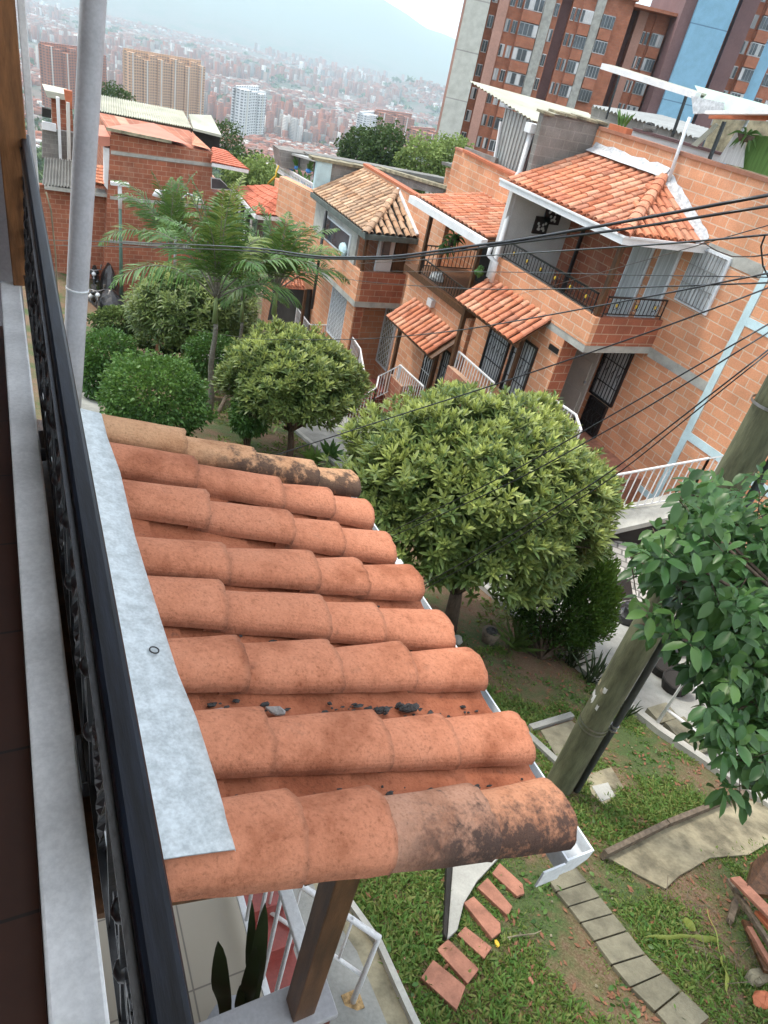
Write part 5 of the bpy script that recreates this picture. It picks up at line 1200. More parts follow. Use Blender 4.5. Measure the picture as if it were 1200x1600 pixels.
Y2 = [.2, .7, 1.13, 1.6, 2.02, 3, 5, 8, 11, 14, 18, 22, 27]
def ox(y): return interp([(0, 1.70), (1.13, 1.72), (1.6, 1.74), (2.02, 1.66), (3, 1.58), (8, 1.45), (27, 1.9)], y)
tag(strip('near_footpath', [(.4, y) for y in Y2], [(ox(y)-.14, y) for y in Y2], .03, .3, M['concrete_path']), kind='structure')
tag(strip('near_gutter_channel', [(ox(y)-.14, y) for y in Y2], [(ox(y), y) for y in Y2], .015, .3, M['slab_yel']), kind='structure')
tag(strip('near_kerb', [(ox(y), y) for y in Y2], [(ox(y)+.045, y) for y in Y2], .075, .3, M['concrete']), kind='structure')
# street and pavement at the far end
GF = G(3, 31)
tag(MB().prism([(-12, 30.2, GF+.02), (9.2, 30.2, GF-.6), (9.2, 34.8, GF-.6), (-12, 34.8, GF+.02)], (0, 0, -.3)).build('parking_street', M['asphalt']), kind='structure')
def gpoly(name, px, off, th, mat, label=None, cat=None, group=None, kind=None, bev=.006):
    m = MB(); q = [gp(a, b2, off) for a, b2 in px]; m.prism(q, (0, 0, -th)); return tag(m.build(name, mat, bevel=bev), label, cat, group, kind)
sm_ = [((852, 1365), (897, 1352)), ((870, 1393), (918, 1377)), ((889, 1416), (938, 1401)), ((908, 1441), (958, 1427)), ((930, 1470), (980, 1454)), ((957, 1507), (1009, 1491)), ((986, 1542), (1036, 1520)), ((1025, 1580), (1065, 1547)), ((1065, 1625), (1110, 1590))]
ordn = ['first', 'second', 'third', 'fourth', 'fifth', 'sixth', 'seventh', 'eighth']
for k in range(8):
    (a, b2), (c, d) = sm_[k], sm_[k+1]
    def sh_(p, q, t_): return (p[0]+(q[0]-p[0])*t_, p[1]+(q[1]-p[1])*t_)
    pts = [sh_(a, c, .03), sh_(b2, d, .03), sh_(b2, d, .97), sh_(a, c, .97)]
    gpoly('paving_slab', pts, .035+random.uniform(-.008, .01), .08, M['slab'], 'grey concrete paving slab, %s from the roof gutter corner in the row crossing the lawn' % ordn[k], 'paving slab', 'grey paving slabs crossing the lawn')
reds = [[(769, 1364), (781, 1348), (817, 1381), (820, 1396), (808, 1400)], [(746, 1386), (762, 1371), (801, 1416), (794, 1431)], [(725, 1410), (740, 1400), (782, 1442), (783, 1456), (769, 1466)], [(715, 1460), (727, 1447), (769, 1480), (757, 1498)], [(682, 1483), (700, 1467), (749, 1514), (731, 1537)], [(658, 1527), (677, 1499), (728, 1541), (714, 1578)]]
for k, q in enumerate(reds):
    gpoly('clay_paver', q, .04+.005*(k % 3), .07, M['brick_paver'], 'reddish clay stepping paver, %s from the roof edge going down the picture' % ordn[k], 'paver', 'red clay stepping pavers in the grass')
gpoly('concrete_wedge', [(709, 1335), (784, 1335), (746, 1376), (725, 1411), (715, 1452), (699, 1467)], .05, .12, M['concrete'], 'pale concrete wedge between porch roof corner and red pavers', 'concrete patch')
gpoly('edging_strip', [(699, 1340), (708, 1338), (698, 1467), (693, 1458)], .07, .14, M['dark'], 'thin dark edging strip along the pale concrete wedge', 'edging')
gpoly('concrete_pad', [(945, 1337), (1020, 1300), (1150, 1246), (1230, 1262), (1230, 1300), (1170, 1335), (1110, 1340), (1062, 1368), (1040, 1388), (1000, 1368)], .03, .1, M['slab_yel'], 'large weathered yellowish concrete pad edged by an old timber', 'concrete pad')
a, b2, c = gp(943, 1336, .07), gp(1040, 1288, .07), gp(1160, 1240, .07)
tb = MB().bar(a, b2, .05, .09); tb.bar(b2+(c-b2)*.01, c, .05, .09); tag(tb.build('timber_edging', M['wood_old'], bevel=.004), 'old grey timber edging along the yellowish concrete pad', 'timber')
lid = thing('inspection_cover', 'square concrete inspection cover with raised rim beside the leaning wooden pole', 'inspection cover', gp(870, 1150))
m = MB().prism([gp(*q, .03) for q in ((845, 1141), (893, 1126), (920, 1152), (872, 1186))], (0, 0, -.08)); m.build('cover', M['slab'], lid)
for (p, q) in (((828, 1138), (893, 1118)), ((818, 1143), (872, 1193))): MB().bar(gp(*p, .04), gp(*q, .04), .07, .06).build('rim', M['concrete_path'], lid)
gpoly('rubble_patch', [(915, 1210), (955, 1198), (975, 1230), (945, 1258), (925, 1240)], .02, .05, M['slab_yel'], 'rough pale concrete patch in the grass at the foot of the wooden pole', 'concrete patch')
gpoly('rubble_patch', [(925, 1228), (950, 1222), (962, 1244), (940, 1252)], .03, .03, M['concrete'], 'whitish lump of concrete on the rough patch by the pole', 'rubble')
# patterned terrace, mats, bags
def patt():
    m, t, b = nodes('patterned_paving'); g = pos(t)
    bt = N(t, 'ShaderNodeTexBrick', Scale=1.0); bt.inputs['Brick Width'].default_value = .20; bt.inputs['Row Height'].default_value = .20; bt.inputs['Mortar Size'].default_value = .02
    bt.inputs['Color1'].default_value = (.42, .41, .38, 1); bt.inputs['Color2'].default_value = (.27, .26, .245, 1); bt.inputs['Mortar'].default_value = (.13, .13, .12, 1)
    r = N(t, 'ShaderNodeMapping', Rotation=(0, 0, rd(45))); t.links.new(g, r.inputs[0]); t.links.new(r.outputs[0], bt.inputs['Vector']); t.links.new(bt.outputs['Color'], b.inputs['Base Color']); b.inputs['Roughness'].default_value = .8
    return m
M['patt'] = patt()
tag(MB().prism([(8.8, 5.0, G(8.8, 6.5)+.06), (10.9, 5.0, G(8.8, 6.5)+.06), (10.9, 7.9, G(8.8, 6.5)+.06), (8.8, 7.9, G(8.8, 6.5)+.06)], (0, 0, -.6)).build('patterned_terrace', M['patt']), kind='structure')
tz = G(8.8, 6.5)+.06
def bag(px, py, r, lab, z=None, mat='plastic_black'):
    c = gp(px, py) if z is None else onz(px, py, z); c.z += r*.6
    m = MB().ball(c, r, 14, 10, (1, .9, .85), .10); m.tube([c+Vector((0, 0, r*.7)), c+Vector((.02, 0, r*1.15))], [r*.25, r*.32], 7)
    tag(m.build('rubbish_bag', M[mat]), lab, 'rubbish bag')
c = onz(968, 928, tz+.012); tag(MB().prism([onz(952, 902, tz+.015), onz(985, 905, tz+.015), onz(990, 935, tz+.015), onz(962, 940, tz+.015)], (0, 0, -.01)).build('doormat', M['plastic_black']), 'dark mat on the patterned terrace behind the round tree', 'mat')
bag(978, 972, .26, 'black rubbish bag left of the wooden pole on the path'); bag(1040, 1010, .34, 'black rubbish bag behind the leafy branches right of the pole'); bag(1075, 990, .30, 'black rubbish bag farthest right behind the leafy branches')
for (px, py, lab) in ((1032, 1052, 'dark wicker basket on the path, upper one beside the white handrail'), (1050, 1078, 'dark wicker basket on the path, lower one beside the white handrail')):
    c = gp(px, py, .02); m = MB(); m.tube([c, c+Vector((0, 0, .10)), c+Vector((0, 0, .20))], [.15, .19, .20], 14); m.tube([c+Vector((.20*math.cos(k*.5), .20*math.sin(k*.5), .2)) for k in range(13)], .018, 5)
    tag(m.build('basket', M['dark']), lab, 'basket')
for (px, py, s, lab) in ((1010, 968, .10, 'orange clay pot fragment among the leafy branches'), ):
    pass
tag(MB().prism([onx(1130, 925, 8.6), onx(1190, 940, 8.6), onx(1190, 1010, 8.6), onx(1125, 985, 8.6)], (.15, 0, 0)).build('garden_wall', M['brick']), 'orange block low wall glimpsed behind the leafy branches', 'wall')
# white handrail by the path steps
h_ = thing('stair_handrail', 'white tubular stair handrail beside the path kerb under the leafy branches', 'handrail', gp(1025, 1130))
b0 = gp(1026, 1131, .05); hgt = .8; t0 = b0+Vector((0, 0, hgt)); dr = (gp(1160, 1215, .05)-b0)
dr = Vector((.25, -1, 0)).normalized()*2.2+Vector((0, 0, .15))
MB().tube([b0, t0, t0+dr], .025, 10).build('top_tube', M['white'], h_, True)
MB().tube([b0+Vector((0, 0, .28)), b0+Vector((0, 0, .28))+dr], .02, 8).build('lower_tube', M['white'], h_, True)
for k in (1, 2, 3): MB().tube([b0+dr*k/3, b0+dr*k/3+Vector((0, 0, hgt))], .018, 8).build('post', M['white'], h_, True)
for k in range(3):
    x, y = 6.75+.05*k, 3.25-.28*k; tag(MB().box(6.62, 6.95, y-.12, y+.12, G(6.7, y)-.1, G(6.7, y)+.10).build('kerb_block', M['slab']), '%s small stepped concrete block along the kerb under the leafy branches' % ordn[k], 'step block', 'stepped blocks along the kerb')
# ------------------------------------------------------------------ the wooden pole
pb = gp(872, 1228); PXY = (pb.x, pb.y)
pole = thing('utility_pole', 'thick mossy wooden utility pole with grey conduit strapped to its side', 'pole', pb)
n_ = 40; pts = [Vector((pb.x+.006*math.sin(k*.9), pb.y, pb.z-.3+k*.28)) for k in range(n_)]
MB().tube(pts, [.135-.0009*k*.9+random.uniform(-.0015, .0015) for k in range(n_)], 24).build('shaft', M['pole_wood'], pole, True)
side = Vector((CR[0], CR[1], 0)).normalized()
cx = Vector((pb.x, pb.y, 0))+side*.185-Vector((CF[0], CF[1], 0)).normalized()*.03
MB().tube([Vector((cx.x, cx.y, pb.z-.1)), Vector((cx.x, cx.y, pb.z+9.5))], .032, 12).build('conduit', M['block_grey'] if 0 else plain('conduit', (.085, .095, .11), .5, .2, 4), pole, True)
for zz in (.95, 1.0, 2.6, 4.2):
    m = MB(); m.tube([Vector((pb.x, pb.y, pb.z+zz)), Vector((pb.x, pb.y, pb.z+zz+.02))], .142, 24, False); m.tube([Vector((cx.x, cx.y, pb.z+zz)), Vector((cx.x, cx.y, pb.z+zz+.02))], .038, 12); m.build('steel_strap', M['chrome'], pole)
ps = thing('torn_notice', 'torn white paper remains stuck on the wooden pole', 'notice', pb)
for (px, py) in ((938, 1058), (946, 1068), (931, 1082), (940, 1092), (952, 1066), (928, 1074)):
    d = Vector(ray(px, py)); t = (pb.x*d.x+pb.y*d.y)/(d.x**2+d.y**2); c = d*t; back = Vector((-d.x, -d.y, 0)).normalized()
    c = Vector((pb.x, pb.y, c.z)); off = (Vector((d.x*t, d.y*t, 0))-Vector((pb.x, pb.y, 0)))
    an0 = math.atan2(back.y, back.x)+math.asin(cl(off.dot(Vector((-back.y, back.x, 0)))/.14, -.9, .9)); v = []
    w_ = random.uniform(.14, .3); h2_ = random.uniform(.03, .06)
    for i in range(5):
        an = an0-w_/2+w_*i/4; r = .1355
        for sg in (-1, 1): v.append((pb.x+r*math.cos(an), pb.y+r*math.sin(an), c.z+sg*h2_*random.uniform(.5, 1.1)))
    MB().add(v, [(2*i, 2*i+2, 2*i+3, 2*i+1) for i in range(4)]).build('paper_scrap', M['slab_yel'] if random.random() < .3 else M['cloth_white'], ps)
# ------------------------------------------------------------------ overhead wires
pA, pB2 = Vector((pb.x, pb.y, -2)), Vector((pb.x, pb.y, 4))
def pj(p):
    v = (p[0]*CR[0]+p[1]*CR[1]+p[2]*CR[2], p[0]*CU[0]+p[1]*CU[1]+p[2]*CU[2], p[0]*CF[0]+p[1]*CF[1]+p[2]*CF[2]); return Vector((600+FOC*v[0]/v[2], 800-FOC*v[1]/v[2]))
def pole_height(a, b2):       # where the line a->b (pixels) meets the pole
    lo, hi = -3.5, 1.2; P0 = pj((pb.x, pb.y, lo)); best = (1e9, -1)
    for k in range(240):
        z = lo+(hi-lo)*k/239
        if .444*pb.x+.702*pb.y-.556*z < .5: break
        q = pj((pb.x, pb.y, z)); dx = b2[0]-a[0]; dy = b2[1]-a[1]; e = abs((q.x-a[0])*dy-(q.y-a[1])*dx)/math.hypot(dx, dy)
        if q.x > 1195 and e < best[0]: best = (e, z)
    return best[1]
def wire(label, pts, deps, r=.010, sag=.0):
    """pts: pixels left to right, deps: depth of each; the right end is carried on to the pole"""
    a, b2 = pts[-2], pts[-1]; z = pole_height(a, b2)
    q = [dep(p[0], p[1], d) for p, d in zip(pts, deps)]
    q.append(Vector((pb.x, pb.y, z)))
    o = []
    for i in range(len(q)-1):
        n_ = 8
        for k in range(n_): o.append(q[i].lerp(q[i+1], k/n_))
    o.append(q[-1])
    # smooth
    for _ in range(6): o = [o[0]]+[(o[i-1]+o[i]*2+o[i+1])/4 for i in range(1, len(o)-1)]+[o[-1]]
    tag(MB().tube(o, r*.75, 5).build('overhead_wire', M['black'], smooth=True), label, 'wire')
def dd_(pts, d0, d1=3.4):      # depths interpolated in 1/depth along the picture
    x0 = pts[0][0]; return [1/((1/d0)+((1/d1)-(1/d0))*(p[0]-x0)/(1200-x0)) for p in pts]
WS = [('thick black cable, topmost of those crossing the nearest tiled roof', [(-40, 372), (120, 376), (400, 386), (497, 402), (613, 402), (747, 383), (800, 377), (957, 350), (1200, 305)], 34, .013),
      ('black cable just under the topmost one across the nearest tiled roof', [(-40, 380), (130, 384), (400, 391), (500, 405), (620, 405), (747, 388), (800, 380), (967, 360), (1200, 322)], 34, .011),
      ('black cable passing along the white gutter of the nearest house', [(560, 412), (800, 397), (1033, 382), (1200, 367)], 16, .008),
      ('thin black wire crossing the two tall windows of the nearest balcony', [(480, 423), (640, 424), (800, 425), (1000, 430), (1200, 433)], 20, .004),
      ('black wire at the height of the nearest balcony rail', [(400, 412), (560, 440), (700, 450), (800, 453), (1000, 449), (1200, 442)], 24, .006),
      ('long black wire from the far lamp post to the pole, sagging above the white railings', [(187, 492), (300, 515), (400, 531), (567, 531), (700, 519), (800, 503), (1033, 460), (1200, 427)], 33, .007),
      ('single black wire rising from the far tile row across the big tree to the pole', [(330, 742), (407, 719), (600, 656), (777, 600), (1013, 520), (1200, 450)], 6.0, .006),
      ('black service wire, upper one of the close pair dropping behind the roof gutter', [(600, 836), (800, 738), (957, 648), (1200, 507)], 6.5, .006),
      ('black service wire, lower one of the close pair dropping behind the roof gutter', [(604, 842), (806, 752), (993, 648), (1200, 520)], 6.5, .006),
      ('black service wire, upper one of the pair ending at the middle of the gutter', [(648, 921), (800, 836), (960, 734), (1070, 648), (1200, 547)], 6.0, .006),
      ('black service wire, lowest of all, ending at the middle of the gutter', [(652, 926), (806, 843), (965, 742), (1090, 640), (1200, 552)], 6.0, .005),
      ('thin wire slanting up over the left tall window to the gutter corner', [(760, 474), (923, 430), (1040, 398), (1200, 352)], 18, .004)]
for lab, pts, d0, r in WS: wire(lab, pts, dd_(pts, d0), r)
tag(MB().tube([onx(1100, 380, 12.2), onx(1120, 392, 12.1), onx(1145, 401, 11.6), onx(1175, 401, 10.8), onx(1215, 396, 9)], .012, 6).build('overhead_wire', M['black'], smooth=True), 'thick cable leaving the end of the white gutter towards the right edge', 'wire')
tag(MB().tube([dep(1196, 366, 4.5), dep(1189, 385, 4.6), dep(1192, 415, 4.7), dep(1200, 432, 4.8), dep(1215, 440, 4.8)], .006, 6).build('cable_loop', M['black'], smooth=True), 'small loop of black cable at the right edge beside the wires', 'wire')
# ------------------------------------------------------------------ trees
def leafset():
    return dict(V=[], F=[], A=[], n=0)
def add_leaves(S_, P, D, W_, Ln, Wd, tint, droop=.25, cup=.18, oval=False):
    """vectorised leaves: P base, D direction, W_ side vector, Ln length, Wd half width"""
    P = np.asarray(P); D = np.asarray(D); D = D/np.linalg.norm(D, axis=1)[:, None]
    W_ = W_-D*np.sum(W_*D, axis=1)[:, None]; W_ = W_/(np.linalg.norm(W_, axis=1)[:, None]+1e-9); U = np.cross(W_, D)
    U = np.where(U[:, 2:3] < 0, -U, U); Ln = Ln[:, None]; Wd = Wd[:, None]; dz = np.array([[0, 0, -1.0]])
    rows = ((.22, .72), (.5, 1.0), (.78, .74)) if oval else ((.35, .88), (.7, .82))
    vs = [P]
    for t_, w_ in rows:
        m_ = P+D*Ln*t_+dz*droop*Ln*t_*t_; vs += [m_+W_*Wd*w_+U*cup*Wd, m_, m_-W_*Wd*w_+U*cup*Wd]
    vs.append(P+D*Ln+dz*droop*Ln); nr = len(rows); kk = 2+3*nr
    V = np.stack(vs, axis=1).reshape(-1, 3); k = len(P); o = (np.arange(k)*kk)[:, None]; e = kk-1; b_ = e-3
    fl = [[0, 1, 2, 2], [0, 2, 3, 3], [b_, e, b_+1, b_+1], [b_+1, e, b_+2, b_+2]]
    for q in range(nr-1): s = 1+3*q; fl += [[s, s+3, s+4, s+1], [s+1, s+4, s+5, s+2]]
    F = np.concatenate([o+np.array([x]) for x in fl])
    S_['V'].append(V); S_['F'].append(F+S_['n']); S_['A'].append(np.repeat(tint, kk)); S_['n'] += len(V)
def finish(S_, name, mat, parent=None):
    V = np.concatenate(S_['V']); F = np.concatenate(S_['F']); A = np.concatenate(S_['A'])
    tri = F[F[:, 2] == F[:, 3]][:, :3]; quad = F[F[:, 2] != F[:, 3]]
    T = np.concatenate([tri, quad[:, [0, 1, 2]], quad[:, [0, 2, 3]]])
    return fmesh(name, V, T, mat, parent, attr=np.clip(A, 0, 1))
def nzv(v, s, seed): return np.array([mnoise.noise((p[0]*s+seed, p[1]*s, p[2]*s)) for p in v])
def rosette_tree(th, center, rad, nsh, nleaf, Ln, Wd, mat, seed, lump=.16, young=.5, flat=.35, inner=.5, under=-.55, spread=(35, 80)):
    r_ = np.random.default_rng(seed); c = np.array(center); R_ = np.array(rad)
    d = r_.normal(size=(nsh*2, 3)); d /= np.linalg.norm(d, axis=1)[:, None]; d = d[d[:, 2] > under][:nsh]; k = len(d)
    q = nzv(d, 2.2, seed)*1.0+nzv(d, 5.5, seed+9)*.5
    depth = np.where(r_.random(k) < inner*.5, r_.uniform(.62, .92, k), r_.uniform(.94, 1.03, k)); depth = np.where(r_.random(k) < .05, depth+r_.uniform(.04, .14, k), depth)
    P = c+d*R_*((1+lump*q)*depth)[:, None]
    keep = nzv(P/np.mean(R_), 3.1, seed+4) > -.45; P, d, depth = P[keep], d[keep], depth[keep]; k = len(P)
    ax = d/R_*np.mean(R_); ax[:, 2] += 1.15; ax += r_.normal(size=ax.shape)*.26; ax /= np.linalg.norm(ax, axis=1)[:, None]
    S_ = leafset(); up = np.clip(d[:, 2]*.55+.25+q[keep]*.25, 0, 1)*(depth > .93)  # paler with height: young leaves plus skylight on top put into the tint
    young_lit = np.clip(up*r_.uniform(.3, 1.3, k), 0, 1)*young*(r_.random(k) < .82)
    for j in range(nleaf):
        t = j/nleaf; a = j*2.39996+r_.uniform(0, 6.28, k)*0.15+np.arange(k)*.7
        o1 = np.cross(ax, np.array([[.3, .2, 1.0]])); o1 /= np.linalg.norm(o1, axis=1)[:, None]+1e-9; o2 = np.cross(ax, o1)
        side = o1*np.cos(a)[:, None]+o2*np.sin(a)[:, None]; ang = np.radians(spread[0]+(spread[1]-spread[0])*(t+r_.uniform(-.12, .12, k)))
        D = ax*np.cos(ang)[:, None]+side*np.sin(ang)[:, None]; Wv = np.cross(D, ax)
        base = P-ax*(t*Ln*.55)
        L_ = Ln*(.55+.55*min(1, t*1.6))*r_.uniform(.8, 1.15, k)
        add_leaves(S_, base, D, Wv, L_, L_*Wd, young_lit*(1.3-1.15*t)+.03, droop=.04+.16*t)
    # darker interior leaves
    ni = int(nsh*inner*4); dd = r_.normal(size=(ni, 3)); dd /= np.linalg.norm(dd, axis=1)[:, None]; dd[:, 2] = np.maximum(dd[:, 2], under*1.0)
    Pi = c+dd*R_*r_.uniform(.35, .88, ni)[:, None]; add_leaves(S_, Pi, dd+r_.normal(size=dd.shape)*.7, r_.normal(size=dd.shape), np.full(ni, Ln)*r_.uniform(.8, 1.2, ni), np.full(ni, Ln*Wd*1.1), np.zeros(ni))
    return finish(S_, 'crown', mat, th)
def limbs(th, base, center, rad, nl, r0, mat, seed, fork=.35, lean=(0, 0)):
    r_ = random.Random(seed); base = Vector(base); c = Vector(center); m = MB()
    fk = base.lerp(c, fork)+Vector((lean[0], lean[1], 0))*.2
    m.tube([base-Vector((0, 0, .15)), base.lerp(fk, .5)+Vector((r_.uniform(-.04, .04), r_.uniform(-.04, .04), 0)), fk], [r0*1.25, r0, r0*.85], 10)
    for k in range(nl):
        a = k*6.28/nl+r_.uniform(-.4, .4); t = r_.uniform(.35, .8)
        e = c+Vector((math.cos(a)*rad[0]*t, math.sin(a)*rad[1]*t, rad[2]*r_.uniform(-.35, .55)))
        md = fk.lerp(e, .45)+Vector((math.cos(a)*rad[0]*.12, math.sin(a)*rad[1]*.12, -.05*rad[2]))
        rr = r0*r_.uniform(.42, .62); m.tube([fk, fk.lerp(md, .5)+Vector((r_.uniform(-.03, .03), r_.uniform(-.03, .03), 0)), md, e], [rr*1.2, rr, rr*.75, rr*.25], 8)
        for q in range(3):
            s_ = md.lerp(e, r_.uniform(.1, .7)); e2 = s_+Vector((r_.uniform(-.5, .5)*rad[0], r_.uniform(-.5, .5)*rad[1], r_.uniform(.05, .5)*rad[2])); m.tube([s_, s_.lerp(e2, .5)+Vector((0, 0, -.02)), e2], [rr*.5, rr*.35, rr*.12], 6)
    m.build('trunk', mat, th, True)
# big round loquat
tb_ = gp(702, 985)
t1 = thing('loquat_tree', 'big dome-shaped tree with long leathery leaves and pale young tips, largest on the lawn', 'tree', tb_)
c1_ = dep(742, 772, 8.75)
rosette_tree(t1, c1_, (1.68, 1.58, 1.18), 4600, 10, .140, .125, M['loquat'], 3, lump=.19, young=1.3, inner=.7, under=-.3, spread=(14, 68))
limbs(t1, tb_, c1_, (1.7, 1.6, 1.1), 7, .10, M['bark'], 5, .30)
# smaller loquat further back
tb2 = gp(452, 722)
t2 = thing('loquat_tree', 'smaller rounded tree with many thin branching stems behind the far row of tiles', 'tree', tb2)
c2_ = dep(459, 592, 15.4)
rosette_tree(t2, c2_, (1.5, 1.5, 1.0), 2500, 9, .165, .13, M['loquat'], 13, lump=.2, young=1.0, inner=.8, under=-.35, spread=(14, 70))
limbs(t2, tb2, c2_, (1.5, 1.5, .9), 9, .075, M['bark'], 6, .38)
# dark broad tree below the palms
tb3 = gp(262, 545)
t3 = thing('loquat_tree', 'dark broad-crowned tree under the palms beside the street', 'tree', gp(268, 560))
c3_ = dep(303, 482, 21.5); b3_ = Vector((c3_.x, c3_.y, G(c3_.x, c3_.y)))
t3.location = b3_
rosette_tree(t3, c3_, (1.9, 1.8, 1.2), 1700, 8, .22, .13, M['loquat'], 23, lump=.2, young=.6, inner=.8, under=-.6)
limbs(t3, b3_, c3_, (2.0, 2.0, 1.1), 7, .10, M['bark'], 7, .35)
tag(MB().bar(dep(246, 552, 21), dep(249, 512, 21), .12, .12).build('timber_stake', M['wood_post']), 'brown timber stake standing under the dark broad-crowned tree', 'stake')
# bushes
def bush(label, c, rad, n, Ln, mat, seed, wd=.28, name='bush', tint=.5, cat='bush', lump=.22, base=None):
    r_ = np.random.default_rng(seed); c = Vector(c); b0 = base or Vector((c.x, c.y, G(c.x, c.y))); th = thing(name, label, cat, b0)
    d = r_.normal(size=(n, 3)); d /= np.linalg.norm(d, axis=1)[:, None]; q = nzv(d, 2.4, seed)+.6*nzv(d, 6, seed+3)
    k = r_.uniform(.80, 1.04, n); k = np.where(r_.random(n) < .25, r_.uniform(.4, .85, n), k)
    P = np.array(c)+d*np.array(rad)*((1+lump*q)*k)[:, None]; D = d+r_.normal(size=d.shape)*.55; D[:, 2] += .25
    S_ = leafset(); L_ = Ln*r_.uniform(.6, 1.25, n); add_leaves(S_, P, D, r_.normal(size=d.shape), L_, L_*wd, np.clip((d[:, 2]*.6+.2+q*.3)*tint*r_.uniform(.2, 1.4, n), 0, 1), droop=.3)
    finish(S_, 'crown', mat, th)
    m = MB(); rr = random.Random(seed)
    for i in range(7): e = c+Vector((rr.uniform(-.5, .5)*rad[0], rr.uniform(-.5, .5)*rad[1], rr.uniform(-.2, .4)*rad[2])); m.tube([b0, b0.lerp(e, .5)+Vector((rr.uniform(-.06, .06), 0, 0)), e], [.035, .028, .008], 6)
    m.build('stems', M['bark'], th, True); return th
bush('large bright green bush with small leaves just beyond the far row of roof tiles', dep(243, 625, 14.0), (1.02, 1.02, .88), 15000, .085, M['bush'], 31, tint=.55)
bush('small round tree crown beside the grey drainpipe and path', dep(168, 556, 16.2), (.62, .62, .58), 6000, .085, M['bush'], 32, tint=.25, name='small_tree', cat='tree')
bush('small dark shrub on thin stems left of the smaller rounded tree', dep(390, 650, 14.9), (.40, .40, .42), 4500, .07, M['bush'], 33, tint=.2, name='shrub', cat='shrub')
bush('low yellowish shrub near the parked motorcycles', dep(190, 502, 23.5), (.9, .6, .45), 4200, .12, M['fartree'], 34, tint=1.3, name='shrub', cat='shrub')
bush('yellow green hedge patch under the dark broad-crowned tree', dep(262, 533, 23), (1.1, .5, .3), 3000, .12, M['fartree'], 35, tint=1.3, name='shrub', cat='shrub')
bush('dark green bush behind the palm trunk', dep(335, 555, 19.5), (.75, .6, .6), 4500, .10, M['bush'], 36, tint=.2, name='bush')
bush('low bush at the foot of the grey drainpipe beside the path', dep(152, 590, 16.0), (.35, .3, .5), 2500, .085, M['bush'], 37, tint=.2)
# thuja under the big tree
r_ = np.random.default_rng(77); tc_ = dep(880, 935, 9.6); tbase = gp(845, 1030)
t4 = thing('conifer', 'fine-leaved bright green conifer with bare dark lower twigs below the big round tree', 'tree', tbase)
S_ = leafset(); n = 34000; d = r_.normal(size=(n, 3)); d /= np.linalg.norm(d, axis=1)[:, None]; q = nzv(d, 3, 3)+.7*nzv(d, 8, 5)
k = r_.uniform(.72, 1.04, n); P = np.array(tc_)+d*np.array((.70, .70, .85))*((1+.2*q)*k)[:, None]; D = d*.6+r_.normal(size=d.shape)*.4; D[:, 2] += .9
keep = ~((P[:, 2] < tc_.z-.25) & ((P-np.array(tc_))@np.array([CR[0], CR[1], CR[2]]) < .15) & (r_.random(n) < .8)); P, D, q, d = P[keep], D[keep], q[keep], d[keep]; n = len(P)
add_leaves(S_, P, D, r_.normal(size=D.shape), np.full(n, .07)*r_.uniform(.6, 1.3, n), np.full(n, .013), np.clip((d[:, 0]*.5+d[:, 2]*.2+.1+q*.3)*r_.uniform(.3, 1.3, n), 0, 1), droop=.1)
finish(S_, 'crown', M['thuja'], t4)
m = MB(); rr = random.Random(4); tbv = Vector(tbase)
for i in range(46):
    a = rr.uniform(0, 6.28); e = tc_+Vector((math.cos(a)*rr.uniform(.2, .75), math.sin(a)*rr.uniform(.2, .75), rr.uniform(-.75, .3))); md = tbv.lerp(e, .45)+Vector((rr.uniform(-.08, .08), rr.uniform(-.08, .08), -.05))
    r0 = rr.uniform(.006, .02); m.tube([tbv, md, e], [r0*1.5, r0, r0*.3], 5)
    for j in range(3): s2_ = md.lerp(e, rr.random()); m.tube([s2_, s2_+Vector((rr.uniform(-.2, .2), rr.uniform(-.2, .2), rr.uniform(-.05, .25)))], [.005, .002], 4)
m.build('twigs', M['bark'], t4)
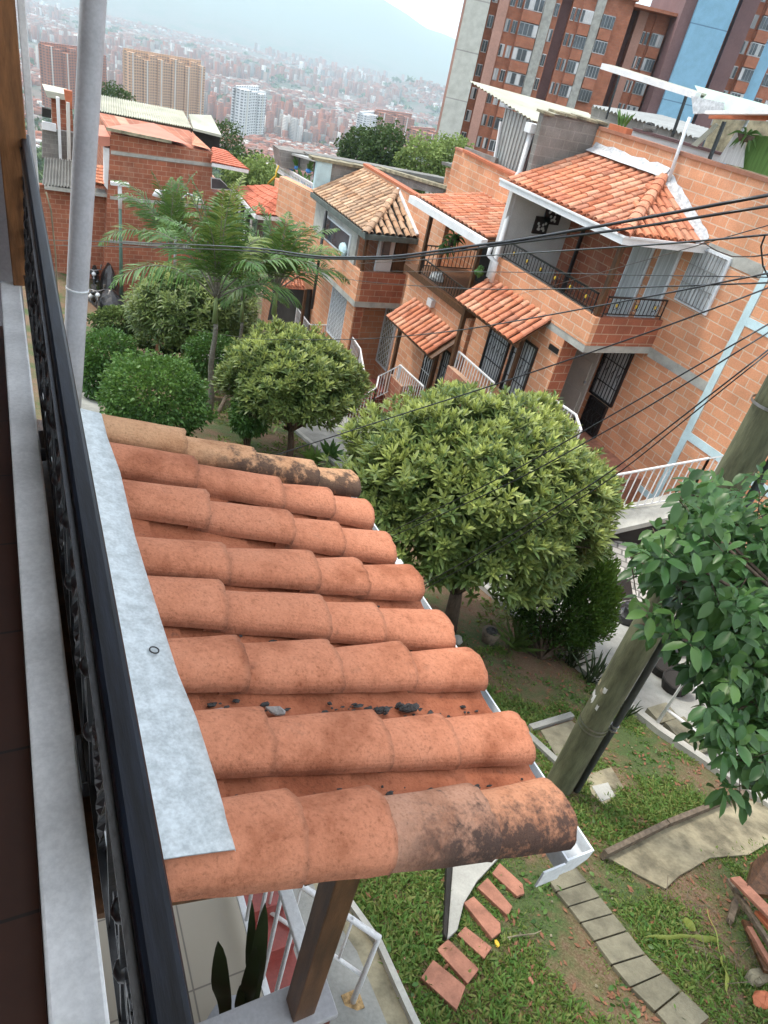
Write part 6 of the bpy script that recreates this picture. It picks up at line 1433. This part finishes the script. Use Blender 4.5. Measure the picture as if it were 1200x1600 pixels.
# ------------------------------------------------------------------ palms
def palm(label, base, top, r0, nf, fl, seed, stems=()):
    th = thing('palm_tree', label, 'palm tree', base); base, top = Vector(base), Vector(top); rr = random.Random(seed); m = MB()
    ks = 14; m.tube([base.lerp(top, i/ks)+Vector((.03*math.sin(i*.6), 0, 0)) for i in range(ks+1)], [r0*(1.2-.45*i/ks)*(1.06 if i % 2 else 1) for i in range(ks+1)], 10); m.build('trunk', M['bark_grey'], th, True)
    m = MB(); m.tube([top, top+Vector((0, 0, .7))], [r0*1.05, r0*.5], 9); m.build('crownshaft', plain('crownshaft', (.16, .22, .08), .6, .2, 3) if 'crownshaft' not in bpy.data.materials else bpy.data.materials['crownshaft'], th, True)
    S_ = leafset(); cs = top+Vector((0, 0, .6)); ra = MB()
    for f in range(nf):
        a = f*2.39996+rr.uniform(-.25, .25); el = rd(rr.uniform(50, 86)) if f % 6 else rd(rr.uniform(25, 45)); L_ = fl*rr.uniform(.8, 1.1)
        p = cs.copy(); d = Vector((math.cos(a)*math.cos(el), math.sin(a)*math.cos(el), math.sin(el))); n_ = 26; pts = [p.copy()]; dirs = [d.copy()]
        for i in range(n_):
            p = p+d*(L_/n_); d = (d+Vector((0, 0, -.024-.100*(i/n_)))).normalized(); pts.append(p.copy()); dirs.append(d.copy())
        ra.tube(pts[::2], [.022*(1-.85*i/len(pts[::2])) for i in range(len(pts[::2]))], 5)
        P = []; D = []; Wv = []; Ln = []; old = .55 if rr.random() < .09 else rr.uniform(.0, .05)
        for i in range(7, n_+1):
            for sub in (0, .5):
                pp_ = pts[i-1].lerp(pts[i], sub); dr_ = dirs[i]; sd_ = dr_.cross(Vector((0, 0, 1))); sd_ = sd_.normalized() if sd_.length > .05 else Vector((-math.sin(a), math.cos(a), 0)); u_ = sd_.cross(dr_)
                t = i/n_; ln = fl*.25*math.sin(math.pi*min(1, .18+t*.80))+.05
                for sg in (-1, 1):
                    D.append(sd_*sg*.9+dr_*(.45+.6*t)+u_*rr.uniform(-.2, .6)); P.append(pp_); Wv.append(dr_+Vector((0, 0, .2))); Ln.append(ln*rr.uniform(.85, 1.1))
        Ln = np.array(Ln); add_leaves(S_, np.array([list(x) for x in P]), np.array([list(x) for x in D]), np.array([list(x) for x in Wv]), Ln, np.full(len(Ln), .022), np.full(len(Ln), old), droop=.38, cup=.3)
    ra.build('frond_ribs', M['bark_grey'], th, True); finish(S_, 'fronds', M['palm'], th)
b_ = gp(327, 645); tp1 = dep(324, 492, 17.4); tp1 = Vector((b_.x, b_.y, tp1.z))
palm('tall palm with feathery fronds rising from the lawn, trunk standing alone', b_, Vector((b_.x, b_.y, G(b_.x, b_.y)+2.45)), .07, 18, 2.75, 51)
b_ = dep(262, 560, 25); b_.z = G(b_.x, b_.y); tq = dep(252, 385, 25)
palm('palm in front of the big brick building, beside the double lamp', b_, Vector((b_.x, b_.y, tq.z)), .075, 16, 2.6, 52)
b_ = dep(420, 560, 19.5); b_.z = G(b_.x, b_.y); tq = dep(412, 430, 21)
palm('palm against the fourth house, rightmost of the palms', b_, Vector((b_.x, b_.y, tq.z-.1)), .075, 18, 2.6, 53)
b_ = dep(372, 560, 21); b_.z = G(b_.x, b_.y); tq = dep(375, 440, 22)
palm('shorter palm between the lone palm and the fourth house', b_, Vector((b_.x, b_.y, tq.z-.4)), .06, 9, 1.8, 54)
tag(MB().tube([gp(341, 645), gp(364, 598, .55)], [.06, .05], 8).build('leaning_log', M['wood_old'], smooth=True), 'short pale log leaning in the grass beside the palm trunk', 'log')
# ------------------------------------------------------------------ trees beyond the roofs
def ftree(label, px, py, d, rad, n, seed, tint=.3, name='tree'):
    c = dep(px, py, d); th = thing(name, label, 'tree', (c.x, c.y, c.z-rad[2]-3)); r_ = np.random.default_rng(seed)
    dd = r_.normal(size=(n, 3)); dd /= np.linalg.norm(dd, axis=1)[:, None]; q = nzv(dd, 2.3, seed)+.6*nzv(dd, 5, seed+3); k = np.where(r_.random(n) < .3, r_.uniform(.4, .85, n), r_.uniform(.82, 1.05, n))
    P = np.array(c)+dd*np.array(rad)*((1+.38*q)*k)[:, None]; S_ = leafset(); L_ = np.mean(rad)*.13*r_.uniform(.6, 1.3, n)
    add_leaves(S_, P, dd+r_.normal(size=dd.shape)*.7, r_.normal(size=dd.shape), L_, L_*.35, np.clip((dd[:, 2]*.6+.2+q*.4)*tint*r_.uniform(.3, 1.4, n), 0, 1)); finish(S_, 'crown', M['lighttree'] if tint > .8 else M['fartree'], th)
    MB().tube([(c.x, c.y, c.z-rad[2]-4), (c.x, c.y, c.z)], [.3, .1], 7).build('trunk', M['bark'], th)
ftree('dark green tree beyond the flat roof, left of the pair', 563, 240, 62, (1.9, 1.9, 1.9), 5000, 61, .25)
ftree('dark green tree beyond the flat roof, right and taller of the pair', 598, 242, 60, (1.9, 1.9, 2.3), 5000, 62, .35)
ftree('light green feathery tree in front of the concrete tower panel, left one', 660, 258, 58, (2.0, 2.0, 2.0), 4200, 63, 1.1)
ftree('light green feathery tree in front of the concrete tower panel, right one', 703, 252, 60, (1.9, 1.9, 1.9), 4200, 64, .9)
ftree('yellowish green tree left of the rooftop pergola', 413, 282, 46, (2.3, 1.6, 1.2), 4200, 65, 1.0)
ftree('dark tree left of the pergola, lower down behind the yellowish one', 385, 272, 52, (1.7, 1.7, 1.6), 3000, 66, .3)
ftree('round dark tree above the long cream roof', 352, 225, 62, (1.5, 1.5, 1.8), 2500, 67, .3)
ftree('small tree showing above the cream roof ridge', 172, 150, 66, (2.0, 1.5, 1.0), 2500, 68, .2)
# ------------------------------------------------------------------ low plants
def spiky(label, px, py, n, ln, w, mat, seed, up=.9, name='plant', cat='plant', tint=.15):
    r_ = random.Random(seed); b0 = gp(px, py); th = thing(name, label, cat, b0); sp = []
    for k in range(n):
        a = r_.uniform(0, 6.28); e = r_.uniform(up-.35, up+.2); L_ = ln*r_.uniform(.6, 1.15); o_ = Vector((r_.uniform(-.5, .5)*ln*.5, r_.uniform(-.5, .5)*ln*.5, 0))
        d = Vector((math.cos(a)*math.cos(e*1.5), math.sin(a)*math.cos(e*1.5), math.sin(e*1.5))); sp.append((b0+o_*.6, b0+o_*.6+d*L_, w*r_.uniform(.7, 1.2), (0, 0, .03)))
    o = blades('leaves', sp, mat, th); a = o.data.attributes['tint']; a.data.foreach_set('value', np.full(len(o.data.vertices), tint, dtype=np.float32)); return th
spiky('dark snake plant clump left of the wooden pole, upper one at the kerb', 893, 1040, 24, .50, .013, M['snake'], 81)
spiky('dark snake plant clump left of the wooden pole, lower one at the kerb', 922, 1066, 26, .50, .013, M['snake'], 82)
spiky('small snake plant clump just right of the wooden pole', 970, 1122, 12, .36, .012, M['snake'], 83)
spiky('spiky grey green agave under the big round tree', 803, 1012, 34, .48, .018, M['fern'], 84, .55)
spiky('leafy croton with yellowish leaves beside the path at the far row of tiles', 490, 722, 40, .40, .03, M['bush'], 85, .6, tint=.8)
spiky('dark broad-leaved plant beside the croton and path', 515, 716, 26, .46, .04, M['bush'], 86, .65, tint=.05)
pot = thing('clay_pot', 'small clay pot with grey stones under the big round tree', 'pot', gp(762, 1003)); c = gp(762, 1003)
MB().tube([c, c+Vector((0, 0, .2))], [.09, .13], 14).build('bowl', M['wood_old'], pot, True); MB().ball(c+Vector((0, 0, .2)), .09, 8, 5, (1, 1, .5), .2).build('stones', M['debris'], pot)
tag(MB().ball(gp(714, 1000, .05), .075, 9, 6, (1, 1, .9), .12).build('white_stone', M['concrete'], smooth=True), 'round whitish stone at the foot of the big round tree', 'stone')
tag(MB().ball(gp(832, 988, .08), .09, 9, 6, (1.2, .9, .7), .2).build('blue_plastic_bag', M['blue_plastic']), 'small crumpled bright blue plastic among the conifer twigs', 'plastic bag')
# ------------------------------------------------------------------ leafy tree at the right edge
trt = gp(1330, 1400)
t5 = thing('broadleaf_tree', 'broad-leaved tree reaching in from the right edge, glossy oval leaves covering the pole', 'tree', trt)
r_ = np.random.default_rng(91); rr = random.Random(91); S_ = leafset(); m = MB()
blobs = [(1075, 800, 40, 55, 30), (1030, 850, 45, 45, 26), (1120, 830, 60, 70, 60), (1180, 860, 60, 90, 70), (1065, 930, 60, 70, 60), (1130, 960, 70, 80, 80), (1190, 980, 70, 90, 70), (1100, 1040, 60, 60, 50), (1160, 1080, 60, 70, 60), (1200, 1130, 60, 80, 50), (1110, 1130, 35, 30, 16), (1155, 1190, 45, 45, 30), (1200, 1230, 35, 40, 20), (985, 870, 28, 30, 10), (1000, 975, 18, 18, 5), (1205, 760, 40, 20, 12), (1060, 770, 45, 25, 12)]
hub = dep(1290, 1060, 4.2)
for (bx_, by_, rx_, ry_, ns) in blobs:
    d0 = 3.9+.35*rr.uniform(-1, 1); bc = dep(bx_, by_, d0)
    m.tube([hub, hub.lerp(bc, .5)+Vector((0, 0, .10)), bc], [.022, .012, .005], 6)
    for k in range(ns):
        px = bx_+22+rr.gauss(0, .55)*rx_; py = by_+rr.gauss(0, .55)*ry_
        if px < 975 or rr.random() < .12: continue
        tip = dep(px, py, d0+rr.uniform(-.45, .45)); ax = (tip-hub).normalized()+Vector((rr.uniform(-.5, .5), rr.uniform(-.5, .5), rr.uniform(-.1, .6))); ax.normalize()
        if rr.random() < .5: m.tube([bc.lerp(tip, .2), tip], [.004, .0022], 4)
        nl = rr.randint(5, 7); P = []; D = []; Wv = []
        for j in range(nl):
            a = j*2.4+rr.uniform(-.4, .4); o1 = ax.orthogonal().normalized(); o2 = ax.cross(o1); sd_ = o1*math.cos(a)+o2*math.sin(a); an = rd(rr.uniform(50, 95)); dv = ax*math.cos(an)+sd_*math.sin(an)+Vector((0, 0, -.12))
            P.append(list(tip+sd_*.012-ax*j*.012)); D.append(list(dv)); Wv.append(list(dv.cross(Vector((rr.uniform(-.3, .3), rr.uniform(-.3, .3), 1)))))
        Ln = np.array([rr.uniform(.06, .125) for _ in P]); add_leaves(S_, np.array(P), np.array(D), np.array(Wv), Ln, Ln*.25, np.full(len(P), rr.uniform(0, .3) if rr.random() < .85 else rr.uniform(.4, .8)), droop=.22, cup=.3, oval=True)
finish(S_, 'crown', M['ficus'], t5)
m.tube([trt, trt.lerp(hub, .5)+Vector((.1, 0, 0)), hub], [.09, .07, .03], 9); m.build('trunk', M['bark'], t5, True)
# ------------------------------------------------------------------ wood and tile pile at the lower right
def plank(name, lab, cat, p0, p1, w, h, mat, off0=.05, off1=.05):
    a, b2 = gp(*p0, off0), gp(*p1, off1); tag(MB().bar(a, b2, w, h).build(name, M[mat], bevel=.004), lab, cat)
plank('timber', 'weathered brown plank on top of the pile at the lower right', 'plank', (1148, 1372), (1215, 1440), .10, .03, 'brick_paver', .30, .34)
plank('timber', 'long reddish pole lying in the pile under the brown plank', 'pole', (1138, 1375), (1215, 1495), .04, .04, 'wood_old', .18, .22)
plank('timber', 'old brown board lowest in the pile beside the reddish poles', 'plank', (1165, 1440), (1200, 1520), .07, .03, 'wood', .10, .12)
plank('timber', 'short pale timber offcut at the foot of the pile', 'offcut', (1150, 1405), (1140, 1440), .05, .04, 'wood_old', .05, .05)
plank('timber', 'orange brown board leaning at the right edge of the pile', 'plank', (1185, 1425), (1220, 1470), .07, .03, 'terracotta', .24, .26)
plank('timber', 'reddish brown pole at the outer side of the pile', 'pole', (1170, 1450), (1222, 1540), .045, .04, 'brick_paver', .14, .14)
tag(MB().prism([gp(1178, 1345, .45), gp(1222, 1310, .5), gp(1222, 1400, .35), gp(1165, 1395, .3)], (0, 0, -.06)).build('dark_board', M['wood']), 'dark sheet of board leaning behind the pile at the right edge', 'board')
for (px, py, lab) in ((1182, 1530, 'broken clay brick piece near the bottom of the pile'), (1192, 1562, 'orange broken brick lying below the pile')):
    c = gp(px, py, .03); tag(MB().ball(c, .07, 8, 5, (1.5, .9, .6), .2).build('brick_piece', M['terracotta'] if py > 1550 else M['slab_yel']), lab, 'brick piece')
lf = thing('fallen_leaf', 'long yellow green fallen leaf lying horizontally in the lower right grass', 'leaf', gp(1060, 1465))
blades('blade', [(gp(1122, 1470, .03), gp(1080, 1464, .05), .028, (0, 0, .01)), (gp(1082, 1464, .04), gp(1006, 1465, .04), .02, (0, 0, .01))], M['palm'], lf).data.attributes['tint'].data.foreach_set('value', np.full(60, .9, dtype=np.float32))
lf = thing('fallen_leaf', 'long yellow fallen leaf pointing down the picture beside the pile', 'leaf', gp(1136, 1520))
blades('blade', [(gp(1105, 1420, .06), gp(1128, 1495, .03), .006, (0, 0, .01)), (gp(1128, 1495, .03), gp(1138, 1555, .03), .028, (0, 0, .01))], M['palm'], lf).data.attributes['tint'].data.foreach_set('value', np.full(60, .95, dtype=np.float32))
lf = thing('fallen_leaf', 'short broad pale leaf between the two long yellow leaves', 'leaf', gp(1078, 1450))
blades('blade', [(gp(1068, 1436, .04), gp(1086, 1455, .04), .035, (0, 0, .01))], M['palm'], lf).data.attributes['tint'].data.foreach_set('value', np.full(30, .8, dtype=np.float32))
# ------------------------------------------------------------------ grass, weeds, litter
def on_paved(x, y):
    if x > kx(y)-.16 or x < ox(y)+.05: return True
    q = pj((x, y, G(x, y)))
    for poly in PAV:
        ins = False; n_ = len(poly); j = n_-1
        for i in range(n_):
            (xi, yi), (xj, yj) = poly[i], poly[j]
            if (yi > q.y) != (yj > q.y) and q.x < (xj-xi)*(q.y-yi)/(yj-yi)+xi: ins = not ins
            j = i
        if ins: return True
    return False
PAV = [r for r in reds]+[[(709, 1335), (784, 1335), (746, 1376), (725, 1411), (715, 1452), (699, 1467)], [(852, 1362), (897, 1350), (938, 1401), (1009, 1491), (1110, 1590), (1065, 1630), (957, 1507), (889, 1416)], [(945, 1337), (1020, 1300), (1150, 1246), (1230, 1262), (1230, 1300), (1170, 1325), (1110, 1335), (1062, 1360), (1040, 1384), (1000, 1364)], [(828, 1136), (893, 1118), (920, 1152), (872, 1190)], [(915, 1210), (955, 1198), (975, 1230), (945, 1258), (925, 1240)]]
r_ = np.random.default_rng(5); pts = []; tr_ = 0
while len(pts) < 19000 and tr_ < 200000:
    tr_ += 1
    if r_.random() < .72: x = r_.uniform(1.7, 7.0); y = r_.uniform(-.2, 5.0)
    else: x = r_.uniform(1.5, 6.6); y = r_.uniform(4.5, 24)
    g_ = mnoise.noise((x*1.1, y*1.1, 2.5))+.6*mnoise.noise((x*3.2, y*3.2, 7))+.35*mnoise.noise((x*8, y*8, 1))
    near = 1 if x < 2.9 and y < 2.4 else 0
    if g_ < .03-.34*near: continue
    if on_paved(x, y): continue
    pts.append((x, y, g_))
P = []; D = []; T = []; Ln = []; Wd = []
for (x, y, g_) in pts:
    hh = .05+.055*max(0, g_)
    for j in range(6 if y < 5 else 3):
        a = r_.uniform(0, 6.28); P.append((x+r_.normal()*.022, y+r_.normal()*.022, G(x, y)-.004)); D.append((math.cos(a)*.7, math.sin(a)*.7, r_.uniform(.35, 1.1))); Ln.append(hh*r_.uniform(.7, 1.5)*(1 if y < 5 else 1.6)); T.append(r_.uniform(0, .9)**2); Wd.append(.0045 if r_.random() < .6 else .009)
S_ = leafset(); add_leaves(S_, P, np.array(D), r_.normal(size=(len(P), 3)), np.array(Ln), np.array(Wd)*(1+np.array([p[1] > 5 for p in P])), np.array(T), droop=.4)
tag(finish(S_, 'grass', M['grass']), kind='stuff')
P = []; D = []; T = []; Ln = []; q_ = 0
for k in range(60000):
    x = r_.uniform(1.75, 7.0); y = r_.uniform(-.2, 5.0)
    if mnoise.noise((x*1.1, y*1.1, 2.5))+.6*mnoise.noise((x*3.2, y*3.2, 7)) < r_.uniform(-.55, .1) or (k % 2 and on_paved(x, y)): continue
    if not k % 2 and on_paved(x, y): continue
    for j in range(2): P.append((x+r_.normal()*.01, y+r_.normal()*.01, G(x, y)-.003)); D.append((r_.normal()*.6, r_.normal()*.6, r_.uniform(.3, 1))); Ln.append(r_.uniform(.015, .045)); T.append(r_.uniform(0, 1)**2)
S_ = leafset(); add_leaves(S_, P, np.array(D), r_.normal(size=(len(P), 3)), np.array(Ln), np.array(Ln)*.13, np.array(T), droop=.4)
tag(finish(S_, 'short_turf', M['grass']), kind='stuff')
# broad-leaved weeds
P = []; D = []; T = []; Ln = []
for k in range(900):
    x = r_.uniform(1.8, 6.8); y = r_.uniform(-.2, 5.5)
    if mnoise.noise((x*1.7+5, y*1.7, 4)) < .05 or on_paved(x, y): continue
    for j in range(10):
        a = r_.uniform(0, 6.28); P.append((x+r_.normal()*.05, y+r_.normal()*.05, G(x, y)+.005)); D.append((math.cos(a), math.sin(a), r_.uniform(.1, .8))); Ln.append(r_.uniform(.025, .06)); T.append(r_.uniform(0, .5))
S_ = leafset(); Ln = np.array(Ln); add_leaves(S_, P, np.array(D), r_.normal(size=(len(P), 3)), Ln, Ln*.3, np.array(T)); tag(finish(S_, 'ground_cover', M['bush']), kind='stuff')
m = MB(); m2 = MB()
for k in range(2600):
    x = r_.uniform(1.7, 6.6); y = r_.uniform(-.3, 7)
    if on_paved(x, y) and r_.random() < .8: continue
    z = G(x, y)+.01; s = r_.uniform(.012, .04); a = r_.uniform(0, 6.28); u = Vector((math.cos(a), math.sin(a), r_.uniform(-.2, .3)))*s; w = Vector((-math.sin(a), math.cos(a), r_.uniform(-.3, .3)))*s*.4; c = Vector((x, y, z+.006))
    if k % 9: m.add([c-u, c+w, c+u, c-w], [(0, 1, 2, 3)])
    else: m2.ball(c, s*.3, 6, 4, (1, 1, .6), .2)
tag(m.build('dry_leaves', M['dryleaf']), kind='stuff'); tag(m2.build('pebbles', M['slab_yel']), kind='stuff')
m = MB()
for k in range(60):
    p0 = gp(r_.uniform(1040, 1200), r_.uniform(1400, 1540), .02); a = r_.uniform(0, 6.28); L_ = r_.uniform(.05, .25); m.tube([p0, p0+Vector((math.cos(a)*L_, math.sin(a)*L_, r_.uniform(0, .04)))], .003, 4)
tag(m.build('dead_twigs', M['wood_old']), kind='stuff')
tag(MB().tube([gp(787, 1466, .02), gp(808, 1462, .03), gp(835, 1459, .03), gp(846, 1454, .03)], [.004, .006, .005, .002], 5).build('twig', M['slab_yel']), 'pale forked twig lying on bare soil below the red pavers', 'twig')
for (px, py, mt_, lab) in ((776, 1474, 'yellow', 'small yellow fallen flower beside the clay pavers'), (892, 1336, 'yellow', 'small yellow flower below the gutter corner'), (829, 1532, 'brick_paver', 'brown pointed stone in the soil below the pale twig')):
    tag(MB().ball(gp(px, py, .02), .017, 7, 5, (1, 1.4, .6), .3).build('fallen_flower' if mt_ == 'yellow' else 'stone', M[mt_]), lab, 'flower' if mt_ == 'yellow' else 'stone')
# ------------------------------------------------------------------ street furniture and motorcycles at the far end
lp = thing('street_lamp', 'slender green lamp post with small white T-shaped head by the brick building', 'street lamp', dep(190, 470, 33))
a, b2 = dep(190, 472, 31), dep(191, 300, 31); b2 = Vector((a.x, a.y, b2.z))
MB().tube([a, b2], [.09, .06], 8).build('post', plain('green_post', (.08, .15, .12), .6, .2, 3), lp, True)
MB().tube([b2, b2+Vector((0, 0, .9))], .08, 8).build('upper_post', M['white'], lp, True); MB().bar(b2+Vector((-.35, 0, .95)), b2+Vector((.35, 0, .95)), .22, .12).build('lamp_head', M['white'], lp)
dl = thing('double_street_lamp', 'lamp post with two curved arms and white lamp heads above the palms', 'street lamp', dep(277, 420, 27))
c = dep(276, 318, 27); z0_ = G(c.x, c.y); MB().tube([Vector((c.x, c.y, z0_)), c], .06, 8).build('post', M['chrome'], dl, True)
for (px, py) in ((247, 302), (310, 312)):
    e = dep(px, py, 27); md = c.lerp(e, .5)+Vector((0, 0, .28)); MB().tube([c, md, e+Vector((0, 0, .08))], .04, 7).build('arm', M['chrome'], dl, True)
    MB().tube([e+Vector((0, 0, .12)), e-Vector((0, 0, .10))], [.10, .22], 10).build('lamp_head', M['white'], dl, True)
def motorcycle(label, px, py, yaw, d=33, cover=False):
    c = dep(px, py, d); c.z = c.z; th = thing('motorcycle', label, 'motorcycle', c, 'motorcycles parked at the end of the lawn')
    cs, sn = math.cos(yaw), math.sin(yaw)
    def T_(x, y, z): return c+Vector((x*cs-y*sn, x*sn+y*cs, z))
    for x in (-.65, .65):
        pts = [T_(x+.29*math.cos(a), 0, .30+.29*math.sin(a)) for a in [i*math.pi/8 for i in range(17)]]
        w = MB().tube(pts, .055, 6, False).build('wheel', M['rubber'], th, True); MB().tube([T_(x, -.04, .3), T_(x, .04, .3)], .20, 12).build('rim', M['chrome'], w)
    MB().tube([T_(-.55, 0, .5), T_(-.1, 0, .45), T_(.3, 0, .72), T_(.65, 0, .3)], [.07, .13, .10, .04], 8).build('frame', M['black'], th, True)
    MB().ball(T_(.12, 0, .78), .2, 9, 6, (1.2, .7, .6)).build('tank', M['plastic_black'], th, True)
    MB().tube([T_(-.75, 0, .80), T_(-.3, 0, .78), T_(-.02, 0, .80)], [.07, .12, .09], 8).build('seat', M['rubber'], th, True)
    MB().tube([T_(.3, -.36, 1.02), T_(.42, 0, .96), T_(.3, .36, 1.02)], .022, 6).build('handlebar', M['chrome'], th, True)
    MB().tube([T_(.42, 0, .96), T_(.65, 0, .3)], .035, 6).build('fork', M['chrome'], th); MB().ball(T_(.55, 0, .84), .10, 8, 6).build('headlight', M['gutter'], th, True)
    for s in (-1, 1): MB().tube([T_(.3, s*.28, 1.02), T_(.28, s*.33, 1.22)], [.01, .05], 6).build('mirror', M['chrome'], th)
    MB().tube([T_(0, .12, .3), T_(-.7, .14, .36)], [.04, .06], 7).build('exhaust', M['chrome'], th, True)
motorcycle('upper black motorcycle facing the camera between drainpipe and covered one', 148, 450, -1.7, 33)
motorcycle('silver and black motorcycle in front of the row, nearest the lawn', 150, 483, -1.5, 31)
motorcycle('dark motorcycle standing against the brick wall left of the drainpipe', 96, 418, -1.2, 36)
motorcycle('black motorcycle at the left edge of the drainpipe, half hidden', 136, 484, -1.3, 31.5)
for (px, py, d, s, lab) in ((171, 458, 33, (.45, 1.0, 1.35), 'motorcycle hidden under a tall black rain cover beside the green lamp post'), (173, 482, 31, (.7, .8, .85), 'motorcycle under a shorter dark cover nearest the yellow green shrub')):
    c = dep(px, py, d); m = MB(); v = []
    for j in range(7):
        for i in range(12):
            a = i*math.pi/6; f = (1-(j/6)**2.2*.85)*random.uniform(.9, 1.08); v.append((c.x+s[0]*f*math.cos(a), c.y+s[1]*f*math.sin(a), c.z+s[2]*j/6*random.uniform(.96, 1.04)))
    m.add(v, [(j*12+i, j*12+(i+1) % 12, (j+1)*12+(i+1) % 12, (j+1)*12+i) for j in range(6) for i in range(12)]+[tuple(range(72, 84))])
    tag(m.build('covered_motorcycle', M['plastic_black']), lab, 'motorcycle')
# trim on the fence side: white path railing posts behind the motorcycles
gb = thing('garden_post', 'grey concrete post at the start of the near footpath, left of the small tree', 'post', dep(137, 590, 16))
MB().bar(dep(137, 596, 16), dep(138, 562, 16), .2, .08).build('post', M['concrete'], gb)
